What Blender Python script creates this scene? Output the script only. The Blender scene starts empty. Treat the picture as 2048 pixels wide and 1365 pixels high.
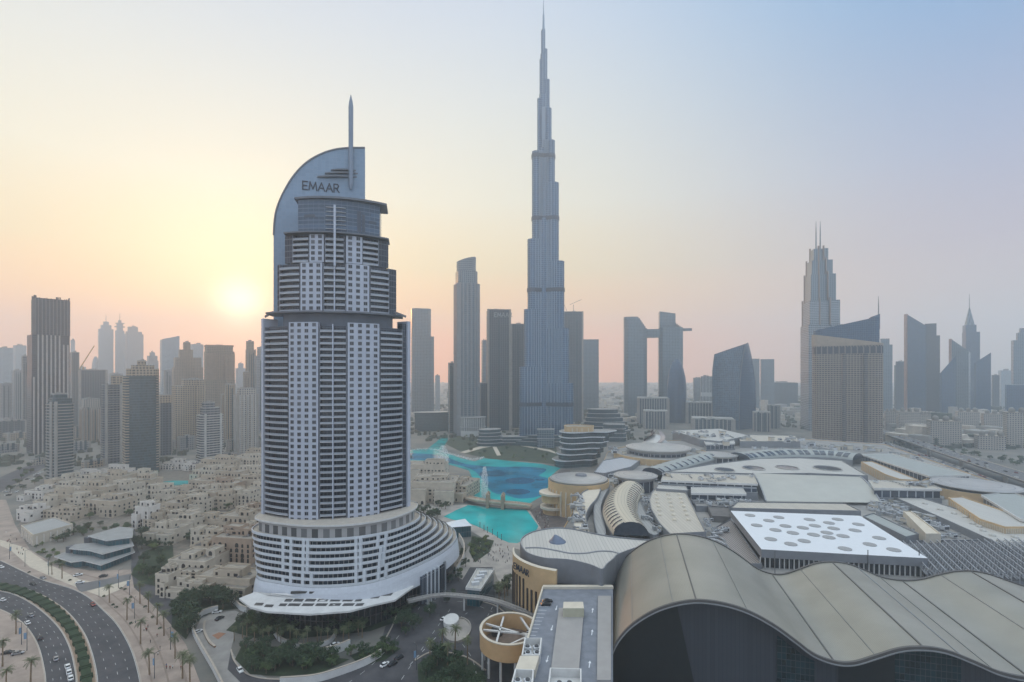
import bpy, bmesh, math, random
from mathutils import Vector, Matrix
random.seed(7)
sc = bpy.context.scene
COL = sc.collection
H, F, CX, HZ = 132.0, 1000.0, 1024.0, 745.0     # eye height, focal length in photo pixels, principal column, horizon row

# ---------------------------------------------------------------- camera, sky, sun, exposure
cam = bpy.data.cameras.new("camera"); camo = bpy.data.objects.new("camera", cam); COL.objects.link(camo)
cam.sensor_width = 36.0; cam.lens = 36.0*F/2048.0; cam.shift_y = 62.5/2048.0
cam.clip_start = 1.0; cam.clip_end = 40000.0
camo.location = (0, 0, H); camo.rotation_euler = (math.radians(90), 0, 0)
sc.camera = camo
SUN_AZ, SUN_EL = math.atan2(-0.544, 1.0), math.radians(6.8)       # azimuth measured from +Y
SD = Vector((math.sin(SUN_AZ)*math.cos(SUN_EL), math.cos(SUN_AZ)*math.cos(SUN_EL), math.sin(SUN_EL)))

def lin(c):
    r = []
    for x in c[:3]:
        x = x/255.0 if max(c) > 1.0 else x
        r.append(x/12.92 if x <= 0.04045 else ((x+0.055)/1.055)**2.4)
    return (r[0], r[1], r[2], 1.0)

def build_world():
    w = bpy.data.worlds.new("World"); sc.world = w; w.use_nodes = True
    nt = w.node_tree; N = nt.nodes; L = nt.links; N.clear()
    def nd(t, **k):
        n = N.new(t)
        for a, b in k.items(): setattr(n, a, b)
        return n
    def math_(op, a, b=None, c=None, clamp=False):
        n = nd('ShaderNodeMath', operation=op); n.use_clamp = clamp
        for i, x in enumerate((a, b, c)):
            if x is None: continue
            if isinstance(x, (int, float)): n.inputs[i].default_value = x
            else: L.new(x, n.inputs[i])
        return n.outputs[0]
    tc = nd('ShaderNodeTexCoord'); sep = nd('ShaderNodeSeparateXYZ'); L.new(tc.outputs['Generated'], sep.inputs[0])
    z = sep.outputs['Z']
    def hdr(st): return tuple(x*(st[2] if len(st) > 2 else 1)/4 for x in lin(st[1])[:3])+(1,)
    def ramp(stops):
        r = nd('ShaderNodeValToRGB'); cr = r.color_ramp
        while len(cr.elements) > 1: cr.elements.remove(cr.elements[-1])
        cr.elements[0].position = stops[0][0]/0.7; cr.elements[0].color = hdr(stops[0])
        for p, c, *g in stops[1:]:
            e = cr.elements.new(p/0.7); e.color = hdr((p, c, ) + tuple(g))
        L.new(math_('DIVIDE', z, 0.7, clamp=True), r.inputs[0])
        return r.outputs[0]
    k = 1/0.7
    away = ramp(AWAY); near = ramp(NEAR)
    # closeness in azimuth to the sun
    hx = math_('MULTIPLY', sep.outputs['X'], math.sin(SUN_AZ)); hy = math_('MULTIPLY', sep.outputs['Y'], math.cos(SUN_AZ))
    hh = math_('SQRT', math_('ADD', math_('MULTIPLY', sep.outputs['X'], sep.outputs['X']), math_('MULTIPLY', sep.outputs['Y'], sep.outputs['Y'])))
    ca = math_('DIVIDE', math_('ADD', hx, hy), math_('MAXIMUM', hh, 1e-4))
    mr = nd('ShaderNodeMapRange', interpolation_type='SMOOTHSTEP'); L.new(ca, mr.inputs[0])
    mr.inputs[1].default_value = 0.25; mr.inputs[2].default_value = 1.0
    mx = nd('ShaderNodeMix', data_type='RGBA'); L.new(mr.outputs[0], mx.inputs[0]); L.new(away, mx.inputs[6]); L.new(near, mx.inputs[7])
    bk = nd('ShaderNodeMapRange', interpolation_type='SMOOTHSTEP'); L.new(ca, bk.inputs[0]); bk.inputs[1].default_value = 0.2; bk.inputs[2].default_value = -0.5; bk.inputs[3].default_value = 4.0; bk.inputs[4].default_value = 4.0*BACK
    sc3 = nd('ShaderNodeVectorMath', operation='SCALE'); L.new(mx.outputs[2], sc3.inputs[0]); L.new(bk.outputs[0], sc3.inputs['Scale'])
    bt = nd('ShaderNodeMapRange', interpolation_type='SMOOTHSTEP'); L.new(ca, bt.inputs[0]); bt.inputs[1].default_value = 0.2; bt.inputs[2].default_value = -0.5
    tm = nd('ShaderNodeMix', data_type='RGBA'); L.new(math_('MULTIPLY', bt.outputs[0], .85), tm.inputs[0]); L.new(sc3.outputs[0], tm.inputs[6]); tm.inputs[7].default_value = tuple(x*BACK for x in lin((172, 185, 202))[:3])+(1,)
    sc4 = nd('ShaderNodeVectorMath', operation='SCALE'); L.new(tm.outputs[2], sc4.inputs[0]); sc4.inputs['Scale'].default_value = 1.0
    dot = nd('ShaderNodeVectorMath', operation='DOT_PRODUCT'); L.new(tc.outputs['Generated'], dot.inputs[0]); dot.inputs[1].default_value = SD
    dd = math_('MAXIMUM', dot.outputs['Value'], 0.0)
    def glow(prev, power, col, amt):
        g = math_('MULTIPLY', math_('POWER', dd, power), amt)
        s = nd('ShaderNodeVectorMath', operation='SCALE'); s.inputs[0].default_value = lin(col)[:3]; L.new(g, s.inputs['Scale'])
        a = nd('ShaderNodeVectorMath', operation='ADD'); L.new(prev, a.inputs[0]); L.new(s.outputs[0], a.inputs[1]); return a.outputs[0]
    c = glow(sc4.outputs[0], 1600, (255, 244, 210), GLOW[0]); c = glow(c, 90, (255, 238, 196), GLOW[1]); c = glow(c, 14, (255, 222, 165), GLOW[2])
    sky = nd('ShaderNodeTexSky', sky_type='NISHITA'); sky.sun_disc = False
    sky.sun_elevation = SUN_EL; sky.sun_rotation = SUN_AZ; sky.dust_density = 3.0
    bg1 = nd('ShaderNodeBackground'); L.new(sky.outputs[0], bg1.inputs[0]); bg1.inputs[1].default_value = 0.01
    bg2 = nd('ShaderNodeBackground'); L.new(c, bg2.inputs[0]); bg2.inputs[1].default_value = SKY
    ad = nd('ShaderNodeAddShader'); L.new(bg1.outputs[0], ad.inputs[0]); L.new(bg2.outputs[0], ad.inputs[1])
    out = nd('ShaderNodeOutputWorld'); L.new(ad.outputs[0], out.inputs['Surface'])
    w.cycles.sampling_method = 'MANUAL'; w.cycles.sample_map_resolution = 1024
AWAY = [(0, (250, 226, 196), 1.0), (0.06, (240, 212, 186), 1.0), (0.12, (220, 192, 178), 1.0), (0.2, (193, 176, 186), 1.0), (0.32, (163, 171, 200), 1.0), (0.45, (127, 161, 204), 1.0), (0.6, (66, 152, 213), 1.0), (.72, (190, 199, 205), 2.75)]  # topmost stop here and in NEAR: out-of-frame zenith brightened as added fill
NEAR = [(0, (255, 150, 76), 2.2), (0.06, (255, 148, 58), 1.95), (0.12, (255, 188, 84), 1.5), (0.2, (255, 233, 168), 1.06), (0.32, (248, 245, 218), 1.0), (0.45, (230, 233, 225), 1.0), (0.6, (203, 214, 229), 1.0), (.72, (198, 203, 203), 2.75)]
GLOW = (2.6, .5, 0.0); SKY = 1.0; BACK = 1.85  # BACK brightens the unseen sky behind the camera to fill the facades
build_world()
sun = bpy.data.lights.new("sun", 'SUN'); suno = bpy.data.objects.new("sun", sun); COL.objects.link(suno)
sun.energy = 1.3; sun.angle = math.radians(2.0); sun.color = (1.0, 0.38, 0.10)
suno.rotation_euler = SD.to_track_quat('Z', 'Y').to_euler(); suno.location = (-300, 500, 900)
sc.view_settings.view_transform = 'Standard'; sc.view_settings.look = 'None'
sc.view_settings.exposure = 0.0; sc.view_settings.gamma = 1.0
cy = sc.cycles
cy.use_denoising = True; cy.max_bounces = 10; cy.diffuse_bounces = 2; cy.glossy_bounces = 2; cy.transmission_bounces = 2
cy.volume_bounces = 8; cy.transparent_max_bounces = 6; cy.caustics_reflective = False; cy.caustics_refractive = False
cy.sample_clamp_indirect = 4.0

# ---------------------------------------------------------------- helpers
def X(u, Y): return (u-CX)/F*Y
def Z(v, Y): return H-(v-HZ)/F*Y
def G(u, v, z=0.0):
    Y = (H-z)*F/(v-HZ); return ((u-CX)/F*Y, Y)
def G3(u, v, z=0.0):
    x, y = G(u, v, z); return (x, y, z)

MATS = {}
def mat(name, col, rough=0.7, metal=0.0, noise=0.12, scale=0.15, col2=None, emit=None, spec=0.5, bump=0.0):
    if name in MATS: return MATS[name]
    m = bpy.data.materials.new(name); m.use_nodes = True; nt = m.node_tree; N = nt.nodes; L = nt.links
    b = N['Principled BSDF']; b.inputs['Roughness'].default_value = rough; b.inputs['Metallic'].default_value = metal
    b.inputs['Specular IOR Level'].default_value = spec
    c = lin(col)
    if noise > 0 or col2 is not None:
        g = N.new('ShaderNodeNewGeometry'); t = N.new('ShaderNodeTexNoise'); t.inputs['Scale'].default_value = scale; t.inputs['Detail'].default_value = 6.0
        t.inputs['Roughness'].default_value = 0.62
        L.new(g.outputs['Position'], t.inputs['Vector'])
        r = N.new('ShaderNodeValToRGB'); L.new(t.outputs[0], r.inputs[0])
        c2 = lin(col2) if col2 is not None else tuple(x*(1-noise) for x in c[:3])+(1,)
        c1 = c if col2 is not None else tuple(min(1, x*(1+noise)) for x in c[:3])+(1,)
        r.color_ramp.elements[0].position = 0.35; r.color_ramp.elements[0].color = c2
        r.color_ramp.elements[1].position = 0.65; r.color_ramp.elements[1].color = c1
        L.new(r.outputs[0], b.inputs['Base Color'])
        if bump > 0:
            bp = N.new('ShaderNodeBump'); bp.inputs['Strength'].default_value = bump; bp.inputs['Distance'].default_value = 0.2
            L.new(t.outputs[0], bp.inputs['Height']); L.new(bp.outputs[0], b.inputs['Normal'])
    else: b.inputs['Base Color'].default_value = c
    if emit is not None:
        b.inputs['Emission Color'].default_value = lin(emit[0]); b.inputs['Emission Strength'].default_value = emit[1]
    MATS[name] = m; return m

def facade(name, wall, glass, pitch=3.0, ww=0.6, fh=3.5, wh=0.6, rough_g=0.18, rough_w=0.7, vary=0.35, off=0.2, metal_w=0.0, lines=None, tint=None, big=None):
    """window grid from UVs in metres; lines = (pitch, width, colour) adds thin vertical mullions; big = (floors, colour) darker mechanical bands"""
    if name in MATS: return MATS[name]
    m = bpy.data.materials.new(name); m.use_nodes = True; nt = m.node_tree; N = nt.nodes; L = nt.links
    b = N['Principled BSDF']
    def M(op, a, c=None):
        n = N.new('ShaderNodeMath'); n.operation = op
        for i, x in enumerate((a, c)):
            if x is None: continue
            if isinstance(x, (int, float)): n.inputs[i].default_value = x
            else: L.new(x, n.inputs[i])
        return n.outputs[0]
    uv = N.new('ShaderNodeUVMap'); s = N.new('ShaderNodeSeparateXYZ'); L.new(uv.outputs[0], s.inputs[0])
    a = M('DIVIDE', s.outputs[0], pitch); c = M('DIVIDE', s.outputs[1], fh)
    fa, fc = M('FRACT', a), M('FRACT', c)
    win = M('MULTIPLY', M('LESS_THAN', fa, ww), M('MULTIPLY', M('GREATER_THAN', fc, off), M('LESS_THAN', fc, off+wh)))
    cb = N.new('ShaderNodeCombineXYZ'); L.new(M('FLOOR', a), cb.inputs[0]); L.new(M('FLOOR', c), cb.inputs[1])
    wn = N.new('ShaderNodeTexWhiteNoise'); wn.noise_dimensions = '2D'; L.new(cb.outputs[0], wn.inputs['Vector'])
    gm = N.new('ShaderNodeMix'); gm.data_type = 'RGBA'; L.new(wn.outputs['Value'], gm.inputs[0])
    g = lin(glass); gm.inputs[6].default_value = tuple(x*(1-vary) for x in g[:3])+(1,)
    gm.inputs[7].default_value = tuple(min(1, x*(1+vary)) for x in g[:3])+(1,)
    geo = N.new('ShaderNodeNewGeometry'); t = N.new('ShaderNodeTexNoise'); t.inputs['Scale'].default_value = 0.06; t.inputs['Detail'].default_value = 5
    L.new(geo.outputs['Position'], t.inputs['Vector'])
    w = lin(wall); wm = N.new('ShaderNodeMix'); wm.data_type = 'RGBA'; L.new(t.outputs[0], wm.inputs[0])
    wm.inputs[6].default_value = tuple(x*0.82 for x in w[:3])+(1,); wm.inputs[7].default_value = tuple(min(1, x*1.15) for x in w[:3])+(1,)
    wall_out = wm.outputs[2]
    if big:
        bb = M('LESS_THAN', M('FRACT', M('DIVIDE', s.outputs[1], fh*big[0])), 2.0/big[0])
        bm_ = N.new('ShaderNodeMix'); bm_.data_type = 'RGBA'; L.new(bb, bm_.inputs[0]); L.new(wall_out, bm_.inputs[6]); bm_.inputs[7].default_value = lin(big[1])
        wall_out = bm_.outputs[2]; win = M('MULTIPLY', win, M('SUBTRACT', 1.0, bb))
    mx = N.new('ShaderNodeMix'); mx.data_type = 'RGBA'; L.new(win, mx.inputs[0]); L.new(wall_out, mx.inputs[6]); L.new(gm.outputs[2], mx.inputs[7])
    colo = mx.outputs[2]
    if lines:
        ln = M('LESS_THAN', M('FRACT', M('DIVIDE', s.outputs[0], lines[0])), lines[1]/lines[0])
        l2 = N.new('ShaderNodeMix'); l2.data_type = 'RGBA'; L.new(ln, l2.inputs[0]); L.new(colo, l2.inputs[6]); l2.inputs[7].default_value = lin(lines[2])
        colo = l2.outputs[2]; win = M('MULTIPLY', win, M('SUBTRACT', 1.0, ln))
    L.new(colo, b.inputs['Base Color'])
    rr = N.new('ShaderNodeMix'); rr.data_type = 'FLOAT'; L.new(win, rr.inputs[0]); rr.inputs[2].default_value = rough_w; rr.inputs[3].default_value = rough_g
    L.new(rr.outputs[0], b.inputs['Roughness']); b.inputs['Metallic'].default_value = metal_w
    MATS[name] = m; return m

class MB:
    """collects polygons (with a material slot and UVs in metres) and links them as ONE mesh object"""
    def __init__(s): s.v = []; s.f = []; s.m = []; s.uv = []
    def face(s, pts, m=0, uv=None):
        n = len(s.v); s.v += [tuple(p) for p in pts]; s.f.append(tuple(range(n, n+len(pts)))); s.m.append(m)
        s.uv += uv if uv else [(p[0], p[1]) for p in pts]
    def prism(s, poly, z0, z1, m=0, mt=None, bot=False, top=True, ztop=None, v0=0.0):
        """vertical prism; z1 number, or ztop(x,y) for a sloped top"""
        n = len(poly); a = sum(poly[i][0]*poly[(i+1) % n][1]-poly[(i+1) % n][0]*poly[i][1] for i in range(n))
        if a < 0: poly = poly[::-1]
        zt = [ztop(p[0], p[1]) if ztop else z1 for p in poly]
        u = 0.0
        for i in range(n):
            p, q = poly[i], poly[(i+1) % n]; d = math.hypot(q[0]-p[0], q[1]-p[1]); j = (i+1) % n
            s.face([(p[0], p[1], z0), (q[0], q[1], z0), (q[0], q[1], zt[j]), (p[0], p[1], zt[i])], m,
                   [(u, z0-v0), (u+d, z0-v0), (u+d, zt[j]-v0), (u, zt[i]-v0)])
            u += d
        if top: s.face([(p[0], p[1], z) for p, z in zip(poly, zt)], m if mt is None else mt)
        if bot: s.face([(p[0], p[1], z0) for p in poly][::-1], m)
        return s
    def box(s, c, d, rz=0.0, m=0, mt=None, bot=True):
        """c = centre of the base, d = sizes"""
        ca, sa = math.cos(rz), math.sin(rz); hx, hy = d[0]/2, d[1]/2
        poly = [(c[0]+x*ca-y*sa, c[1]+x*sa+y*ca) for x, y in ((-hx, -hy), (hx, -hy), (hx, hy), (-hx, hy))]
        return s.prism(poly, c[2], c[2]+d[2], m, mt, bot=bot)
    def beam(s, p, q, w, h=None, m=0):
        """rectangular bar from p to q"""
        p, q = Vector(p), Vector(q); d = q-p
        if d.length < 1e-6: return s
        h = h or w; d.normalize(); up = Vector((0, 0, 1)) if abs(d.z) < 0.95 else Vector((1, 0, 0))
        r = d.cross(up).normalized()*(w/2); t = r.cross(d).normalized()*(h/2)
        c = [(-1, -1), (1, -1), (1, 1), (-1, 1)]
        A = [p+r*a+t*b for a, b in c]; B = [q+r*a+t*b for a, b in c]
        for i in range(4):
            j = (i+1) % 4; s.face([A[j], A[i], B[i], B[j]][::-1], m)
        s.face(A, m); s.face(B[::-1], m); return s
    def tube(s, pts, r, n=8, m=0, cap=True):
        pts = [Vector(p) for p in pts]; rs = r if isinstance(r, (list, tuple)) else [r]*len(pts); R = []
        for i, p in enumerate(pts):
            d = (pts[min(i+1, len(pts)-1)]-pts[max(i-1, 0)]).normalized()
            up = Vector((0, 0, 1)) if abs(d.z) < 0.9 else Vector((1, 0, 0))
            a = d.cross(up).normalized(); b = a.cross(d)
            R.append([p+a*(rs[i]*math.cos(2*math.pi*k/n))+b*(rs[i]*math.sin(2*math.pi*k/n)) for k in range(n)])
        for i in range(len(R)-1):
            for k in range(n):
                j = (k+1) % n; s.face([R[i][j], R[i][k], R[i+1][k], R[i+1][j]][::-1], m)
        if cap: s.face(R[0], m); s.face(R[-1][::-1], m)
        return s
    def strip(s, a, b, m=0):
        """quads between two polylines of equal length"""
        u = 0.0
        for i in range(len(a)-1):
            p, q = Vector(a[i]), Vector(a[i+1]); d = (q-p).length; w = (Vector(b[i])-p).length
            s.face([a[i], a[i+1], b[i+1], b[i]], m, [(u, 0), (u+d, 0), (u+d, w), (u, w)]); u += d
        return s
    def loft(s, rings, m=0, close=True, cap=True, mt=None):
        n = len(rings[0])
        for i in range(len(rings)-1):
            u = 0.0
            for k in range(n if close else n-1):
                j = (k+1) % n; a, b = rings[i][k], rings[i][j]; d = (Vector(b)-Vector(a)).length
                s.face([a, b, rings[i+1][j], rings[i+1][k]], m, [(u, a[2]), (u+d, b[2]), (u+d, rings[i+1][j][2]), (u, rings[i+1][k][2])]); u += d
        if cap: s.face(rings[-1], m if mt is None else mt)
        return s
    def mesh(s, name, mats, off=(0, 0, 0), smooth=False, weld=False):
        me = bpy.data.meshes.new(name)
        o = Vector(off); me.from_pydata([tuple(Vector(p)-o) for p in s.v], [], s.f)
        for x in (mats if isinstance(mats, (list, tuple)) else [mats]): me.materials.append(x)
        me.polygons.foreach_set('material_index', s.m)
        ul = me.uv_layers.new(name='UVMap'); ul.data.foreach_set('uv', [c for t in s.uv for c in t])
        if smooth or weld:
            bm = bmesh.new(); bm.from_mesh(me); bmesh.ops.remove_doubles(bm, verts=bm.verts, dist=1e-4)
            if smooth:
                for f in bm.faces: f.smooth = True
                for e in bm.edges:
                    if len(e.link_faces) == 2 and e.calc_face_angle(0) > 0.7: e.smooth = False
            bm.to_mesh(me); bm.free()
        me.update(); return me
    def build(s, name, mats, parent=None, smooth=False, weld=False, loc=None):
        off = Vector((0, 0, 0)); p = parent
        while p is not None: off += p.location; p = p.parent
        if loc is not None: off += Vector(loc)
        o = bpy.data.objects.new(name, s.mesh(name, mats, off, smooth, weld)); COL.objects.link(o)
        if loc is not None: o.location = loc
        if parent is not None: o.parent = parent
        return o

def thing(name, label, cat, loc=(0, 0, 0), group=None):
    o = bpy.data.objects.new(name, None); COL.objects.link(o); o.location = loc; o.empty_display_size = 1
    o['label'] = label; o['category'] = cat
    if group: o['group'] = group
    return o
def tag(o, label, cat, group=None):
    o['label'] = label; o['category'] = cat
    if group: o['group'] = group
    return o
def struct(o): o['kind'] = 'structure'; return o
def dup(root, loc, rz=0.0, sc_=1.0, label=None, group=None, swap=None):
    """copy of a thing with its parts and sub-parts (mesh data shared); swap = {part name: material}"""
    def cp(o, parent):
        c = o.copy(); COL.objects.link(c)
        if parent is not None: c.parent = parent
        if swap and o.type == 'MESH':
            k = o.name.split('.')[0]
            if k in swap:
                c.material_slots[0].link = 'OBJECT'; c.material_slots[0].material = swap[k]
        for ch in list(o.children): cp(ch, c)
        return c
    r = cp(root, None); r.location = loc; r.rotation_euler = (0, 0, rz); r.scale = (sc_,)*3
    if label: r['label'] = label
    if group: r['group'] = group
    return r

def shape(kind, rot=0.0, asp=1.0, n=24):
    if kind == 'box': p = [(-1, -asp), (1, -asp), (1, asp), (-1, asp)]
    elif kind == 'cham': c = 0.3; p = [(-1+c, -asp), (1-c, -asp), (1, -asp+c), (1, asp-c), (1-c, asp), (-1+c, asp), (-1, asp-c), (-1, -asp+c)]
    elif kind == 'round': p = [(math.cos(2*math.pi*i/n), asp*math.sin(2*math.pi*i/n)) for i in range(n)]
    elif kind == 'lens': p = [(math.cos(t), asp*math.sin(t)*abs(math.sin(t))**0.3) for t in [2*math.pi*i/n for i in range(n)]]
    elif kind == 'bow': # flat back, bowed front
        p = [(1, asp), (-1, asp)]+[(-1+2*i/12, -asp*0.6-asp*0.4*math.sin(math.pi*i/12)) for i in range(13)]
    elif kind == 'bay': # box with a shallow recess between two front bays
        p = [(-1, -asp), (-.35, -asp), (-.35, -asp*.82), (.35, -asp*.82), (.35, -asp), (1, -asp), (1, asp), (-1, asp)]
    else: p = kind
    ca, sa = math.cos(rot), math.sin(rot)
    return [(x*ca-y*sa, x*sa+y*ca) for x, y in p]
def fit(pts, Y, u0, u1, depth=None):
    """scale and place a footprint so that it spans columns u0..u1 at depth Y, facing the viewpoint before its own turn"""
    az = math.atan2(((u0+u1)/2-CX)/F, 1.0); ca, sa = math.cos(-az), math.sin(-az)
    q = [(x*ca-y*sa, x*sa+y*ca) for x, y in pts]
    s = (u1-u0)/F*Y/2; cx = X((u0+u1)/2, Y)
    for _ in range(12):
        us = [CX+F*(cx+s*x)/max(1.0, (Y+s*y)) for x, y in q]
        w = max(us)-min(us); s *= (u1-u0)/w; cx += ((u0+u1)/2-(max(us)+min(us))/2)/F*Y
    return [(cx+s*x, Y+s*y) for x, y in q]
def cen(poly): return (sum(p[0] for p in poly)/len(poly), sum(p[1] for p in poly)/len(poly))
def grow(poly, d):
    c = cen(poly); out = []
    for x, y in poly:
        l = math.hypot(x-c[0], y-c[1]) or 1; out.append((x+(x-c[0])/l*d, y+(y-c[1])/l*d))
    return out
def scl(poly, k, k2=None):
    c = cen(poly); k2 = k if k2 is None else k2
    return [(c[0]+(x-c[0])*k, c[1]+(y-c[1])*k2) for x, y in poly]
def smooth_line(pts, n=8, closed=False):
    """Catmull-Rom through points"""
    P = [Vector(p) for p in pts]; out = []; m = len(P)
    for i in range(m if closed else m-1):
        if closed: a, b, c, d = P[i-1], P[i], P[(i+1) % m], P[(i+2) % m]
        else: a, b, c, d = P[max(i-1, 0)], P[i], P[i+1], P[min(i+2, m-1)]
        for k in range(n):
            t = k/n; out.append(0.5*((2*b)+(c-a)*t+(2*a-5*b+4*c-d)*t*t+(3*b-a-3*c+d)*t**3))
    if not closed: out.append(P[-1])
    return out
# ---------------------------------------------------------------- ground, roads, paving, water
def gp(px, z=0.0): return [G3(u, v, z) for u, v in px]
def resample(pts, n):
    pts = [Vector(p) for p in pts]; d = [0]
    for a, b in zip(pts, pts[1:]): d.append(d[-1]+(b-a).length)
    out = []; j = 0
    for i in range(n):
        t = d[-1]*i/(n-1)
        while j < len(pts)-2 and d[j+1] < t: j += 1
        f = (t-d[j])/max(1e-6, d[j+1]-d[j]); out.append(pts[j].lerp(pts[j+1], min(1, max(0, f))))
    return out
def curve_px(px, z=0.0, n=60): return resample(smooth_line(gp(px, z), 10), n)
def lift(pts, z): return [(p[0], p[1], z) for p in pts]
def sheet(name, px, z, m, smooth=0, closed=True):
    pts = gp(px, 0.0)
    if smooth: pts = smooth_line(pts, smooth, True)
    b = MB(); b.face(lift(pts, z), 0); return struct(b.build(name, m))
ASPH = mat('asphalt', (80, 78, 80), .85, 0, 0, .12, (58, 58, 61))
ASPH2 = mat('asphalt_pale', (112, 110, 108), .85, 0, 0, .05, (92, 92, 94))
PAVE = mat('paving', (166, 149, 136), .85, 0, 0, .12, (138, 124, 113))
PLAZA = mat('plaza_paving', (172, 164, 154), .85, 0, 0, .1, (142, 136, 130))
KERB = mat('kerb_stone', (172, 160, 146), .8, 0, .1, .3)
PAINT = mat('road_paint', (190, 190, 188), .6, 0, .05, 1)
GRASS = mat('grass', (52, 66, 40), .95, 0, 0, .25, (34, 44, 28))
HEDGE = mat('hedge', (44, 66, 36), .95, 0, 0, .8, (26, 42, 22), bump=.6)
g = MB(); g.face([(-6400, -500, 0), (6400, -500, 0), (6400, 6400, 0), (-6400, 6400, 0)])
struct(g.build('ground', mat('city_ground', (130, 122, 112), .95, 0, 0, .02, (94, 96, 92))))

E1 = [(-60, 1100), (0, 1121), (39, 1139.5), (85, 1160), (145, 1178), (181, 1197), (207, 1220), (233, 1246), (254, 1279), (269, 1313), (282, 1365), (290, 1440)]
E2 = [(-60, 1158), (0, 1168), (34, 1174), (78, 1188), (116.5, 1210), (145, 1236), (168, 1269), (180, 1300), (188, 1330), (193, 1365), (196, 1440)]
E3 = [(-60, 1170), (0, 1182), (31, 1190), (65, 1208), (98, 1234), (124, 1263), (142, 1300), (151, 1339), (154, 1365), (156, 1440)]
E4 = [(-60, 1200), (0, 1220), (26, 1233), (47, 1249), (65, 1272), (78, 1300), (87, 1339), (90, 1365), (92, 1440)]
C1, C2, C3, C4 = [curve_px(e, 0, 70) for e in (E1, E2, E3, E4)]
struct(MB().strip(lift(C2, .03), lift(C1, .03)).build('road', ASPH)); struct(MB().strip(lift(C4, .03), lift(C3, .03)).build('road', ASPH))
struct(MB().strip(lift(C3, .12), lift(C2, .12)).build('median_strip', mat('median_soil', (142, 120, 100), .9, 0, .15, .5)))
mk = MB(); kb = MB()
def along(A_, B_, t): return [a.lerp(b, t) for a, b in zip(A_, B_)]
def dashes(line, w, on, off, b, z=.045):
    L_ = resample(line, 400); d = 0; 
    for p, q in zip(L_, L_[1:]):
        s = (q-p).length; ph = d % (on+off); d += s
        if ph < on:
            n = Vector((-(q-p).y, (q-p).x, 0)).normalized()*w/2; b.face(lift([p-n, q-n, q+n, p+n], z))
for t in (.25, .5, .75): dashes(along(C2, C1, t), .16, 2.2, 7, mk); dashes(along(C4, C3, t), .16, 2.2, 7, mk)
for A_, B_, t in ((C2, C1, .03), (C2, C1, .97), (C4, C3, .03), (C4, C3, .97)): dashes(along(A_, B_, t), .2, 50, 0, mk)
struct(mk.build('road_marking', PAINT))
def ribbon(line, w, h, b, z0=0.0):
    for p, q in zip(line, line[1:]):
        n = Vector((-(q-p).y, (q-p).x, 0)).normalized()*w/2
        a = [p-n, q-n, q+n, p+n]; b.face(lift(a, z0+h)); b.face([(*a[0][:2], z0), (*a[1][:2], z0), (*a[1][:2], z0+h), (*a[0][:2], z0+h)]); b.face([(*a[2][:2], z0), (*a[3][:2], z0), (*a[3][:2], z0+h), (*a[2][:2], z0+h)])
for c in (C1, C2, C3, C4): ribbon(c, .5, .2, kb)
struct(kb.build('kerb', KERB))
# clipped hedge down the median, in blocks
hb = along(C3, C2, .5); hs = resample(hb, 260); k = 0
wid = [(a-b).length for a, b in zip(resample(C3, 260), resample(C2, 260))]
while k < 255:
    n_ = 11; seg = hs[k:k+n_]
    if len(seg) < 3: break
    b = MB(); w = wid[k]*.52; rng = random.Random(k)
    for p, q in zip(seg, seg[1:]):
        nn = Vector((-(q-p).y, (q-p).x, 0)).normalized()*w/2; a = [p-nn, q-nn, q+nn, p+nn]
        b.face(lift(a, .95)); b.face([(*a[0][:2], .1), (*a[1][:2], .1), (*a[1][:2], .95), (*a[0][:2], .95)]); b.face([(*a[2][:2], .1), (*a[3][:2], .1), (*a[3][:2], .95), (*a[2][:2], .95)])
    ends = [(seg[0], seg[1]), (seg[-1], seg[-2])]
    for p, q in ends:
        nn = Vector((-(q-p).y, (q-p).x, 0)).normalized()*(w/2+.5); dr = (q-p).normalized()*.9
        for s_ in range(1): b.prism([tuple((p-nn)[:2]), tuple((p+nn)[:2]), tuple((p+nn+dr)[:2]), tuple((p-nn+dr)[:2])], .1, 1.3)
    o = b.build('hedge', HEDGE); u_, v_ = CX+F*seg[5][0]/max(60, seg[5][1]), HZ+F*H/max(60, seg[5][1])
    tag(o, 'clipped dark green hedge block in the median of the curved boulevard', 'hedge', 'median hedge blocks'); k += n_
sheet('old_town_paving', [(300, 1190), (330, 1110), (300, 1075), (150, 1050), (30, 1060), (70, 1000), (130, 965), (330, 945), (530, 920), (540, 1195), (420, 1200)], .05, mat('alley_shade_paving', (128, 118, 106), .9, 0, 0, .2, (96, 90, 82)))  # paving colour darkened to stand in for shade between the houses
# paved boulevard sides
sheet('pavement', [(-60, 1100), (0, 1121), (39, 1139.5), (85, 1160), (145, 1178), (181, 1197), (207, 1220), (233, 1246), (254, 1279), (269, 1313), (282, 1365), (290, 1440), (420, 1440), (400, 1365), (372, 1290), (340, 1245), (300, 1205), (268, 1176), (262, 1140), (180, 1142), (110, 1130), (60, 1100), (30, 1050), (12, 1000), (-60, 1000)], .1, PAVE)
sheet('pavement', [(-60, 1200), (0, 1220), (26, 1233), (47, 1249), (65, 1272), (78, 1300), (87, 1339), (90, 1365), (92, 1440), (-80, 1440), (-100, 1300)], .1, PAVE)
sheet('path', [(0, 1092), (20, 1100), (60, 1135), (110, 1158), (160, 1178), (205, 1195), (240, 1180), (262, 1160), (262, 1148), (205, 1168), (160, 1160), (100, 1130), (50, 1096), (0, 1080)], .14, mat('pale_path', (190, 178, 160), .85, 0, .1, .3))
sheet('side_street', [(262, 1140), (268, 1176), (300, 1205), (330, 1236), (352, 1262), (372, 1240), (345, 1205), (318, 1170), (296, 1140), (276, 1100), (270, 1060), (262, 1060), (264, 1100)], .12, ASPH)
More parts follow.
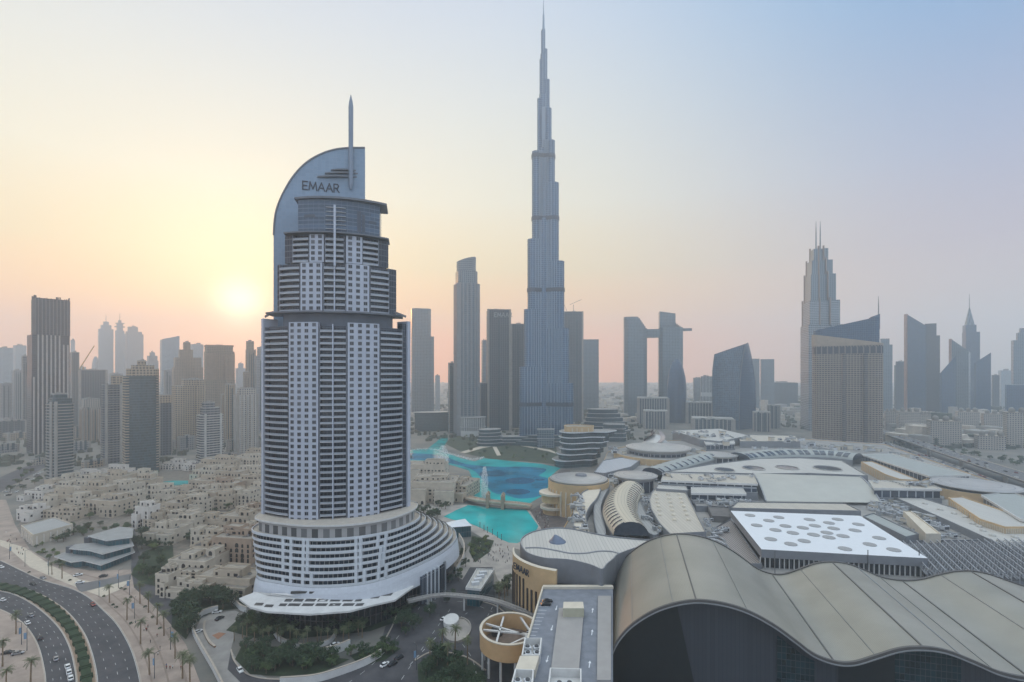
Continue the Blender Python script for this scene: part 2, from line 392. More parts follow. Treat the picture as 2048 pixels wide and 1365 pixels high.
sheet('side_street', [(-60, 1015), (0, 985), (40, 962), (85, 938), (150, 910), (150, 900), (80, 922), (30, 942), (0, 955), (-60, 990)], .04, ASPH)
sheet('side_street', [(160, 1186), (205, 1175), (262, 1160), (262, 1148), (205, 1160), (150, 1170)], .16, ASPH2)
# forecourt and lower roads round the hotel
sheet('road', [(790, 1190), (900, 1150), (940, 1100), (985, 1110), (990, 1200), (1030, 1240), (1060, 1300), (1060, 1440), (560, 1440), (600, 1400), (690, 1340), (760, 1290)], .03, ASPH)
sheet('pavement', [(905, 1150), (940, 1090), (968, 1076), (1000, 1082), (1026, 1092), (1030, 1140), (1024, 1180), (1000, 1170), (985, 1135), (940, 1135), (925, 1160)], .08, PLAZA)
sheet('pavement', [(385, 1250), (430, 1222), (470, 1215), (520, 1235), (760, 1240), (820, 1200), (900, 1120), (870, 1100), (500, 1180), (450, 1195)], .06, ASPH2)
mk = MB()
for a, b_ in (((905, 1246), (935, 1226)), ((900, 1262), (876, 1300)), ((960, 1250), (985, 1268)), ((820, 1330), (905, 1240)), ((790, 1320), (800, 1308))):
    p, q = Vector(G3(*a)), Vector(G3(*b_)); dashes([p, q], .3, 2.5, 3, mk, .05)
struct(mk.build('road_marking', PAINT))
# shopping terrace, park island, sand and lawns
sheet('promenade', [(822, 1000), (880, 1012), (930, 1010), (1060, 1018), (1085, 1040), (1100, 1075), (1040, 1100), (975, 1082), (920, 1050), (880, 1042), (822, 1035)], .06, PLAZA)
sheet('promenade', [(1060, 1022), (1095, 1000), (1090, 980), (1120, 940), (1140, 940), (1160, 1060), (1090, 1070)], .07, mat('dark_paving', (104, 94, 90), .85, 0, 0, .2, (76, 72, 72)))
sheet('lawn', [(890, 888), (905, 872), (960, 866), (1110, 880), (1118, 930), (1060, 924), (990, 920), (930, 908)], .05, mat('park_lawn', (66, 74, 50), .95, 0, 0, .06, (44, 54, 40)))
for px in ([(920, 905), (960, 893), (1000, 886), (1060, 884), (1060, 887), (1000, 890), (965, 897), (930, 907)], [(985, 894), (993, 894), (1002, 911), (994, 912)], [(1040, 890), (1100, 900), (1112, 905), (1112, 908), (1096, 903), (1040, 892)]):
    sheet('path', px, .09, mat('pale_path', (190, 178, 160), .85, 0, .1, .3))
# water
WATER = bpy.data.materials.new('lagoon_water'); WATER.use_nodes = True
def water_mat(m, col, rough=.07):
    m.use_nodes = True; N = m.node_tree.nodes; L = m.node_tree.links; b = N['Principled BSDF']; t2 = N.new('ShaderNodeTexNoise'); t2.inputs['Scale'].default_value = .03; t2.inputs['Detail'].default_value = 5; g2 = N.new('ShaderNodeNewGeometry'); L.new(g2.outputs['Position'], t2.inputs['Vector']); r2 = N.new('ShaderNodeValToRGB'); r2.color_ramp.elements[0].position = .35; r2.color_ramp.elements[1].position = .65; r2.color_ramp.elements[0].color = tuple(x*.72 for x in lin(col)[:3])+(1,); r2.color_ramp.elements[1].color = tuple(min(1, x*1.2) for x in lin(col)[:3])+(1,); L.new(t2.outputs[0], r2.inputs[0]); L.new(r2.outputs[0], b.inputs['Base Color']); b.inputs['Roughness'].default_value = rough
    b.inputs['IOR'].default_value = 1.33
    g = N.new('ShaderNodeNewGeometry'); t = N.new('ShaderNodeTexNoise'); t.inputs['Scale'].default_value = .35; t.inputs['Detail'].default_value = 4
    L.new(g.outputs['Position'], t.inputs['Vector']); bp = N.new('ShaderNodeBump'); bp.inputs['Strength'].default_value = .4; bp.inputs['Distance'].default_value = .25
    L.new(t.outputs[0], bp.inputs['Height']); L.new(bp.outputs[0], b.inputs['Normal']); return m
water_mat(WATER, (6, 164, 162)); DEEP = water_mat(bpy.data.materials.new('deep_water'), (10, 116, 146)); DEEP2 = water_mat(bpy.data.materials.new('fountain_ring'), (14, 84, 116))
LOW = [(887, 1034), (912, 1021), (936, 1011), (969, 1013), (1004, 1017), (1053, 1020), (1067, 1039), (1077, 1053), (1070, 1066), (1052, 1080), (1034, 1087), (1018, 1086), (1001, 1079), (985, 1068), (960, 1056), (931, 1044), (905, 1040)]
sheet('lagoon', LOW, .10, WATER)
UP = [(800, 905), (822, 900), (860, 899), (889, 905), (922, 917), (948, 923), (969, 917), (997, 920), (1034, 924), (1080, 928), (1122, 936), (1104, 950), (1098, 970), (1088, 990), (1058, 1008), (1030, 1004), (1004, 1005), (960, 1000), (948, 996), (950, 980), (946, 960), (938, 942), (900, 930), (860, 925), (822, 922), (800, 924)]
sheet('lake', UP, .10, WATER)
sheet('lake_channel', [(855, 898), (868, 888), (880, 878), (894, 873), (896, 880), (888, 893), (884, 903), (870, 902)], .11, WATER)
sheet('fountain_basin', [(800, 908), (850, 908), (890, 914), (930, 928), (990, 934), (1050, 934), (1090, 938), (1088, 945), (1078, 952), (1096, 958), (1094, 975), (1082, 992), (1040, 998), (1010, 990), (985, 985), (965, 960), (940, 938), (880, 924), (800, 918)], .13, DEEP, 3)
def ring(name, u, v, ru, z, w, m):
    c = Vector(G3(u, v)); r = ru/F*c.y; a = [(c.x+r*math.cos(t), c.y+r*math.sin(t), z) for t in [i*math.pi/24 for i in range(49)]]
    b_ = [(c.x+(r-w)*math.cos(t), c.y+(r-w)*math.sin(t), z) for t in [i*math.pi/24 for i in range(49)]]
    return struct(MB().strip(b_, a).build(name, m))
for u, v, ru, w in ((1040, 962, 30, 17), (1036, 984, 24, 12), (985, 948, 26, 8), (1080, 960, 10, 5)): ring('fountain_ring', u, v, ru, .15, w, DEEP2)
sheet('pool', [(322, 965), (345, 962), (385, 962), (382, 970), (340, 972)], .2, WATER)
# far low city, past counting
b = MB(); r = random.Random(11)
for i in range(5200):
    Y_ = 1350+4600*r.random()**1.4; x_ = r.uniform(-1.1, 1.15)*Y_; u_ = CX+F*x_/Y_
    if Y_ < 2000 and (u_ < 540): continue
    if i % 9 == 0: u_ = r.uniform(1790, 2090); Y_ = r.uniform(900, 1500); x_ = X(u_, Y_)
    w_, d_ = r.uniform(10, 34), r.uniform(10, 34); h_ = r.choice([6, 7, 9, 11, 14, 18]) if r.random() < .97 else r.uniform(20, 45)
    b.box((x_, Y_, 0), (w_, d_, h_), r.uniform(0, .6), r.choice([0, 0, 1, 2]), bot=False)
o = b.build('far_low_city', [mat('far_wall_a', (190, 180, 166), .9), mat('far_wall_b', (150, 146, 140), .9), mat('far_tree', (72, 78, 64), .95)]); o['kind'] = 'stuff'
b = MB(); r = random.Random(5)
for i in range(4200):
    Y_ = r.uniform(700, 1900); u_ = r.choice([r.uniform(-60, 540), r.uniform(800, 1300), r.uniform(1560, 2100), r.uniform(1780, 2100)]); x_ = X(u_, Y_)
    if 820 < u_ < 1300 and Y_ < 960: continue
    if 1560 < u_ < 1780 and Y_ < 1150 or u_ > 1780 and Y_ < 860: continue
    w_ = r.uniform(3, 9)
    for k in range(2): b.box((x_+r.uniform(-4, 4), Y_+r.uniform(-4, 4), 0), (w_*r.uniform(.6, 1), w_*r.uniform(.6, 1), r.uniform(3, 7)), r.uniform(0, 1.5), 0, bot=False)
o = b.build('far_tree_belt', [mat('far_tree', (72, 78, 64), .95)]); o['kind'] = 'stuff'
# ---------------------------------------------------------------- skyline towers
ROOFM = mat('roof_grey', (150, 148, 145), 0.85)
STEEL = mat('steel', (120, 122, 125), 0.4, 0.8, 0.0)
PIERM = mat('pier_stone', (150, 144, 136), .75)
DARKM = mat('dark_plant', (70, 72, 76), 0.7)
def roof_plant(t, poly, z, seed, k=0.5):
    r = random.Random(seed); m = MB(); c = cen(poly); sx = max(p[0] for p in poly)-min(p[0] for p in poly); sy = max(p[1] for p in poly)-min(p[1] for p in poly)
    q = scl(poly, 0.97); q2 = scl(poly, 0.9)
    for i in range(len(q)):                                        # parapet
        a, b, c2, d = q[i], q[(i+1) % len(q)], q2[(i+1) % len(q)], q2[i]
        m.face([(*a, z), (*b, z), (*b, z+1.4), (*a, z+1.4)]); m.face([(*a, z+1.4), (*b, z+1.4), (*c2, z+1.4), (*d, z+1.4)])
        m.face([(*c2, z), (*d, z), (*d, z+1.4), (*c2, z+1.4)])
    for i in range(4):
        w = sx*r.uniform(.08, .2); m.box((c[0]+sx*r.uniform(-.18, .18), c[1]+sy*r.uniform(-.18, .18), z+0.05*i), (w, sy*r.uniform(.08, .2), r.uniform(2, 5)*k*2), 0)
    m.box((c[0]+sx*.1, c[1], z), (.3, .3, 7*k*2))
    return m.build('roof_plant', ROOFM, t)
def tower(name, label, Y, tiers, m, rot=0.3, asp=0.8, kind='box', cat='tower', plant=True, base=0.0, group=None, sub='wall', extra=None):
    """tiers from the ground up: (u0, u1, vtop) or (u0, u1, vleft, vright) with a sloped top, optional dict for that tier"""
    polys = []; 
    for t in tiers:
        o = t[-1] if isinstance(t[-1], dict) else {}
        polys.append(fit(shape(o.get('kind', kind), o.get('rot', rot), o.get('asp', asp)), Y+o.get('dy', 0), t[0], t[1]))
    c = cen(polys[0]); T = thing(name, label, cat, (c[0], c[1], base), group); z = base; zs = []
    for i, (t, p) in enumerate(zip(tiers, polys)):
        o = t[-1] if isinstance(t[-1], dict) else {}; nums = [x for x in t if not isinstance(x, dict)]
        mm = o.get('m', m); b = MB()
        z0 = o.get('z0', z)
        if len(nums) == 4:
            xs = [CX+F*q[0]/q[1] for q in p]; a0, a1 = min(xs), max(xs)
            f = lambda x, y, n=nums, Y=Y, a0=a0, a1=a1: Z(n[2]+(n[3]-n[2])*((CX+F*x/y)-a0)/(a1-a0), Y)
            b.prism(p, z0, None, 0, 1, ztop=f); z1 = Z(min(nums[2:]), Y)
        else:
            z1 = Z(nums[2], Y); b.prism(p, z0, z1, 0, 1)
        b.build(o.get('name', sub if i == 0 else 'tier'), [mm, o.get('mt', ROOFM)], T); z = z1; zs.append(z1)
    if plant and len([x for x in tiers[-1] if not isinstance(x, dict)]) == 3: roof_plant(T, polys[-1], z, len(label)*7, min(1.0, max(.3, Y/2500)))
    if Y < 1400 and kind == 'box' and plant:                       # corner piers and a glazed slot vary the plain shafts
        q = polys[0]; h = zs[0]; rr = random.Random(len(label)); w = math.hypot(q[1][0]-q[0][0], q[1][1]-q[0][1]); a = math.atan2(q[1][1]-q[0][1], q[1][0]-q[0][0])
        for i in (0, 1, 2): MB().box((q[i][0], q[i][1], base), (w*.09, w*.09, h-base+1.2), a).build('corner_pier', PIERM, T)
        for t in rr.choice(((.5,), (.3, .7), (.25, .5, .75))):
            x, y = q[0][0]+(q[1][0]-q[0][0])*t, q[0][1]+(q[1][1]-q[0][1])*t; MB().box((x, y, base+4), (w*rr.uniform(.07, .14), 1.2, (h-base)*rr.uniform(.86, .97)), a).build('glazed_slot', A['tealglass'], T)
    return T, polys, zs
def fins(T, poly, z0, z1, n, w, d, m, name='fin', edges=None, each=False):
    """vertical ribs proud of each edge of a footprint"""
    if cen(poly) and sum(poly[i][0]*poly[(i+1) % len(poly)][1]-poly[(i+1) % len(poly)][0]*poly[i][1] for i in range(len(poly))) < 0: poly = poly[::-1]
    b = MB()
    for e in range(len(poly)):
        p, q = poly[e], poly[(e+1) % len(poly)]
        if edges is not None and e not in edges: continue
        L_ = math.hypot(q[0]-p[0], q[1]-p[1]); a = math.atan2(q[1]-p[1], q[0]-p[0])
        for k in range(n):
            t = (k+.5)/n; nx, ny = math.sin(a), -math.cos(a)
            zz = z1(t) if callable(z1) else z1
            if each: b = MB()
            b.box((p[0]+(q[0]-p[0])*t+nx*d*.4, p[1]+(q[1]-p[1])*t+ny*d*.4, z0), (w, d, zz-z0), a)
            if each: b.build(name, m, T)
    if not each: return b.build(name, m, T)
def slabs(T, poly, z0, z1, fh, out, th, m, name='balcony_band', n=None):
    b = MB(); z = z0; q = grow(poly, out)
    while z < z1-1: b.prism(q, z, z+th, 0, bot=True); z += fh
    return b.build(name, m, T)
def rod(T, x, y, z0, z1, r, m=None, name='spire'):
    return MB().tube([(x, y, z0), (x, y, z0+(z1-z0)*.6), (x, y, z1)], [r, r*.8, r*.25], 8).build(name, m or STEEL, T)

# materials
A = {}
def fm(k, *a, **kw): A[k] = facade('facade_'+k, *a, **kw); return A[k]
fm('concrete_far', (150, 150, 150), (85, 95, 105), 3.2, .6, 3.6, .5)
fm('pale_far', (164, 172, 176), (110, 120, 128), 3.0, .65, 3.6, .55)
fm('charcoal', (62, 64, 70), (45, 50, 58), 2.6, .8, 3.5, .7)
fm('beige', (150, 134, 116), (80, 78, 78), 3.2, .5, 3.5, .5)
fm('beige2', (165, 148, 126), (70, 72, 76), 3.6, .55, 3.4, .55)
fm('greyband', (135, 134, 132), (62, 72, 82), 5.0, .9, 3.4, .55)
fm('blueglass', (62, 88, 110), (30, 62, 92), 1.6, .9, 3.8, .85, rough_g=.08, lines=(3.2, .25, (95, 110, 122)))
fm('wedge', (96, 112, 124), (46, 72, 94), 3.4, .88, 4.2, .86, rough_g=.06, vary=.45, off=.05)
fm('tealglass', (70, 88, 92), (48, 70, 78), 1.6, .92, 3.4, .8, rough_g=.1)
fm('silver', (116, 128, 134), (58, 80, 96), 4.2, .62, 4.2, .62, rough_w=.35, metal_w=.2)
fm('burj', (98, 122, 142), (46, 76, 106), 1.3, .8, 3.6, .74, rough_g=.12, rough_w=.3, metal_w=.35, lines=(5.2, .6, (134, 148, 160)))
fm('darkgrey', (78, 88, 96), (32, 44, 56), 4.2, .58, 4.0, .58)
fm('whitestripe', (190, 190, 186), (70, 80, 90), 4.0, .5, 60, .95)
fm('address_mall', (142, 128, 114), (34, 34, 40), 4.4, .68, 3.75, .5, off=.3)
fm('palewin', (176, 168, 156), (52, 62, 78), 3.4, .5, 3.4, .55)

FAR = 'hazy far towers behind the left skyline'
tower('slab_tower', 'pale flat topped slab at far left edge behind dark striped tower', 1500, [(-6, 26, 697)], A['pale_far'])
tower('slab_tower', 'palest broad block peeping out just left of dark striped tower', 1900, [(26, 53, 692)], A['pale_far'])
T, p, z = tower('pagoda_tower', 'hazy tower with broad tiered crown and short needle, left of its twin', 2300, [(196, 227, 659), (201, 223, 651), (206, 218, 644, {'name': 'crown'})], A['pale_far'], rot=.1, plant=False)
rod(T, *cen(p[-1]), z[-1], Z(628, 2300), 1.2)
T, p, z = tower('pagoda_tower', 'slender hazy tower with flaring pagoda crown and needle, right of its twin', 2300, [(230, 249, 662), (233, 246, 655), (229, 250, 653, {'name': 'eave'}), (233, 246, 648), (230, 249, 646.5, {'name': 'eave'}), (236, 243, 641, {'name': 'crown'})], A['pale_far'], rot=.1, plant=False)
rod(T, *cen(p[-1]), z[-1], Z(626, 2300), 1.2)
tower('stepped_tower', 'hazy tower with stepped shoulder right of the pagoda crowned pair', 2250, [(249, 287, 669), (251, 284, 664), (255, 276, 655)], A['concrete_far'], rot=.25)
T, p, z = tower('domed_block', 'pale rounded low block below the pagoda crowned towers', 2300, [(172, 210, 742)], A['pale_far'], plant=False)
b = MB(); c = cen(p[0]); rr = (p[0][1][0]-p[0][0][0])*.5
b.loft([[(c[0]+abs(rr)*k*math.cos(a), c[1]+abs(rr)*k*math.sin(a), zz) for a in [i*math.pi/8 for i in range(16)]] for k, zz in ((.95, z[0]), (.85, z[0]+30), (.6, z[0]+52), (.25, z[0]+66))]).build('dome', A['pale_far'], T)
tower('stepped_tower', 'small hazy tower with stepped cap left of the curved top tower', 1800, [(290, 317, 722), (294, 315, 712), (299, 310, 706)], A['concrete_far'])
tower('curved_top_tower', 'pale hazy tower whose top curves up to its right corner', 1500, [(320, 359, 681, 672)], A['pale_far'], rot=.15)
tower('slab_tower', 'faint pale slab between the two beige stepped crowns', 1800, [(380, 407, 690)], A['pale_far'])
tower('beige_tower', 'hazy beige tower with slim raised centre left of the arcaded crown block', 1200, [(344, 406, 735), (347, 403, 716), (357, 386, 700), (366, 381, 686)], A['beige'], rot=.1, kind='bay')
T, p, z = tower('beige_tower', 'broad beige tower with flat cornice and arcaded crown', 1080, [(407, 470, 760), (408, 469, 704), (409, 466, 694)], A['beige'], rot=.12, kind='bay')
fins(T, p[1], z[0], z[1]-4, 6, 2.0, 1.2, mat('beige_rib', (150, 130, 112)), edges=[4, 5, 0, 1, 2, 3])
MB().prism(grow(p[2], 1.5), z[2], z[2]+3, 0, bot=True).build('cornice', mat('beige_rib', (150, 130, 112)), T)
tower('slim_tower', 'slim beige tower rising just left of the dark hotel edge', 1150, [(491, 511, 700), (492, 508, 684)], A['beige'])
tower('slim_tower', 'pale grey tower touching the left edge of the hotel', 1100, [(508, 530, 713), (514, 530, 696)], A['concrete_far'])
tower('slab_tower', 'faint tower low behind the arcaded crown block and the hotel', 1800, [(471, 493, 737), (476, 487, 728)], A['pale_far'])
# big dark striped tower
T, p, z = tower('striped_tower', 'tallest left tower, charcoal with pale vertical stripes and ragged unfinished top', 825, [(53, 139.5, 754), (54, 139.5, 672), (64, 139, 600)], A['charcoal'], rot=.2, asp=.7, plant=False)
FINM = mat('pale_fin', (168, 162, 156), .7)
q = p[0]
for e, n, lst in ((0, 9, None),):
    a_, b_ = q[0], q[1]
    for k in range(9):
        t = (k+.6)/9; x, y = a_[0]+(b_[0]-a_[0])*t, a_[1]+(b_[1]-a_[1])*t
        zt = Z(754 if t < .1 else (672 if t < .2 else (655 if t < .8 else 690)), 825)
        MB().box((x, y-.6, 0), (1.9, 1.6, zt), .2+.7).build('fin', FINM, T)
r = random.Random(3); q = p[2]
for i in range(26):
    e = r.randrange(4); t = r.random(); a_, b_ = q[e], q[(e+1) % 4]
    MB().box((a_[0]+(b_[0]-a_[0])*t, a_[1]+(b_[1]-a_[1])*t, z[2]), (r.uniform(.4, 2.2), r.uniform(.4, 2), r.uniform(1, 5.5)), .3).build('rebar_stub', A['charcoal'], T)
fins(T, p[2], z[1], z[2]-1, 9, 1.5, 1.2, mat('rib_charcoal', (96, 96, 100), .7), name='rib')
slabs(T, p[2], z[1]+6, z[2], 7.2, .3, .6, A['charcoal'])
tower('construction_tower', 'dark hazy tower under construction right of the striped tower', 1200, [(140, 158, 706)], A['darkgrey'])
tower('dark_block', 'wide dark hazy block with flat roof under the pagoda towers', 1100, [(156, 213, 741)], A['darkgrey'], rot=.1)
tower('slab_tower', 'pale low tower with dark recess at left edge beside striped tower', 1150, [(-4, 24, 768)], A['concrete_far'])
tower('slab_tower', 'grey tower second from left edge in front of hazy blocks', 1150, [(24, 45, 742)], A['concrete_far'])
tower('slab_tower', 'narrow balconied tower hugging the left side of striped tower', 1000, [(43, 56, 713)], A['greyband'])
tower('low_block', 'long low grey block at left edge behind the road', 980, [(-8, 52, 842)], A['darkgrey'], rot=.05, asp=.4)
T, p, z = tower('balcony_tower', 'teal banded balcony tower standing in front of the striped tower', 587, [(93, 147, 806), (96, 144, 797), (101, 135, 789)], A['tealglass'], rot=.35, kind='cham', asp=.9)
slabs(T, p[0], 10, z[0], 3.5, .9, 1.0, mat('slab_grey', (150, 146, 140)))
for i in (0, 3, 4, 7): MB().box((p[0][i][0], p[0][i][1], 0), (2.4, 2.4, z[0]+2), .3).build('pier', mat('slab_grey', (150, 146, 140)), T)
T, p, z = tower('columned_tower', 'short pale tower with slender columns between teal and dark blue towers', 950, [(160, 202, 815), (163, 200, 799)], A['palewin'], rot=.2)
fins(T, p[0], 0, z[0]-4, 6, 1.6, 1.4, mat('beige_rib', (150, 130, 112)))
T, p, z = tower('blue_grey_tower', 'dark blue grey tower with two pale pilasters left of the widest glass tower', 733, [(202, 247, 769), (222, 246, 752, {'name': 'crown', 'm': A['beige2']})], A['darkgrey'], rot=.2, kind='cham')
slabs(T, p[0], 8, z[0], 3.4, .5, .7, mat('slab_grey', (150, 146, 140)))
for i in (0, 1, 2): MB().box((p[0][i][0], p[0][i][1], 0), (2.6, 2.6, z[0]+2), .2).build('pier', mat('slab_grey', (150, 146, 140)), T)
T, p, z = tower('bowed_glass_tower', 'widest left tower with bowed dark glass front and arcaded beige crown', 660, [(246, 318, 752), (252, 318, 738, {'name': 'crown', 'm': A['beige2'], 'kind': 'cham'}), (262, 309, 731, {'kind': 'cham', 'm': A['beige2']}), (274, 292, 723, {'name': 'penthouse', 'm': A['beige2']})], A['tealglass'], kind='bow', rot=.15, asp=.7)
slabs(T, [p[0][0], p[0][1], p[0][2], (p[0][3][0], p[0][3][1]), (p[0][2][0]+4, p[0][2][1]+8)], 6, z[0], 3.5, 1.6, 1.1, mat('slab_beige', (164, 150, 132)))
slabs(T, [p[0][0], p[0][-1], p[0][-2], (p[0][-1][0]-6, p[0][-1][1]+9)], 6, z[0], 3.5, 1.6, 1.1, mat('slab_beige', (164, 150, 132)))
tower('dark_tower', 'narrow dark tower with beige cap right of bowed glass tower', 800, [(318, 344, 806), (319, 343, 791, {'name': 'crown', 'm': A['beige2']})], A['darkgrey'], rot=.1)
tower('beige_tower', 'broad beige residential tower with two bays below the slim raised centre', 890, [(343, 410, 772), (362, 408, 760)], A['beige2'], rot=.2, kind='bay')
T, p, z = tower('balcony_tower', 'pale grey balcony tower with white frame roof, foremost right of the pool', 713, [(394, 446, 829), (400, 440, 815), (404, 430, 806, {'name': 'penthouse'})], A['greyband'], rot=.35, kind='cham')
slabs(T, p[0], 6, z[0], 3.4, .9, .9, mat('slab_pale', (180, 178, 172)))
for i in (0, 1, 3): MB().box((p[0][i][0], p[0][i][1], 0), (2.2, 2.2, z[0]+1.5), .2).build('pier', mat('slab_pale', (180, 178, 172)), T)
T, p, z = tower('columned_tower', 'pale slim columned tower closest to the hotel on its left', 825, [(468, 515, 790), (474, 511, 778)], A['palewin'], rot=.25)
fins(T, p[0], 0, z[0], 5, 1.7, 1.5, mat('slab_pale', (180, 178, 172)))
tower('beige_tower', 'plain beige tower half hidden between bay tower and slim columned tower', 960, [(440, 474, 790)], A['beige'], rot=.1)

# ---- middle skyline
tower('silver_tower', 'pale silver tower with lower right shoulder directly right of the hotel', 1450, [(822, 868, 674), (822, 862, 619)], A['silver'], rot=.1, kind='cham', plant=False)
T, p, z = tower('crowned_tower', 'tall ribbed grey tower with open curved crown, left of dark block', 1060, [(908, 959, 570), (911, 955, 545)], A['silver'], rot=.25, kind='cham', asp=.9, plant=False)
fins(T, p[0], 0, z[0], 4, 2.2, 1.4, mat('rib_grey', (128, 132, 136), .5))
c = cen(p[1]); b = MB()
q = fit(shape('round', 0, .9), 1060, 913, 952); n = len(q); ring = []
for k, (s_, ) in enumerate(((1.0,), (.97,))): pass
lo = [(x, y, z[1]) for x, y in q]; hi = [(x, y, Z(526-11*((CX+F*x/y)-913)/39, 1060)) for x, y in q]
b.loft([lo, hi], cap=False); hi2 = [((x-c[0])*.9+c[0], (y-c[1])*.9+c[1], h_-9) for x, y, h_ in hi]; b.loft([hi, hi2], mt=0)
b.build('crown', A['silver'], T)
tower('annex_tower', 'thin ribbed tower leaning against the left of the crowned grey tower', 1090, [(896, 911, 727)], A['silver'])
T, p, z = tower('dark_block_tower', 'dark grey block tower with rooftop letters left of the great needle', 1150, [(973, 1020, 622)], A['darkgrey'], rot=.12, asp=.8)
DT = (T, p, z)
tower('dark_block_tower', 'slightly lower dark twin block tucked behind, next to the great needle', 1200, [(1021, 1049, 650)], A['darkgrey'], rot=.12)
tower('slim_tower', 'sliver of pale tower between crowned grey tower and dark lettered block', 1400, [(963, 976, 682)], A['silver'])
tower('low_tower', 'short grey tower at foot between crowned tower and dark lettered block', 1130, [(957, 975, 767)], A['darkgrey'])
T, p, z = tower('slab_tower', 'blue grey slab with a crane on top, right behind the great needle', 1350, [(1124, 1165, 626)], A['darkgrey'], rot=.1)
c = cen(p[0]); b = MB(); b.beam((c[0]+4, c[1], z[0]), (c[0]+4, c[1], z[0]+22), 1.2); b.beam((c[0]-6, c[1], z[0]+22), (c[0]+26, c[1], z[0]+36), 1.0); b.beam((c[0]-14, c[1], z[0]+4), (c[0]-26, c[1], z[0]+34), .9)
b.build('roof_crane', STEEL, T)
tower('slab_tower', 'plain pale slab tower, last one right of the great needle', 1600, [(1165, 1197.5, 680)], A['silver'], rot=.1, plant=False)

# ---- the great needle tower: three winged, stepping in spirals
def needle():
    Y = 930.0; uc = 1087.0; xc = X(uc, Y); T = thing('needle_skyscraper', 'immensely tall silver tower stepping up in spirals to a needle', 'skyscraper', (xc, Y, 0))
    pal = A['burj']; bandm = mat('mech_band', (52, 64, 76), .45, .2)
    def wing(ang, e, hw, z0, z1, b):
        ca, sa = math.cos(ang), math.sin(ang); pts = []
        loc = [(0, hw), (0, -hw)]+[(e-hw+hw*math.sin(t)*1.0 if True else 0, -hw*math.cos(t)) for t in [math.pi*i/8 for i in range(9)]]
        for x, y in loc: pts.append((xc+x*ca-y*sa, Y+x*sa+y*ca))
        b.prism(pts, z0, z1, 0, 1)
    A_, B_, C_ = math.radians(200), math.radians(-20), math.radians(90)
    def ext(du, hw): return (du/F*Y*0.985)
    hw = 9.5
    left = [(48, 734), (39, 621), (32, 482), (23, 307), (12.5, 200), (8, 121), (5, 63)]
    right = [(57, 766), (49, 659), (40, 526), (29.6, 370), (22, 285), (15.6, 220), (12, 162), (7.5, 100)]
    for ang, lst in ((A_, left), (B_, right)):
        z0 = 0.0
        for du, v in lst:
            z1 = Z(v, Y); b = MB(); h_ = min(hw, max(2.2, du*.34)); wing(ang, max(du/F*Y*1.0/abs(math.cos(ang)), h_*1.02), h_, z0, z1, b)
            b.build('wing_tier', [pal, ROOFM], T); z0 = z1
    z0 = 0.0
    for e, v in ((45, 700), (34, 560), (26, 430), (18, 330), (12, 250)):
        z1 = Z(v, Y); b = MB(); wing(C_, e, hw*.9, z0, z1, b); b.build('wing_tier', [pal, ROOFM], T); z0 = z1
    z0 = 0; 
    for r_, v in ((13.5, 440), (11, 300), (8.2, 190), (6.0, 110), (3.4, 60)):
        z1 = Z(v, Y); b = MB(); b.prism([(xc+r_*math.cos(i*math.pi/6), Y+r_*math.sin(i*math.pi/6)) for i in range(12)], z0, z1, 0, 1); b.build('core', [pal, ROOFM], T); z0 = z1
    MB().tube([(xc, Y, Z(64, Y)), (xc, Y, Z(30, Y)), (xc, Y, Z(29, Y)), (xc, Y, 829)], [2.3, 1.7, 1.0, .35], 10).build('spire', mat('spire_steel', (105, 125, 148), .35, .6, 0), T)
    # dark mechanical floors
    for v, l, r in ((316, 23, 22), (440, 23, 29.6), (582, 32, 40), (808, 48, 57)):
        z1 = Z(v-3.5, Y); b = MB()
        for ang, du in ((A_, l), (B_, r)): wing(ang, du/F*Y/abs(math.cos(ang))+.9, hw+1.0, z1-7, z1, b)
        b.build('mechanical_floor', [bandm, bandm], T)
    # vertical steel tubes on the two front wings
    b = MB()
    for ang, lst in ((A_, left[:5]), (B_, right[:6])):
        z0 = 0
        for du, v in lst:
            z1 = Z(v, Y); e = du/F*Y/abs(math.cos(ang))
            for k in range(7):
                s_ = (e-hw)*(k+.5)/7
                for sg in (-1, 1):
                    x, y = s_*math.cos(ang)-sg*(hw+.3)*math.sin(ang), s_*math.sin(ang)+sg*(hw+.3)*math.cos(ang)
                    if e > 13: b.tube([(xc+x, Y+y, z0), (xc+x, Y+y, z1)], .55, 5)
            z0 = z1
    b.build('facade_fins', mat('bright_steel', (132, 148, 162), .35, .2, 0), T)
    b = MB()
    for k in range(3):
        r_ = 62-9*k; b.prism([(xc+r_*math.cos(t)*1.02, Y-8+r_*.55*math.sin(t)) for t in [i*math.pi/16 for i in range(32)]], 0 if k == 0 else 8+k*5-5, 8+k*5, 0, 1)
    b.build('podium', [A['tealglass'], ROOFM], T)
needle()

# ---- right of centre
T, p, z = tower('linked_towers', 'grey twin towers joined high up by a sky bridge with a cantilevered end', 1450, [(1247, 1294, 658), (1247, 1277, 635, {'z0': Z(658, 1450), 'name': 'crown'})], A['silver'], kind='cham', rot=.1, asp=.8, plant=False)
for i in range(5): MB().prism(fit(shape('cham', .1, .8), 1450, 1249, 1291-i*2.7), Z(658-i*4, 1450)+.02, Z(654-i*4, 1450), 0, 1).build('crown_step', [A['silver'], ROOFM], T)
q = fit(shape('cham', .1, .8), 1450, 1316, 1366); MB().prism(q, 0, Z(657, 1450), 0, 1).build('wall', [A['silver'], ROOFM], T)
q2 = fit(shape('box', .1, .8), 1450, 1317, 1351); MB().prism(q2, Z(657, 1450), None, 0, 1, ztop=lambda x, y: Z(624+5*((CX+F*x/y)-1317)/34, 1450)).build('tier', [A['silver'], ROOFM], T)
b = MB()
for i in range(5): b.prism(fit(shape('box', .1, .8), 1450, 1318, 1365-i*3), Z(657-i*2.2, 1450)+.02, Z(656.2-i*2.2, 1450), 0, bot=True)
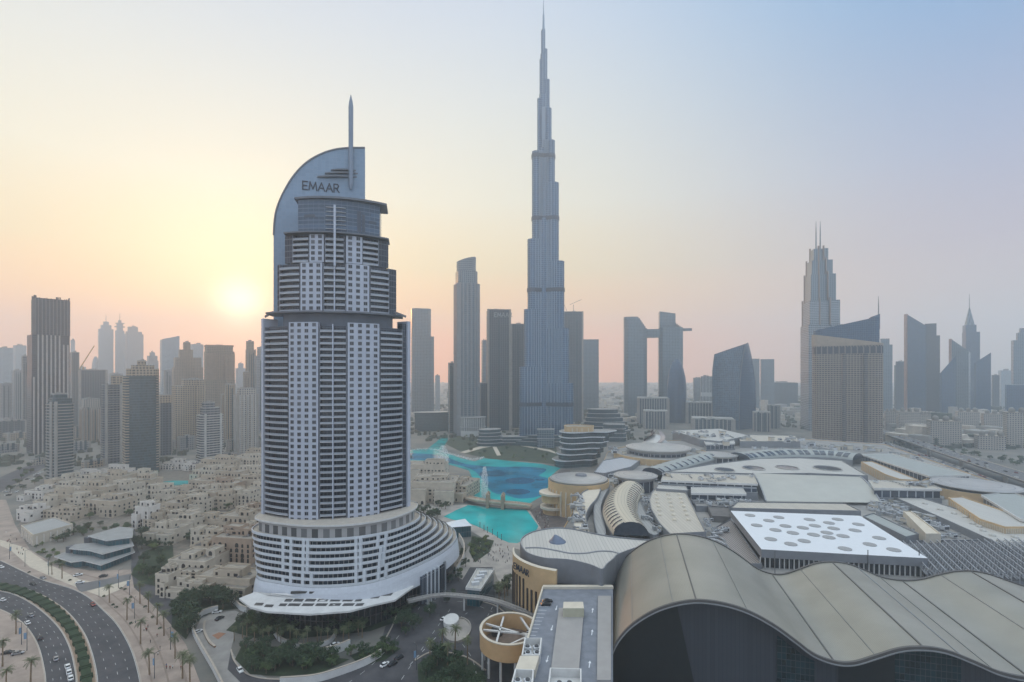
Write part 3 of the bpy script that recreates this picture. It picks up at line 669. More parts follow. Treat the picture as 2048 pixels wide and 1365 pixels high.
b.build('balcony_band', A['silver'], T)
MB().prism(fit(shape('box', .02, .3), 1450, 1285, 1326), Z(676, 1450), Z(659, 1450), 0, 1, bot=True).build('sky_bridge', [A['silver'], ROOFM], T)
MB().prism(fit(shape('box', .02, .3), 1450, 1350, 1384), Z(662.5, 1450), Z(657.5, 1450), 0, 1, bot=True).build('cantilever', [A['silver'], ROOFM], T)
def sail(name, label, Y, rows, m, rot, asp, kind='lens'):
    """tower lofted through (u0, u1, v) rows, wider at the waist and pointed on top"""
    T = thing(name, label, 'tower', (X((rows[0][0]+rows[0][1])/2, Y), Y, 0)); R = []
    for u0, u1, v in rows:
        q = fit(shape(kind, rot, asp, 20), Y, u0, u1); R.append([(x, y, max(0.0, Z(v, Y))) for x, y in q])
    b = MB(); b.loft(R); b.build('glass_shell', m, T); return T, R
sail('sail_tower', 'dark blue pointed arch tower in front of the twin linked towers', 1320, [(1335, 1374, 850), (1334, 1373, 800), (1334, 1373, 775), (1336, 1371, 755), (1339, 1367, 738), (1344, 1362, 726), (1349, 1357, 719)], A['blueglass'], .5, .8)
T = thing('wedge_tower', 'dark blue curved glass tower with a slanted wedge top', 'tower', (X(1467, 1168), 1168, 0)); Y = 1168
# curved front glass with a rising top edge, and a narrow pointed arch flank
def col(rows, Yc, n=14):
    o = []
    for i in range(n+1):
        t = i/n; v = rows[0][1]+(rows[-1][1]-rows[0][1])*t
        for (u0, v0), (u1, v1) in zip(rows, rows[1:]):
            if v1 <= v <= v0: u = u0+(u1-u0)*(v0-v)/(v0-v1)
        o.append(Vector((X(u, Yc), Yc, max(0.0, Z(v, Yc)))))
    return o
cL = col([(1428, 872), (1425, 820), (1424, 780), (1425, 740), (1429, 709)], 1175); cM = col([(1478, 874), (1479, 800), (1480, 765), (1483, 735), (1487, 708), (1491, 688)], 1146); cR = col([(1510, 871), (1512, 800), (1511, 765), (1507, 735), (1501, 705), (1496, 686)], 1180); cB = col([(1447, 867), (1446, 780), (1447, 740), (1452, 705)], 1222)
def side(a, c, m, nm, bul=0.0):
    b = MB(); w = 8; G_ = []
    for i in range(len(a)):
        nn = (c[i]-a[i]).cross(Vector((0, 0, 1))).normalized(); G_.append([a[i].lerp(c[i], k/w)+nn*bul*math.sin(math.pi*k/w) for k in range(w+1)])
    u0 = [0]
    for k in range(w): u0.append(u0[-1]+(G_[0][k+1]-G_[0][k]).length)
    for i in range(len(a)-1):
        for k in range(w): q = (G_[i][k], G_[i][k+1], G_[i+1][k+1], G_[i+1][k]); b.face(q, 0, [(u0[k], q[0].z), (u0[k+1], q[1].z), (u0[k+1], q[2].z), (u0[k], q[3].z)])
    b.build(nm, m, T)
side(cL, cM, A['wedge'], 'front_glass', 5); side(cM, cR, A['blueglass'], 'flank_glass', 2); side(cR, cB, A['blueglass'], 'rear_glass'); side(cB, cL, A['blueglass'], 'rear_glass')
b = MB(); b.face([cL[-1], cM[-1], cR[-1]]); b.face([cL[-1], cR[-1], cB[-1]]); b.build('roof', A['blueglass'], T)
b = MB()
for q in (cL, cM, cR):
    for e, f in zip(q, q[1:]): b.beam(e, f, 1.0)
b.build('edge_trim', STEEL, T)
tower('striped_block', 'low white block with vertical stripes between the two blue glass towers', 1500, [(1401, 1425, 754)], A['whitestripe'], rot=.1)
tower('low_block', 'low pale block just left of the white striped block', 1550, [(1386, 1403, 757)], A['pale_far'], rot=.1)
tower('slab_tower', 'blue grey slab immediately right of the wedge topped tower', 1800, [(1504, 1519, 718)], A['silver'], rot=.1, plant=False)
tower('slab_tower', 'second blue grey slab, broader, right of the wedge topped tower', 1800, [(1520, 1548.5, 719)], A['silver'], rot=.1, plant=False)
tower('office_block', 'long low brown grey office block beside the distant highway', 1900, [(1534, 1596, 766)], A['darkgrey'], rot=.15, asp=.5)
WHF = mat('white_frame', (164, 162, 156), .6)
def colonnade(label, Y, u0, u1, vt, n, rot=.08, asp=.5, m='darkgrey'):
    T, p, z = tower('colonnaded_block', label, Y, [(u0, u1, vt)], A[m], rot=rot, asp=asp, cat='building')
    fins(T, p[0], 0, z[0], n, 1.6, 1.4, WHF); MB().prism(grow(p[0], 1.2), z[0], z[0]+3, 0, bot=True).build('cornice', WHF, T)
colonnade('dark block with white columns left of pointed arch tower, upper row', 1290, 1275, 1336, 797, 12)
colonnade('small white colonnaded block below and left of pointed arch tower', 1180, 1287, 1334, 823, 8)
colonnade('stepped dark block with white columns between the pointed and the wedge tower', 1300, 1372, 1426, 806, 9)
colonnade('cream arcaded podium with square windows in front of the wedge tower', 1120, 1384, 1467, 838, 10)
colonnade('tall dark glass block framed in white right of the wedge tower', 1180, 1535, 1560, 812, 3)
colonnade('lower dark glass block framed in white touching the wedge tower', 1120, 1506, 1540, 826, 3)

# ---- right cluster
T, p, z = tower('stepped_glass_tower', 'tall stepped glass tower with two antennas behind the beige hotel slab', 1148, [(1601, 1686, 652), (1605, 1680, 604), (1609, 1672, 552), (1613, 1665.5, 524), (1620, 1656.5, 500)], A['silver'], rot=.3, kind='bay', asp=.9, plant=False)
for i, k in ((0, 5), (1, 3)): slabs(T, p[i], 4 if i == 0 else z[0], z[i], 3.9, .6, 1.2, mat('slab_pale2', (165, 168, 172)))
for i in range(1, 5):
    q = p[i]; zt = z[i]
    for e in (1, 4, 7): MB().box((q[e][0], q[e][1], z[i-1]), (2.6, 2.6, zt-z[i-1]+6), .3).build('corner_fin', mat('copper_fin', (132, 112, 100), .35, .5), T)
c = cen(p[-1])
for du in (1632, 1640.5): rod(T, X(du, 1140), 1140, z[-1], Z(445, 1148), 1.6, name='antenna')
T, p, z = tower('beige_hotel', 'broad beige hotel slab with curved left side under a dark glass wedge roof', 910, [(1624, 1766, 692)], A['address_mall'], rot=.0, asp=.32, plant=False,
                kind=[(-1, .32)]+[(-.72-.28*math.cos(t), .02-.34*math.sin(t)) for t in [math.pi/2*i/8 for i in range(9)]]+[(.9, -.32), (1, -.2), (1, .32)])
q = p[0]; CRM = mat('cream_fascia', (158, 142, 124), .7)
MB().prism(grow(q, .8), z[0]+.02, None, 0, 1, bot=True, ztop=lambda x, y: Z(668+21*((CX+F*x/y)-1624)/142, 910)).build('fascia', [CRM, ROOFM], T)
q3 = scl(q, .94); MB().prism(q3, Z(688, 910), None, 0, 1, ztop=lambda x, y: Z(660-22*((CX+F*x/y)-1630)/130, 910)).build('wedge_roof', [A['blueglass'], ROOFM], T)
MB().prism(fit(shape('box', .3, .8), 905, 1738, 1760), Z(660, 910), None, 0, 1, ztop=lambda x, y: Z(636-7*((CX+F*x/y)-1738)/22, 905)).build('roof_fin', [A['blueglass'], ROOFM], T)
for t in (.36, .66): MB().box((X(1624+142*t, 895), 878, 9), (5.5, 3, z[0]-24)).build('glass_bay', facade('bay_dim', (118, 110, 102), (38, 40, 48), 2.7, .8, 3.75, .62, off=.2), T)
MB().prism(grow(q, .5), z[0]-15, z[0]-2.5, 0, bot=True).build('top_windows', facade('top_glass', (120, 110, 102), (34, 40, 52), 9, .8, 30, .95, off=0, rough_g=.1), T)
rod(T, X(1757, 905), 905, Z(640, 905), Z(593, 905), 1.0, name='antenna')
MB().prism(fit(shape('box', 0, .35), 900, 1622, 1770), 0, 9, 0, 1).build('podium', [A['beige2'], ROOFM], T)
MB().box((X(1765, 895), 899, 0), (5, 5, z[0]+4), 0).build('pier', CRM, T)
tower('slab_tower', 'blue grey stepped tower showing behind the right edge of beige hotel', 1500, [(1760, 1785, 690), (1760, 1779, 678)], A['silver'], rot=.1, plant=False)
tower('chamfered_tower', 'short grey tower with chamfered cap right of the beige hotel', 1700, [(1788, 1813, 731), (1791, 1810, 724)], A['darkgrey'], rot=.1, kind='cham')
T, p, z = tower('slanted_tower', 'silver blade tower with a copper edge and roof sloping down right', 1500, [(1812, 1856, 627, 656)], A['blueglass'], rot=-.25, asp=.5, plant=False)
MB().box((p[0][0][0], p[0][0][1], 0), (7, 7, Z(628, 1500)), .3).build('copper_edge', mat('copper_fin2', (165, 128, 108), .4, .3), T)
tower('dark_tower', 'very dark blue tower with step, right of the silver blade', 1480, [(1848, 1880, 672), (1849, 1873, 648)], A['charcoal'], rot=.1, asp=.6, plant=False)
tower('slanted_tower', 'low blue tower with roof sloping down left, left of the copper edged pair', 1350, [(1879, 1912, 748, 712)], A['blueglass'], rot=.2, plant=False)
T, p, z = tower('slanted_tower', 'grey glass tower with copper edge sloping right, left of the spired tower', 1500, [(1901, 1941, 677, 706)], A['silver'], rot=-.2, asp=.5, plant=False)
MB().box((p[0][0][0], p[0][0][1], 0), (6, 6, Z(678, 1500)), .3).build('copper_edge', mat('copper_fin2', (165, 128, 108), .4, .3), T)
T, p, z = tower('spired_tower', 'blue tower with steep pyramid spire and needle', 1600, [(1924, 1960, 665), (1925, 1953, 651)], A['blueglass'], rot=.3, asp=1, plant=False)
c = cen(p[1]); hh_ = Z(612, 1600); q = scl(p[1], .75)
b = MB()
for i in range(4): b.face([(*q[i], z[1]), (*q[(i+1) % 4], z[1]), (c[0], c[1], hh_)])
b.build('pyramid', A['silver'], T); rod(T, *c, hh_-6, Z(588, 1600), 1.1)
tower('slanted_tower', 'dark tower with roof rising to its right, right of the spired tower', 1400, [(1948, 1982, 727, 706)], A['blueglass'], rot=.2, plant=False)
tower('low_tower', 'short dark tower right of the rising roof tower', 1600, [(1983, 1999, 751)], A['darkgrey'])
tower('low_tower', 'pale square tower between short dark tower and the right edge', 1900, [(1996, 2026, 742)], A['pale_far'])
T, p, z = tower('edge_tower', 'stepped brown tower with a peak cut by the right edge', 1450, [(2022, 2060, 681), (2032, 2060, 666), (2038, 2058, 657)], A['silver'], rot=.2, plant=False)
tower('dark_block', 'dark blue block at the right edge below the stepped peak tower', 1250, [(2010, 2065, 770)], A['blueglass'], rot=.1, plant=False)
# ---------------------------------------------------------------- the hotel tower
WHITE = mat('white_cladding', (178, 183, 194), .5, 0, .06, .2)
WHITEP = mat('white_podium', (200, 204, 208), .55, 0, .06, .2)
WHITE2 = mat('white_concrete', (206, 204, 200), .7, 0, .07, .3)
def var_glass(name, c1, c2):
    m = bpy.data.materials.new(name); m.use_nodes = True; N = m.node_tree.nodes; L = m.node_tree.links; b = N['Principled BSDF']; b.inputs['Roughness'].default_value = .12
    g = N.new('ShaderNodeNewGeometry'); o = N.new('ShaderNodeObjectInfo'); a = N.new('ShaderNodeMath'); a.operation = 'ADD'; L.new(g.outputs['Random Per Island'], a.inputs[0]); L.new(o.outputs['Random'], a.inputs[1])
    f = N.new('ShaderNodeMath'); f.operation = 'FRACT'; L.new(a.outputs[0], f.inputs[0]); r = N.new('ShaderNodeValToRGB'); r.color_ramp.elements[0].color = lin(c1); r.color_ramp.elements[1].color = lin(c2); r.color_ramp.elements[0].position = .35
    L.new(f.outputs[0], r.inputs[0]); L.new(r.outputs[0], b.inputs['Base Color']); MATS[name] = m; return m
GLASSD = facade('bay_glass', (84, 88, 96), (46, 52, 62), 1.7, .88, 3.3, .82, rough_g=.1, off=.1)
WGL = var_glass('window_glass', (26, 30, 38), (84, 86, 92))
WFR = mat('window_frame', (150, 152, 158), .5)
RAILG = mat('balcony_glass', (150, 156, 164), .2, 0, .06, .3)
GREYP = mat('grey_panel', (120, 124, 132), .4, .3, .08, .3)
SLABM = mat('balcony_slab', (176, 176, 178), .6, 0, .08, .3)
def circ3(a, b, c):
    ax, ay, bx, by, cx, cy_ = *a, *b, *c; d = 2*(ax*(by-cy_)+bx*(cy_-ay)+cx*(ay-by))
    ux = ((ax*ax+ay*ay)*(by-cy_)+(bx*bx+by*by)*(cy_-ay)+(cx*cx+cy_*cy_)*(ay-by))/d
    uy = ((ax*ax+ay*ay)*(cx-bx)+(bx*bx+by*by)*(ax-cx)+(cx*cx+cy_*cy_)*(bx-ax))/d
    return ux, uy, math.hypot(ax-ux, ay-uy)
PL, PC, PR = (X(524, 281), 281), (X(652, 270), 270), (X(820, 297), 297)
OX, OY, OR = circ3(PL, PC, PR)
def ang_at(u, R=None):
    """angle on the front arc seen in photo column u"""
    R = R or OR; k = (u-CX)/F; lo, hi = math.pi*1.05, math.pi*1.95; best = None
    for i in range(721):
        a = lo+(hi-lo)*i/720; x, y = OX+R*math.cos(a), OY+R*math.sin(a); e = abs(x/y-k)
        if best is None or e < best[0]: best = (e, a)
    return best[1]
def arcpt(a, r): return (OX+r*math.cos(a), OY+r*math.sin(a))
def arcpoly(a0, a1, r0, r1, n=8):
    """plan of a curved segment between radii r0 < r1"""
    o = [arcpt(a0+(a1-a0)*i/n, r1) for i in range(n+1)]; i_ = [arcpt(a1-(a1-a0)*i/n, r0) for i in range(n+1)]; return o+i_
HT = thing('hotel_tower', 'white grey curved hotel tower with rounded sail top, spire and terraced base', 'hotel', (OX, OY-OR+10, 0))
FH = 3.3
ZB, ZM = 47.5, Z(640, 272)
zA0, zA1 = Z(624, 272), Z(528, 274); zB1 = Z(469, 276); zC1 = Z(405, 280)
nwin = [0]; nbal = [0]; WREST = MB(); BREST = MB()
def window(a, r, z, w, h, each):
    t = (-math.sin(a), math.cos(a)); n = (math.cos(a), math.sin(a)); x, y = arcpt(a, r)
    b = MB() if each else WREST
    def q(hw, z0, z1, d, m): b.face([(x-t[0]*hw+n[0]*d, y-t[1]*hw+n[1]*d, z0), (x+t[0]*hw+n[0]*d, y+t[1]*hw+n[1]*d, z0), (x+t[0]*hw+n[0]*d, y+t[1]*hw+n[1]*d, z1), (x-t[0]*hw+n[0]*d, y-t[1]*hw+n[1]*d, z1)], m)
    W = w/2
    for (s0, s1, z0, z1) in ((-W-.18, W+.18, z-.18, z), (-W-.18, W+.18, z+h, z+h+.18), (-W-.18, -W, z, z+h), (W, W+.18, z, z+h)):
        cx_, hw = (s0+s1)/2, (s1-s0)/2
        p = [(x+t[0]*(cx_+e*hw), y+t[1]*(cx_+e*hw)) for e in (-1, 1)]
        b.prism([p[0], p[1], (p[1][0]+n[0]*.14, p[1][1]+n[1]*.14), (p[0][0]+n[0]*.14, p[0][1]+n[1]*.14)], z0, z1, 1, bot=True)
    q(W, z, z+h, .05, 0)
    cx_ = 0; p = [(x+t[0]*(e*.05), y+t[1]*(e*.05)) for e in (-1, 1)]
    b.prism([p[0], p[1], (p[1][0]+n[0]*.1, p[1][1]+n[1]*.1), (p[0][0]+n[0]*.1, p[0][1]+n[1]*.1)], z, z+h, 1)
    if each: b.build('window', [WGL, WFR], HT)
def balcony(a0, a1, r, z, dep, each):
    b = MB() if each else BREST
    b.prism(arcpoly(a0, a1, r-dep, r, 6), z, z+.35, 0, bot=True)
    b.prism(arcpoly(a0, a1, r-.18, r-.02, 6), z+.35, z+1.25, 1)
    if each: b.build('balcony', [SLABM, RAILG], HT)
def section(z0, z1, R, cols, each_w=0, each_b=0, zbot=None):
    """cols: (kind, u0, u1, n)"""
    nf = int(round((z1-z0)/FH)); fh = (z1-z0)/nf
    for kind, u0, u1, n in cols:
        a0, a1 = ang_at(u0, R), ang_at(u1, R)
        if kind == 'win':
            MB().prism(arcpoly(a0, a1, R-3, R+.5, 10), zbot if zbot else z0, z1, 0).build('window_wall', [WHITE], HT)
            for f in range(nf):
                for k in range(n):
                    a = a0+(a1-a0)*(k+.5+(.14-.28*k/(n-1) if n > 1 else 0)*0)/n
                    nwin[0] += 1; window(a, R+.5, z0+f*fh+.95, 1.85, 1.75, nwin[0] <= each_w)
        elif kind == 'bay':
            MB().prism(arcpoly(a0, a1, R-6, R-2.2, 8), z0, z1, 0, v0=z0).build('bay_glazing', [GLASSD], HT)
            for f in range(nf):
                nbal[0] += 1; balcony(a0+.006, a1-.006, R+.35, z0+f*fh, 2.4, nbal[0] <= each_b)
            for a in (a0, a1): MB().prism(arcpoly(a-.004, a+.004, R-2.2, R-.2, 2), z0, z1, 0).build('bay_side', [GREYP], HT)
            if n:
                am = (a0+a1)/2; MB().prism(arcpoly(am-.006, am+.006, R-2.2, R+.75, 2), z0, z1+1, 0).build('bay_pier', [WHITE], HT)
        elif kind == 'glass':
            MB().prism(arcpoly(a0, a1, R-4, R-.6, 4), z0, z1, 0, v0=z0).build('glass_strip', [GLASSD], HT)
        elif kind == 'fin':
            MB().prism(arcpoly(a0, a1, R-8, R+.4, 2), zbot if zbot else z0, z1+1.5, 0).build('edge_fin', [WHITE], HT)
# main shaft
section(ZB, ZM-1.5, OR, [('win', 579, 637, 4), ('win', 695, 758, 4)], each_w=100, zbot=ZB-2)
section(ZB, ZM-3.5, OR, [('bay', 529.5, 577, 0), ('bay', 639, 693, 1), ('bay', 760, 805, 0)], each_b=90)
section(ZB, ZM, OR, [('fin', 524, 528, 0), ('glass', 805.5, 813, 0), ('fin', 814, 820, 0)], zbot=ZB-2)
# upper, narrower tiers
section(zA0, zA1, OR-1.5, [('glass', 553, 558, 0), ('bay', 559, 600, 0), ('win', 602, 645, 3), ('bay', 647, 691, 1), ('win', 693, 738, 3), ('bay', 740, 778, 0), ('glass', 779, 794, 0)], 0, 100)
section(zA1+.6, zB1-1, OR-3, [('glass', 568, 584, 0), ('bay', 585, 618, 0), ('win', 620, 648, 2), ('bay', 650, 688, 1), ('win', 692, 724, 2), ('bay', 725, 757, 0), ('glass', 758, 778, 0)], 0, 0)
o = WREST.build('window', [WGL, WFR], HT); o['kind'] = 'stuff'
o = BREST.build('balcony', [SLABM, RAILG], HT); o['kind'] = 'stuff'
def core(z0, z1, R, u0, u1, back, name='core'):
    a0, a1 = ang_at(u0, R), ang_at(u1, R)
    front = [arcpt(a0+(a1-a0)*i/20, R-2.9) for i in range(21)]
    nx, ny = (PR[1]-PL[1]), -(PR[0]-PL[0]); l = math.hypot(nx, ny); nx, ny = -nx/l, -ny/l
    bk = [(front[-1][0]+nx*back, front[-1][1]+ny*back), (front[0][0]+nx*back, front[0][1]+ny*back)]
    return MB().prism(front+bk, z0, z1, 0, 1).build(name, [mat('core_dark', (96, 102, 112), .5), WHITE2], HT)
core(ZB-2, ZM-3, OR, 527, 817, 14); core(ZM-3, zA1-.5, OR-1.5, 558, 790, 13); core(zA1-.5, zB1-1, OR-3, 572, 775, 12)
# thin overhanging roofs
LEDGE = mat('ledge_dark', (104, 106, 112), .5, .2)
for zz, R, u0, u1, ov, th, bk in ((Z(626, 271), OR, 536, 802, 1.5, .9, 14), (zB1-.5, OR-2.2, 572, 774, 2.0, .7, 13)):
    a0, a1 = ang_at(u0, R), ang_at(u1, R); fr = [arcpt(a0+(a1-a0)*i/20, R+ov) for i in range(21)]
    nx, ny = -(PR[1]-PL[1]), (PR[0]-PL[0]); l = math.hypot(nx, ny)
    MB().prism(fr+[(fr[-1][0]+nx/l*bk, fr[-1][1]+ny/l*bk), (fr[0][0]+nx/l*bk, fr[0][1]+ny/l*bk)], zz, zz+th, 0, bot=True).build('ledge_roof', [LEDGE], HT)
# slanting canopy blades at the ledge ends
for u, s_ in ((530, -1), (812, 1)):
    x, y = X(u, 286), 286
    MB().beam((x, y, Z(634, 286)), (x-s_*6, y-3, Z(626, 286)), .5, 1.2).build('blade', LEDGE, HT)
# crown drum
R = OR-5.0; DRUM = facade('drum_glass', (104, 116, 130), (72, 88, 106), 40, 1, 2.2, .8, rough_g=.12, lines=(3.0, .12, (120, 130, 142)), off=.1)
a0, a1 = ang_at(596, R), ang_at(760, R); fr = [arcpt(a0+(a1-a0)*i/24, R) for i in range(25)]
nx, ny = -(PR[1]-PL[1]), (PR[0]-PL[0]); l = math.hypot(nx, ny); nx /= l; ny /= l
MB().prism(fr+[(fr[-1][0]+nx*14, fr[-1][1]+ny*14), (fr[0][0]+nx*14, fr[0][1]+ny*14)], zB1-1, zC1, 0, 1).build('crown_drum', [DRUM, WHITE2], HT)
fr2 = [arcpt(a0-.03+(a1-a0+.08)*i/24, R+1.2+2.2*(i/24)) for i in range(25)]
MB().prism(fr2+[(fr2[-1][0]+nx*16, fr2[-1][1]+ny*16), (fr2[0][0]+nx*16, fr2[0][1]+ny*16)], zC1, zC1+1.1, 0, bot=True).build('crown_roof', [LEDGE], HT)
for u0, u1, v0, v1 in ((608, 630, 436, 442), (738, 752, 440, 446), (714, 722, 424, 466), (724, 730, 430, 466)):
    MB().prism(arcpoly(ang_at(u0, R), ang_at(u1, R), R-.3, R+.08, 3), Z(v1, 281), Z(v0, 281), 0, bot=True).build('vent', [mat('vent_dark', (70, 76, 88), .4)], HT)
for k in range(6):
    MB().prism(arcpoly(ang_at(652, R), ang_at(692, R), R-.3, R+.9, 4), Z(465-8.4*k, 281), Z(464-8.4*k, 281), 0, bot=True).build('balcony_shelf', [SLABM], HT)
a = ang_at(670, OR); x, y = arcpt(a, OR+.9)
MB().box((x, y, zA1-2), (1.1, 1.1, Z(413, 272)-zA1+2), a).build('mast_fin', [WHITE], HT)
# rounded sail slab behind
SA, SB = Vector((X(547, 293), 293, 0)), Vector((X(730, 307), 307, 0)); sd = (SB-SA).normalized(); sn = Vector((-sd.y, sd.x, 0))
def on_sail(u, v, d=0.0):
    k = (u-CX)/F; t = (k*SA.y-SA.x)/(sd.x-k*sd.y); p = SA+sd*t
    q = p-sn*(-d) if False else p-sn*d; return Vector((q.x, q.y, Z(v, p.y)))
SAILM = facade('sail_panels', (136, 152, 168), (126, 146, 166), 2.2, .94, 2.2, .93, rough_g=.3, rough_w=.4, vary=.05, off=.03)
out = [(547, 700), (547, 471), (549.5, 437), (555, 413), (568, 383), (588, 351), (613.5, 325), (643, 308), (672, 299), (700, 296), (730, 296), (730, 700)]
curve = [Vector((u, v, 0)) for u, v in out[:1]]+smooth_line([(u, v, 0) for u, v in out[1:10]], 6)+[Vector((730, 296, 0)), Vector((730, 700, 0))]
fr = [on_sail(c.x, c.y) for c in curve]; bk = [p+sn*9 for p in fr]; b = MB()
b.face(fr, 0, [((p-SA).dot(sd), p.z) for p in fr]); b.face(bk[::-1], 0, [((p-SA).dot(sd), p.z) for p in bk[::-1]])
for i in range(len(fr)-1): b.face([fr[i+1], fr[i], bk[i], bk[i+1]], 1)
b.build('sail_slab', [SAILM, GREYP], HT)
b = MB(); rim = fr[1:-1]
for p, q in zip(rim, rim[1:]): b.beam(p-sn*.25, q-sn*.25, .5, .8)
b.build('sail_rim', [LEDGE], HT)
for v, u0, u1 in ((343, 662, 712), (349, 650, 716), (356, 635, 714)):
    b = MB(); n_ = 10; A_, B_ = [], []
    for i in range(n_+1):
        u = u0+(u1-u0)*i/n_; bul = 2.4*math.sin(math.pi*min(1, .12+.88*i/n_)); A_.append(on_sail(u, v, .1)); B_.append(on_sail(u, v, .1+bul))
    pts = A_+B_[::-1]; b.face(pts); b.face([p+Vector((0, 0, .8)) for p in pts][::-1])
    for i in range(n_): b.face([B_[i], B_[i+1], B_[i+1]+Vector((0, 0, .8)), B_[i]+Vector((0, 0, .8))])
    b.build('horizontal_fin', [LEDGE], HT)
sp = on_sail(702, 378, 2.0); zt = Z(190, sp.y); b = MB()
b.loft([[(sp.x+w*math.cos(t), sp.y+w*.8*math.sin(t), z) for t in [i*math.pi/4+.39 for i in range(8)]] for w, z in ((.6, Z(379, sp.y)), (1.35, Z(370, sp.y)), (1.45, Z(215, sp.y)), (1.15, Z(205, sp.y)), (.55, Z(196, sp.y)), (.15, zt))])
b.build('spire', mat('spire_grey', (122, 132, 146), .4, .3, .05), HT)
def letters(word, origin, ux, up, h, m, parent, depth=.4, name='lettering', gap=.28):
    """block letters as bars: origin = lower left, ux/up unit vectors"""
    S = {'E': [((0, 0), (0, 1)), ((0, 0), (.55, 0)), ((0, .5), (.48, .5)), ((0, 1), (.55, 1))], 'M': [((0, 0), (.12, 1)), ((.12, 1), (.45, .15)), ((.45, .15), (.78, 1)), ((.78, 1), (.9, 0))],
         'A': [((0, 0), (.38, 1)), ((.38, 1), (.76, 0)), ((.16, .33), (.6, .33))], 'R': [((0, 0), (0, 1)), ((0, 1), (.42, 1)), ((.42, 1), (.55, .78)), ((.55, .78), (.42, .5)), ((.42, .5), (0, .5)), ((.25, .5), (.62, 0))]}
    W = {'E': .58, 'M': .92, 'A': .78, 'R': .62}; x = 0.0; b = MB(); nrm = Vector(ux).cross(Vector(up)).normalized()
    for ch in word:
        for p, q in S[ch]:
            P0 = Vector(origin)+(Vector(ux)*(x+p[0])+Vector(up)*p[1])*h+nrm*depth/2; P1 = Vector(origin)+(Vector(ux)*(x+q[0])+Vector(up)*q[1])*h+nrm*depth/2
            d = (P1-P0).normalized(); s_ = d.cross(nrm)*(h*.065); c = [P0-s_-d*h*.05, P1-s_+d*h*.05, P1+s_+d*h*.05, P0+s_-d*h*.05]
            b.face([k+nrm*depth/2 for k in c]); 
            for i in range(4): b.face([c[i]-nrm*depth/2, c[(i+1) % 4]-nrm*depth/2, c[(i+1) % 4]+nrm*depth/2, c[i]+nrm*depth/2])
        x += W[ch]+gap
    return b.build(name, m, parent), x-gap
SIGN = mat('sign_dark', (44, 48, 60), .5)
o_ = on_sail(605.5, 379, .15); hh_ = (379-363)/F*o_.y; wid_ = (on_sail(678, 379)-on_sail(605.5, 379)).length
tot = .58+.92+.78+.78+.62; letters('EMAAR', o_, sd, (0, 0, 1), hh_, SIGN, HT, .3, gap=(wid_/hh_-tot)/4)
# dark bits on the letters of the far block tower
T_, p_, z_ = DT; q0, q1 = p_[0][0], p_[0][1]; fx = (Vector((*q1, 0))-Vector((*q0, 0))); ln_ = fx.length; fx.normalize()
letters('EMAAR', Vector((*q0, z_[0]-16))+fx*ln_*.28, fx, (0, 0, 1), 9, mat('sign_white', (150, 156, 162), .5), T_, .6, gap=.2)
# terraced base
BOT = [(-137, 292), (-136.5, 267), (-118, 257.5), (-99.6, 253.5), (-80, 256.0), (-67, 264), (-53.6, 281), (-41, 305), (-36.6, 330), (-48, 352), (-90, 342), (-126, 315)]
TOP = [(-142, 290), (-140.5, 270), (-119, 259.5), (-100, 256), (-81, 259), (-65.5, 269), (-56.5, 284), (-54.5, 296), (-58, 306), (-70, 314), (-95, 312), (-130, 303)]
cB = [tuple(p[:2]) for p in smooth_line([(x, y, 0) for x, y in BOT], 8, True)]; cT = [tuple(p[:2]) for p in smooth_line([(x, y, 0) for x, y in TOP], 8, True)]
def inset(poly, d):
    n = len(poly); out = []
    a = sum(poly[i][0]*poly[(i+1) % n][1]-poly[(i+1) % n][0]*poly[i][1] for i in range(n)); sg = 1 if a > 0 else -1
    for i in range(n):
        p, q = poly[i-1], poly[(i+1) % n]; tx, ty = q[0]-p[0], q[1]-p[1]; l_ = math.hypot(tx, ty) or 1
        out.append((poly[i][0]-ty/l_*d*sg, poly[i][1]+tx/l_*d*sg))
    return out
PGL = facade('terrace_glass', (150, 150, 148), (46, 54, 64), 2.4, .85, 3.2, .85, rough_g=.1, off=.08, vary=.5)
NF = 7; z0f, z1f = 23.2, 46.0; fh = (z1f-z0f)/NF
TERR = mat('terrace_floor', (188, 178, 164), .8, 0, .1, .4)
def parapet(b, poly, z, h, t, m=0):
    q = inset(poly, t); n = len(poly)
    for i in range(n):
        j = (i+1) % n; a, c, d, e = poly[i], poly[j], q[j], q[i]
        b.face([(*a, z), (*c, z), (*c, z+h), (*a, z+h)], m); b.face([(*a, z+h), (*c, z+h), (*d, z+h), (*e, z+h)], m); b.face([(*d, z+.01), (*e, z+.01), (*e, z+h), (*d, z+h)], m)
for k in range(NF+1):
    t = (k/NF)**1.15; poly = [(a[0]+(c[0]-a[0])*t, a[1]+(c[1]-a[1])*t) for a, c in zip(cB, cT)]; z = z0f+k*fh
    b = MB(); b.prism(poly, z-.45, z, 0, 1, bot=True); parapet(b, poly, z, .95, .35); b.build('terrace_slab', [WHITEP, TERR], HT)
    if k < NF: MB().prism(inset(poly, 2.2), z, z+fh-.45, 0, top=False).build('terrace_glazing', [PGL], HT)
    else:
        MB().prism(inset(poly, 3.4), z, z+6.2, 0, top=False).build('deck_glazing', [facade('deck_glass', (170, 168, 166), (104, 104, 104), 6, .55, 6.4, .8, off=.1, vary=.5)], HT)
        ru = inset(poly, 1.5); b = MB(); b.prism(ru, z+6.2, z+6.7, 0, 1, bot=True); parapet(b, ru, z+6.7, .35, .3); b.build('collar_roof', [WHITE2, TERR], HT)
def near_col(poly, u):
    best = min((p for p in poly if p[1] < 300), key=lambda p: abs(CX+F*p[0]/p[1]-u)); return best
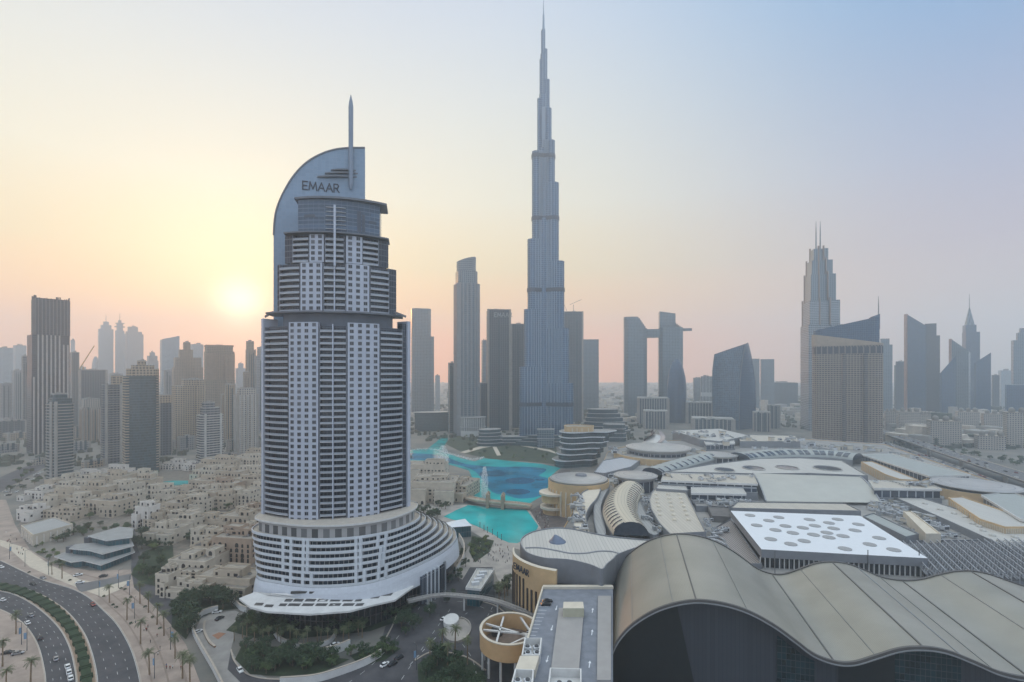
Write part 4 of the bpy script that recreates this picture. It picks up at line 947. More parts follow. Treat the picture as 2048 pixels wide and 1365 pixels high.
for u in (566, 580, 606, 618, 712, 724, 757, 768):
    for k in range(NF):
        t = (k/NF)**1.15; poly = [(a[0]+(c[0]-a[0])*t, a[1]+(c[1]-a[1])*t) for a, c in zip(cB, cT)]; x, y = near_col(poly, u)
        MB().box((x, y+1.2, z0f+k*fh), (1.5, 2.3, fh), 0).build('terrace_pier', [WHITEP], HT)
bw = [(p[0], p[1]) for p in cB]; rb = inset(cB, -1.2)
b = MB(); b.loft([[(*p, 12.5) for p in inset(cB, -1.8)], [(*p, 15) for p in inset(cB, -1.6)], [(*p, 20) for p in inset(cB, -.9)], [(*p, z0f-.45) for p in inset(cB, -.2)]], cap=False)
b.build('base_wall', [facade('base_tiles', (196, 200, 206), (202, 206, 212), 1.6, .94, 1.2, .92, rough_g=.4, vary=.04, off=.04)], HT, smooth=False)
MB().prism(inset(cB, 1.5), 0, 12.5, 0, top=False).build('lobby_glazing', [facade('lobby', (66, 60, 56), (26, 28, 32), 3, .8, 5, .9, off=.05)], HT)
# tall window panels on the right flank of the base
for k in range(7):
    u = 846+k*9.2; x, y = near_col([p for p in inset(cB, -2.1)], u); i = min(range(len(cB)), key=lambda j: abs(cB[j][0]-x)+abs(cB[j][1]-y)); p, q = cB[i-1], cB[(i+1) % len(cB)]
    a = math.atan2(q[1]-p[1], q[0]-p[0]); MB().box((x, y, 1.5), (4.4, 1.0, 15.5), a).build('tall_window', [facade('tallwin', (150, 154, 160), (58, 66, 78), 1.1, .8, 16, .98, off=.01)], HT)
    MB().box((x+2.9*math.cos(a), y+2.9*math.sin(a), 0), (.9, 1.6, 18), a).build('tall_pier', [WHITEP], HT)
# entrance canopy with dark skylights
can = [(478, 1197, 16.5), (500, 1214, 16), (534, 1223, 15.5), (620, 1228, 15), (700, 1222, 15), (745, 1210, 15), (790, 1200, 14.6), (829, 1172, 14.2), (760, 1168, 18.5), (640, 1186, 19.5), (540, 1187, 19), (510, 1184, 18)]
cw = [Vector(G3(u, v, z)) for u, v, z in can]; b = MB(); low = [p-Vector((0, 0, .9)) for p in cw]
cc = Vector(G3(640, 1200, 17.6)); n = len(cw)
for i in range(n): j = (i+1) % n; b.face([cw[i], cw[j], cc], 0); b.face([low[j], low[i], cc-Vector((0, 0, .9))], 0); b.face([low[i], low[j], cw[j], cw[i]], 0)
cano = b.build('canopy', [WHITE2], HT)
def canz(u, v):
    """height of the canopy plate seen at a photo point"""
    best = None; o = Vector((0, 0, H)); d = Vector(((u-CX)/F, 1, -(v-HZ)/F))
    for i in range(n):
        a, c, e = cw[i], cw[(i+1) % n], cc; nn = (c-a).cross(e-a); dn = nn.dot(d)
        if abs(dn) < 1e-9: continue
        t = nn.dot(a-o)/dn; p = o+d*t
        s0 = (c-a).cross(p-a).dot(nn); s1 = (e-c).cross(p-c).dot(nn); s2 = (a-e).cross(p-e).dot(nn)
        if min(s0, s1, s2) >= -1e-6*nn.length_squared: return p
    return None
SKYL = mat('skylight_dark', (72, 70, 68), .3, 0, .2, 1)
for r_, (vv, us) in enumerate(((1201, [(570, 584), (588, 606), (611, 631), (636, 656), (661, 681), (686, 706), (711, 724)]), (1210, [(559, 573), (577, 600), (605, 627), (632, 654), (659, 681), (686, 708), (712, 727)]), (1208.5, [(510, 526)]), (1212, [(530, 546)]), (1195, [(743, 759)]), (1190, [(764, 784)]))):
    for u0, u1 in us:
        tilt = .06*(u0-620)/10
        pts = [canz(u0+2, vv-2.4), canz(u1+2, vv-2.4-tilt), canz(u1-2, vv+2.6-tilt), canz(u0-2, vv+2.6)]
        if any(p is None for p in pts): continue
        b = MB(); up = Vector((0, 0, .12)); b.face([p+up for p in pts][::-1])
        for i in range(4): b.face([pts[i], pts[(i+1) % 4], pts[(i+1) % 4]+up, pts[i]+up])
        b.build('skylight', SKYL, cano)
for u0, u1, v in ((583, 616, 1184.5), (620, 650, 1184), (654, 685, 1182.5), (690, 727, 1178)):
    p, q = Vector(G3(u0, v, 20.6)), Vector(G3(u1, v-1.5, 20.6)); b = MB(); b.beam(p-Vector((0, .6, 0)), q-Vector((0, .6, 0)), 1.2, 1.0); b.build('slot_window', SKYL, HT)
# ---------------------------------------------------------------- the mall and its roofs
MG = 'roofs of the shopping mall'
def xy(px, z): return [G(u, v, z) for u, v in px]
def sm2(p, n=6, closed=True): return [tuple(q[:2]) for q in smooth_line([(x, y, 0) for x, y in p], n, closed)]
SEAM = lambda name, c, p=2.4, w=.12, k=.82: facade(name, tuple(int(x*k) for x in c), c, p, 1-w/p*2, 400, 1, rough_g=.55, rough_w=.6, vary=.05, off=0)
BEIGE = SEAM('roof_beige', (184, 176, 162)); PALE = SEAM('roof_pale', (184, 181, 174)); GREY = SEAM('roof_mid', (152, 152, 150)); WARMW = mat('cream_wall', (196, 166, 124), .8, 0, .08, .2)
GREEN = SEAM('roof_greenish', (156, 160, 156)); BLUEG = mat('blue_grey_wall', (124, 126, 130), .6, 0, .08, .2); TAR = mat('tar_roof', (112, 108, 104), .9, 0, 0, .15, (86, 84, 84))
RBASE = mat('roof_deck', (158, 154, 148), .9, 0, 0, .06, (128, 126, 124)); CREAMR = mat('cream_roof', (204, 194, 176), .8, 0, .06, .3)
GLB = facade('clerestory', (168, 172, 176), (52, 62, 76), 7, .86, 30, .96, rough_g=.1, off=.01)
DK = mat('skylight_glass', (52, 62, 74), .12, 0, .2, .4)
def slab(name, label, px, z, z0=0.0, wall=None, roof=None, sm=0, par=.8, glass=0.0, cat='mall roof', group=None, base=None):
    """a building volume whose roof outline is given by photo points at height z; glass = height of a glazed band under the eaves"""
    p = xy(px, z); 
    if sm: p = sm2(p, sm)
    c = cen(p); T = thing(name, label, cat, (c[0], c[1], z0), group)
    w = p if not glass else inset(p, 1.5)
    if glass:
        MB().prism(inset(p, 1.5), z-glass-1, z-1, 0, top=False).build('clerestory', GLB, T)
        if z-glass-1 > z0: MB().prism(p, z0, z-glass-1, 0, 1).build('wall', [wall or BLUEG, RBASE], T)
        b = MB(); b.prism(p, z-1, z, 0, 1, bot=True)
    else: b = MB(); b.prism(p, z0, z, 0, 1)
    if par: parapet(b, p, z, par, .5)
    b.build('roof' if glass else 'wall', [(WHITE2 if glass else wall) or BLUEG, roof or BEIGE], T)
    return T, p
def domelets(T, pts, z, r, m=None):
    m = m or PALE
    for u, v in pts:
        x, y = G(u, v, z); rr = r; b = MB(); b.loft([[(x+rr*k*math.cos(t), y+rr*k*math.sin(t), z+h) for t in [i*math.pi/7 for i in range(14)]] for k, h in ((1, .0), (.96, .5), (.7, 1.1), (.3, 1.4))]); b.build('roof_dome', m, T, smooth=True)
def disc(name, label, u, v, ru, z, drop=2.0, cone=2.0, m=None, hump=None, T=None, seg=64, cat='mall roof'):
    Yc = (H-z)*F/(v-HZ); xc = X(u, Yc); R = ru*Yc/F
    if T is None: T = thing(name, label, cat, (xc, Yc, 0), MG)
    c = lambda r, h: [(xc+r*math.cos(2*math.pi*i/seg), Yc+r*math.sin(2*math.pi*i/seg), h) for i in range(seg)]
    b = MB(); b.loft([c(R*.97, z-drop), c(R, z-drop*.4), c(R, z), c(R*.96, z+.2), c(R*.6, z+cone*.6), c(R*.2, z+cone)], cap=True); b.build('disc_roof', m or PALE_DISC, T, smooth=True)
    b = MB(); 
    for k in (.55, .8, .96):
        ra, rb = c(R*k, z+.35+cone*(1-k)*1.05), c(R*k-.5, z+.38+cone*(1-k)*1.05); b.loft([ra, rb], cap=False)
    b.build('roof_seam', GREY_S, T)
    return T, xc, Yc, R
PALE_DISC = mat('disc_metal', (182, 180, 176), .36, .5, .08, .12); GREY_S = mat('seam_grey', (140, 142, 146), .5)
def drum(T, xc, Yc, R, z0, z1, m, nf=0, fm_=None, name='drum_wall', rot=0):
    poly = [(xc+R*math.cos(2*math.pi*i/64), Yc+R*math.sin(2*math.pi*i/64)) for i in range(64)]
    b = MB(); b.prism(poly, z0, z1, 0, 1); parapet(b, poly, z1, 1.0, .6); b.build(name, [m, RBASE], T)
    if nf:
        for i in range(nf):
            a = math.pi*(1.05+.9*i/nf); MB().box((xc+(R+.2)*math.cos(a), Yc+(R+.2)*math.sin(a), z0), (1.0, 1.1, (z1-z0)*.8), a).build('wall_fin', fm_ or CREAMR, T)
# podium under everything
slab('mall_podium', 'broad grey service roof spreading under all the mall volumes', [(1160, 1000), (1200, 940), (1215, 905), (1300, 885), (1500, 872), (1620, 880), (1770, 890), (1900, 935), (2060, 990), (2200, 1060), (2200, 1330), (1800, 1330), (1260, 1170), (1150, 1110), (1120, 1070)], 19, wall=WARMW, roof=RBASE, cat='mall', par=.8)
# lakeside drum with circular roof
T, xc, yc, R = disc('round_hall', 'cream ribbed drum by the lake under a disc roof with small hump', 1157, 956, 57, 31, cone=2.5)
drum(T, xc, yc, R*1.06, 0, 28.6, WARMW, 16)
b = MB(); b.loft([[(xc+2+r*math.cos(t), yc-2+r*.8*math.sin(t), h) for t in [i*math.pi/6 for i in range(12)]] for r, h in ((6, 33), (5, 35.2), (2.6, 35.8))]); b.build('roof_hump', BLUEG, T)
xa, ya = X(1108, 470), 470.0
for r_, z0, z1 in ((14, 18, 20), (11.5, 11, 18), (13, 5, 7), (10.5, 0, 5)): MB().prism([(xa+r_*math.cos(2*math.pi*i/32), ya+r_*math.sin(2*math.pi*i/32)) for i in range(32)], z0, z1, 0, bot=True).build('terrace', CREAMR if z1-z0 < 3 else WARMW, T)
T, xc, yc, R = disc('round_hall', 'smaller disc roof between the lakeside drum and the long pale roof', 1271, 950, 43, 33, cone=1.2)
drum(T, xc, yc, R*.82, 19, 31.2, GLB)
T, xc, yc, R = disc('round_hall', 'widest disc roof on a broad low cream drum at the back of mall', 1316, 894, 63, 34, drop=3, cone=3.5)
drum(T, xc+5, yc, R*1.5, 0, 26, WARMW, 24); drum(T, xc, yc, R*.9, 26, 31.2, GLB, name='glass_drum')
T, xc, yc, R = disc('round_hall', 'small disc roof on slender posts beside ribbed skylight arcade', 1437, 909, 36, 31, cone=.8)
drum(T, xc, yc, R*.75, 19, 29.2, GLB)
for i in range(10):
    a = math.pi*(1+i/9); MB().tube([(xc+R*.92*math.cos(a), yc+R*.92*math.sin(a), 19), (xc+R*.92*math.cos(a), yc+R*.92*math.sin(a), 29.2)], .4, 6).build('post', WHITE2, T)
T, xc, yc, R = disc('round_hall', 'disc roof on a cream ribbed drum beside the highway at right', 1951, 969, 71, 30, drop=1.2, cone=1.0)
drum(T, xc, yc, R*1.16, 0, 27, WARMW, 14)
# swirling shell dome
Y = 690.0; xc = X(1312, Y); T = thing('shell_dome', 'swirling shell shaped glass roof glowing orange behind the widest disc', 'dome', (xc, Y, 0), MG)
for k in range(3):
    b = MB(); A_, B_ = [], []
    for i in range(15):
        t = i/14; a = 2.2*k+math.pi*1.25*t+.4; r = 30*(1-.72*t); A_.append((xc+r*math.cos(a), Y+r*.9*math.sin(a), 26+24*t**1.3)); B_.append((xc+r*.35*math.cos(a+.5), Y+r*.3*math.sin(a+.5), 28+26*t))
    b.strip(A_, B_); b.build('shell', mat('shell_glass', (150, 140, 138), .18, .5, .05, .2), T, smooth=True)
MB().loft([[(xc+r*math.cos(2*math.pi*i/40), Y+r*.9*math.sin(2*math.pi*i/40), h) for i in range(40)] for r, h in ((33, 19), (33, 27), (30, 29), (16, 36), (5, 46))]).build('dome_base', PALE_DISC, T, smooth=True)
# vaults
def vault(name, label, px, z, rise, rib=None, m=None, seg=40, n=14, ribs=0, endwall=True, group=MG, ribm=None, flat=1.0, T=None):
    """barrel roof along photo centreline points (u, v, half width in metres) at base height z"""
    cl = smooth_line([(*G(u, v, z+rise), w) for u, v, w in px], 12); cl = resample(cl, seg); R = []; fr = []
    for i, p in enumerate(cl):
        d = (cl[min(i+1, seg-1)]-cl[max(i-1, 0)]); d.z = 0; d.normalize(); nn = Vector((-d.y, d.x, 0)); w = p.z; fr.append((p, nn, w, d))
        R.append([(p.x+nn.x*w*math.cos(t), p.y+nn.y*w*math.cos(t), z+rise*math.sin(t)**flat) for t in [math.pi*j/n for j in range(n+1)]])
    T = T or thing(name, label, 'mall roof', (cl[seg//2].x, cl[seg//2].y, 0), group)
    b = MB(); b.loft(R, close=False, cap=False); b.build('vault', m or PALE, T, smooth=True)
    if endwall:
        b = MB(); b.face(R[0]); b.build('end_glazing', DK, T); b = MB(); b.face(R[-1]); b.build('end_glazing', DK, T)
    b = MB()
    for i in range(seg-1):
        for e in (0, n): 
            a, c = R[i][e], R[i+1][e]; b.face([(a[0], a[1], 12), (c[0], c[1], 12), c, a])
    b.build('side_wall', BLUEG, T)
    for k in range(ribs):
        i = int((k+.5)/ribs*(seg-1)); p, nn, w, d = fr[i]
        for sgn, (ta, tb) in ((1, (.12, .38)), (-1, (.62, .88))):
            b = MB(); A_, B_ = [], []; hw = rib or 1.0
            for j in range(7):
                t = math.pi*(ta+(tb-ta)*j/6); o = Vector((p.x+nn.x*(w+.25)*math.cos(t), p.y+nn.y*(w+.25)*math.cos(t), z+(rise+.25)*math.sin(t)**flat)); A_.append(o-d*hw); B_.append(o+d*hw)
            b.strip(A_, B_); b.build('roof_window', ribm or DK, T)
    return T, R
vault('barrel_arcade', 'long curving barrel roof with rows of small windows and arched end', [(1262, 1044, 11.5), (1246, 1020, 12.5), (1240, 1000, 13), (1246, 978, 13), (1262, 962, 12)], 25, 9, rib=.9, ribs=20, m=SEAM('roof_vault', (190, 180, 160), 2.6, .14))
vault('ribbed_arcade', 'ribbed barrel skylight curving between two disc roofs', [(1305, 936, 12), (1345, 924, 13), (1385, 913, 13), (1420, 906, 12)], 27, 6, rib=2.0, ribs=10, m=GREEN)
vault('ribbed_arcade', 'longer ribbed barrel skylight in front of the beige hotel', [(1478, 906, 16), (1540, 900, 16), (1600, 899, 16), (1660, 901, 16), (1716, 907, 15)], 27, 7, rib=3.0, ribs=15, m=GREEN)
# plain roofs
slab('outer_strip_roof', 'curved pale service strip outside the barrel arcade', [(1166, 985), (1200, 975), (1196, 995), (1180, 1015), (1172, 1035), (1176, 1060), (1150, 1062), (1146, 1035), (1150, 1010)], 26, roof=CREAMR, sm=4, group=MG)
slab('inner_strip_roof', 'narrow pale gutter roof hugging left side of the barrel arcade', [(1208, 975), (1220, 972), (1206, 1000), (1202, 1025), (1212, 1068), (1196, 1072), (1188, 1040), (1190, 1005)], 24, roof=GREY, sm=4, group=MG)
slab('gutter_roof', 'curved grey walkway hugging the right side of the barrel arcade', [(1272, 965), (1285, 968), (1280, 995), (1296, 1035), (1318, 1066), (1300, 1070), (1276, 1040), (1264, 1005)], 24, roof=GREY, sm=4, group=MG)
T, p = slab('fan_roof', 'beige fan shaped roof with rows of small humps', [(1314, 975), (1370, 983), (1412, 1066), (1340, 1070), (1318, 1048), (1302, 1020), (1298, 1000), (1304, 985)], 27.5, roof=BEIGE, group=MG)
domelets(T, [(u+dx, v) for j, v in enumerate((990, 998, 1006, 1014, 1022, 1031, 1041)) for u, dx in ((1312+j*1.6, 0), (1334+j*2.2, 2), (1354+j*3.2, 4)) if not (j == 6 and u < 1325)], 27.6, 1.6, CREAMR)
slab('glazed_long_roof', 'long beige flat roof over a dark glazed band, left of large vault', [(1328, 947), (1508, 952), (1516, 970), (1322, 962)], 33, roof=BEIGE, glass=6, group=MG)
slab('low_flat_roof', 'small pale roof with upstand directly in front of the long glazed roof', [(1316, 970), (1372, 972), (1376, 983), (1312, 979)], 29, roof=PALE, group=MG)
slab('low_flat_roof', 'pale strip roof with glazing right of the fan shaped roof', [(1382, 976), (1486, 978), (1493, 990), (1382, 988)], 29, roof=PALE, glass=4, group=MG)
slab('low_flat_roof', 'plain grey beige roof terrace between the fan roof and large vault', [(1384, 996), (1500, 1000), (1508, 1016), (1392, 1014)], 23, roof=RBASE, group=MG)
T, p = slab('oculus_roof', 'large pale roof pierced by a row of oval skylights', [(1330, 945), (1420, 930), (1520, 918), (1600, 917), (1683, 922), (1736, 953), (1620, 948), (1512, 949)], 31, roof=PALE, group=MG)
for u, v, r in ((1449, 941, 9), (1507, 937.5, 10), (1574, 936.5, 10), (1655, 938, 12)):
    x, y = G(u, v, 31); MB().prism([(x+r*math.cos(i*math.pi/16), y+r*1.15*math.sin(i*math.pi/16)) for i in range(32)], 31.02, 31.5, 0).build('oculus', DK, T); 
    b = MB(); parapet(b, [(x+(r+.8)*math.cos(i*math.pi/16), y+(r+.8)*1.15*math.sin(i*math.pi/16)) for i in range(32)], 31.02, 1.0, .8); b.build('oculus_rim', PALE_DISC, T)
# big convex vault face
zt, zb = 33.0, 21.5
bk = [Vector((*G(u, v, zt), zt)) for u, v in ((1506, 947), (1720, 954))]; frn = [Vector((*G(u, v, zb), zb)) for u, v in ((1532, 1003), (1762, 1006))]
T = thing('convex_vault', 'large smooth convex vault sloping down towards the white roof', 'mall roof', tuple((bk[0]+frn[1])/2)[:2]+(0,), MG); R = []
for i in range(13):
    t = i/12; s_ = 1-(1-t)**1.0; zz = zb+(zt-zb)*math.cos(t*math.pi/2)**.9; R.append([Vector((*(bk[0].lerp(frn[0], t)).xy, zz)), Vector((*(bk[1].lerp(frn[1], t)).xy, zz))])
b = MB(); 
for a, c in zip(R, R[1:]): b.face([a[0], c[0], c[1], a[1]], 0, [(0, 0), (0, 4), (60, 4), (60, 0)])
b.build('vault', mat('vault_metal', (176, 174, 164), .45, .1, .05, .08), T, smooth=True)
for e in (0, 1):
    b = MB(); pts = [r_[e] for r_ in R]; b.face(pts+[Vector((pts[-1].x, pts[-1].y, 12)), Vector((pts[0].x, pts[0].y, 12))]); b.build('end_wall', BLUEG, T)
    b = MB()
    for a, c in zip(pts, pts[1:]): b.beam(a+Vector((0, 0, .3)), c+Vector((0, 0, .3)), 1.0, .8)
    b.build('vault_rim', GREY_S, T)
slab('glazed_long_roof', 'beige flat roof over dark windows, right of large vault', [(1736, 962), (1852, 965), (1884, 980), (1748, 978)], 31, roof=BEIGE, glass=6.5, group=MG)
slab('long_green_roof', 'long greenish grey roof with glazed side running beside the highway', [(1722, 910), (1782, 908), (1942, 951), (1858, 954)], 30, roof=GREEN, glass=6, group=MG)
slab('long_green_roof', 'greenish grey roof with dark windows at the right edge below the drum', [(1962, 992), (2020, 985), (2130, 1020), (2130, 1060), (2040, 1040)], 29, roof=GREEN, glass=7, group=MG)
T, p = slab('strip_roof', 'pale diagonal strip roof dotted with small domes', [(1780, 992), (1832, 993), (2010, 1050), (2110, 1085), (2110, 1125), (2010, 1095), (1900, 1045)], 23.5, roof=PALE, group=MG)
domelets(T, [(1850, 1008), (1880, 1020), (1908, 1028), (1930, 1035), (1945, 1048), (1966, 1062), (1985, 1072), (1958, 1054), (1990, 1056), (2012, 1066), (2030, 1075), (2000, 1083)], 23.6, 2.0)
for lab, px, wall in (('cream slotted parapet block with pale roof, right of the diagonal strip', [(1896, 997), (1925, 995), (2075, 1046), (2060, 1056), (2010, 1056), (1960, 1040)], WARMW), ('cream slotted parapet block behind the glazed beige roof', [(1722, 925), (1744, 924), (1838, 962), (1800, 960), (1770, 950)], WARMW)):
    T, p = slab('slotted_block', lab, px, 27.5, roof=PALE, wall=wall, group=MG); fins(T, p, 20, 27, 14, .5, .5, CREAMR, 'slot_fin')
slab('hip_roof', 'beige hipped roof with pale ridge behind the white spotted roof', [(1475, 1005), (1690, 1008), (1722, 1024), (1462, 1018)], 26, roof=BEIGE, group=MG)
slab('hip_roof', 'slate grey sloping roof beside right edge of the white spotted roof', [(1726, 1034), (1748, 1028), (1838, 1070), (1812, 1076)], 24, roof=GREEN, group=MG)
slab('cream_ridge_roof', 'long cream ridged roof among ducts behind the steel trusses', [(1806, 1024), (1822, 1024), (1882, 1070), (1852, 1070)], 26, roof=CREAMR, wall=CREAMR, group=MG)
slab('glazed_back_roof', 'flat pale roof with skylight slots behind the widest disc', [(1345, 862), (1440, 858), (1500, 872), (1440, 884), (1400, 880)], 30, roof=PALE, group=MG)
slab('glazed_back_roof', 'pale roof over white columns left of the beige hotel foot', [(1405, 878), (1466, 876), (1470, 888), (1412, 890)], 28, roof=PALE, glass=6, group=MG)
slab('glazed_back_roof', 'low pale roofs with slots in front of the wedge tower', [(1476, 870), (1590, 872), (1600, 884), (1480, 884)], 28, roof=BEIGE, group=MG)
slab('lake_roof', 'pale blue grey terrace roof leading from the widest disc to the lakeside drum', [(1206, 922), (1240, 916), (1290, 914), (1262, 935), (1210, 948), (1188, 946)], 24, roof=SEAM('roof_blue', (168, 170, 174)), group=MG)
slab('dark_pit', 'dark brown screened plant pit left of the white spotted roof', [(1415, 1014), (1458, 1016), (1462, 1036), (1424, 1034)], 23, roof=TAR, wall=TAR, group=MG)
slab('ribbed_dark_roof', 'dark ribbed service roof along the left of the white spotted roof', [(1424, 1060), (1462, 1040), (1524, 1130), (1440, 1130)], 21.5, roof=SEAM('roof_dark', (104, 98, 94), 1.6, .3, 1.6), group=MG)
# white roof with round grilles
T = thing('white_spotted_roof', 'bright white roof with dark round grilles on a dark glazed base', 'mall roof', (*G(1620, 1060, 30), 0), MG)
p = xy([(1461, 1022), (1720, 1032), (1856, 1117), (1523, 1099)], 30.0); MB().prism(p, 25.2, 30, 0, 1, bot=True).build('white_roof', [BLUEG, mat('bright_white', (216, 219, 222), .5, 0, .02, .3)], T)
MB().prism(inset(p, 3), 0, 25.2, 0, top=False).build('glazing', facade('dark_hall', (70, 74, 80), (28, 34, 40), 3, .85, 9, .95, off=.02), T)
GR = mat('round_grille', (152, 152, 152), .6, .2, .2, 2.0)
Z6 = lambda q: (1500+q[0]*.2676, 820+q[1]*.2677)
for q in ((50, 865), (140, 830), (215, 805), (190, 900), (265, 870), (445, 822), (395, 883), (320, 922), (485, 868), (590, 847), (655, 820), (625, 888), (475, 935), (575, 920), (590, 955), (695, 945), (810, 858), (785, 903), (155, 968), (305, 1005), (405, 982), (710, 1040), (895, 1008), (965, 960), (1075, 1048), (0, 790)):
    x, y = G(*Z6(q), 30); r = 3.5; b = MB(); b.prism([(x+r*math.cos(i*math.pi/12), y+r*math.sin(i*math.pi/12)) for i in range(24)], 30.02, 30.35, 0); b.build('round_grille', GR, T)
for u in (1547, 1732, 1834):
    x, y = G(u, 1120, 27); MB().beam((x, y-1.5, 12), (x, y-1.5, 33), .35).build('lattice_mast', STEEL, T)
for k in range(34):
    t = k/33; a, c = Vector((*p[3], 0)), Vector((*p[2], 0)); q = a.lerp(c, t); MB().box((q.x, q.y+1.4, 8), (.5, .5, 17.2)).build('hall_column', WHITE2, T)
# steel trusses at right
TG = 'steel roof trusses beside the white roof'
slab('truss_deck', 'dark service deck under the grey roof trusses', [(1800, 1084), (2060, 1080), (2200, 1175), (1858, 1158)], 20.5, roof=mat('dark_deck', (92, 92, 94), .9, 0, 0, .3, (70, 70, 72)), group=MG)
for k in range(20):
    A0, B0 = Vector((*G(1806+k*13.5, 1090-k*.3, 25), 25)), Vector((*G(1858+k*17, 1150+k*.8, 25), 25)); b = MB()
    T = thing('roof_truss', 'grey lattice roof truss in the row right of the white roof', 'truss', tuple((A0+B0)/2), TG); up = Vector((0, 0, 2.6)); n_ = 14
    sdv = (B0-A0).cross(Vector((0, 0, 1))).normalized()*1.2
    ch = MB(); ch.beam(A0+sdv, B0+sdv, .35); ch.beam(A0-sdv, B0-sdv, .35); ch.beam(A0+up, B0+up, .4)
    STP = mat('truss_paint', (150, 152, 156), .5); ch.build('chord', STP, T)
    for i in range(n_):
        p0, p1 = A0.lerp(B0, i/n_), A0.lerp(B0, (i+1)/n_); m_ = (p0+p1)/2+up
        for s_ in (sdv, -sdv): b.beam(p0+s_, m_, .2); b.beam(m_, p1+s_, .2)
        b.beam(p0+sdv, p0-sdv, .2)
    b.build('web', STP, T); c2 = MB()
    for t in (.05, .5, .95): q = A0.lerp(B0, t); c2.beam(q, (q.x, q.y, 18), .4)
    c2.build('strut', STP, T)
# the wave roof in front
d_ = Vector((.226, .974, 0)).normalized(); cc_ = d_.dot(Vector((89.4, 266, 0)))
PRF = [(1227, 1186), (1229, 1165), (1234, 1146), (1244, 1126), (1262, 1106), (1290, 1087), (1320, 1075), (1353, 1069), (1390, 1072), (1425, 1082), (1460, 1100), (1490, 1121), (1515, 1139), (1544, 1149), (1570, 1149), (1600, 1139), (1632, 1128), (1664, 1125), (1695, 1129), (1730, 1142), (1765, 1156), (1804, 1162), (1840, 1160), (1880, 1150), (1910, 1144), (1941, 1143), (1975, 1149), (2010, 1161), (2050, 1174), (2100, 1183), (2150, 1182)]
def wav(u, v):
    k = (u-CX)/F; y = cc_/(d_.x*k+d_.y); return Vector((k*y, y, H-(v-HZ)/F*y))
prof = smooth_line([wav(u, v) for u, v in PRF], 5); LW = 79.5
T = thing('wave_roof', 'huge grey beige wave shaped metal roof with dark arched end in the foreground', 'mall roof', tuple(prof[len(prof)//2].xy)+(0,), MG)
WMAT = bpy.data.materials.new('wave_metal'); WMAT.use_nodes = True; _b = WMAT.node_tree.nodes['Principled BSDF']; N_ = WMAT.node_tree.nodes; L_ = WMAT.node_tree.links
_b.inputs['Metallic'].default_value = .4; _b.inputs['Roughness'].default_value = .36
_uv = N_.new('ShaderNodeUVMap'); _sp = N_.new('ShaderNodeSeparateXYZ'); L_.new(_uv.outputs[0], _sp.inputs[0])
_m1 = N_.new('ShaderNodeMath'); _m1.operation = 'FRACT'; _m0 = N_.new('ShaderNodeMath'); _m0.operation = 'DIVIDE'; _m0.inputs[1].default_value = .6; L_.new(_sp.outputs[0], _m0.inputs[0]); L_.new(_m0.outputs[0], _m1.inputs[0])
_m2 = N_.new('ShaderNodeMath'); _m2.operation = 'LESS_THAN'; _m2.inputs[1].default_value = .1; L_.new(_m1.outputs[0], _m2.inputs[0])
_g = N_.new('ShaderNodeNewGeometry'); _t = N_.new('ShaderNodeTexNoise'); _t.inputs['Scale'].default_value = .05; _t.inputs['Detail'].default_value = 8; L_.new(_g.outputs['Position'], _t.inputs['Vector'])
_r = N_.new('ShaderNodeValToRGB'); _r.color_ramp.elements[0].color = lin((143, 140, 128)); _r.color_ramp.elements[1].color = lin((162, 158, 146)); _r.color_ramp.elements[0].position = .3; _r.color_ramp.elements[1].position = .7; L_.new(_t.outputs[0], _r.inputs[0])
_x = N_.new('ShaderNodeMix'); _x.data_type = 'RGBA'; L_.new(_m2.outputs[0], _x.inputs[0]); L_.new(_r.outputs[0], _x.inputs[6]); _x.inputs[7].default_value = lin((128, 126, 118)); L_.new(_x.outputs[2], _b.inputs['Base Color'])
b = MB(); NS = 8
for j in range(NS):
    A_ = [p-d_*(LW*j/NS) for p in prof]; B_ = [p-d_*(LW*(j+1)/NS) for p in prof]; u = 0
    for i in range(len(A_)-1):
        l_ = (A_[i+1]-A_[i]).length; b.face([A_[i], B_[i], B_[i+1], A_[i+1]], 0, [(u, 0), (u, 9), (u+l_, 9), (u+l_, 0)]); u += l_
b.build('roof_skin', WMAT, T, smooth=True)
RIMD = mat('rim_dark', (92, 90, 88), .5, .2, .06, .5); RIML = mat('rim_light', (138, 140, 142), .5, .2, .05, .5); DARKW = facade('arch_wall', (46, 50, 57), (57, 62, 70), 1.5, .93, 400, 1, rough_g=.45, vary=.12, off=0)
b = MB()
for a, c in zip(prof, prof[1:]): b.beam(a+Vector((0, 0, .2)), c+Vector((0, 0, .15)), 1.0, .7)
b.build('rear_rim', RIMD, T)
fr = [p-d_*LW for p in prof]; b = MB(); b2 = MB()
for a, c in zip(fr, fr[1:]): b.beam(a-d_*.1+Vector((0, 0, .15)), c-d_*.1+Vector((0, 0, .15)), 1.0, .9); b2.beam(a-d_*.9+Vector((0, 0, -.5)), c-d_*.9+Vector((0, 0, -.5)), .35, .4)
b.build('front_rim', RIMD, T); b2.build('rim_lip', RIML, T)
b = MB(); low = [p+d_*7-Vector((0, 0, .9)) for p in fr]; b.strip([p-Vector((0, 0, .7)) for p in fr], low); b.build('soffit', mat('soffit', (88, 88, 94), .6), T)
b = MB(); u = 0
for a, c in zip(low, low[1:]):
    l_ = math.hypot(c.x-a.x, c.y-a.y); b.face([(a.x, a.y, 0), (c.x, c.y, 0), c, a], 0, [(u, 0), (u+l_, 0), (u+l_, c.z), (u, a.z)]); u += l_
b.build('end_wall', DARKW, T)
def prof_at(u):
    return min(prof, key=lambda p: abs(CX+F*p.x/p.y-u))
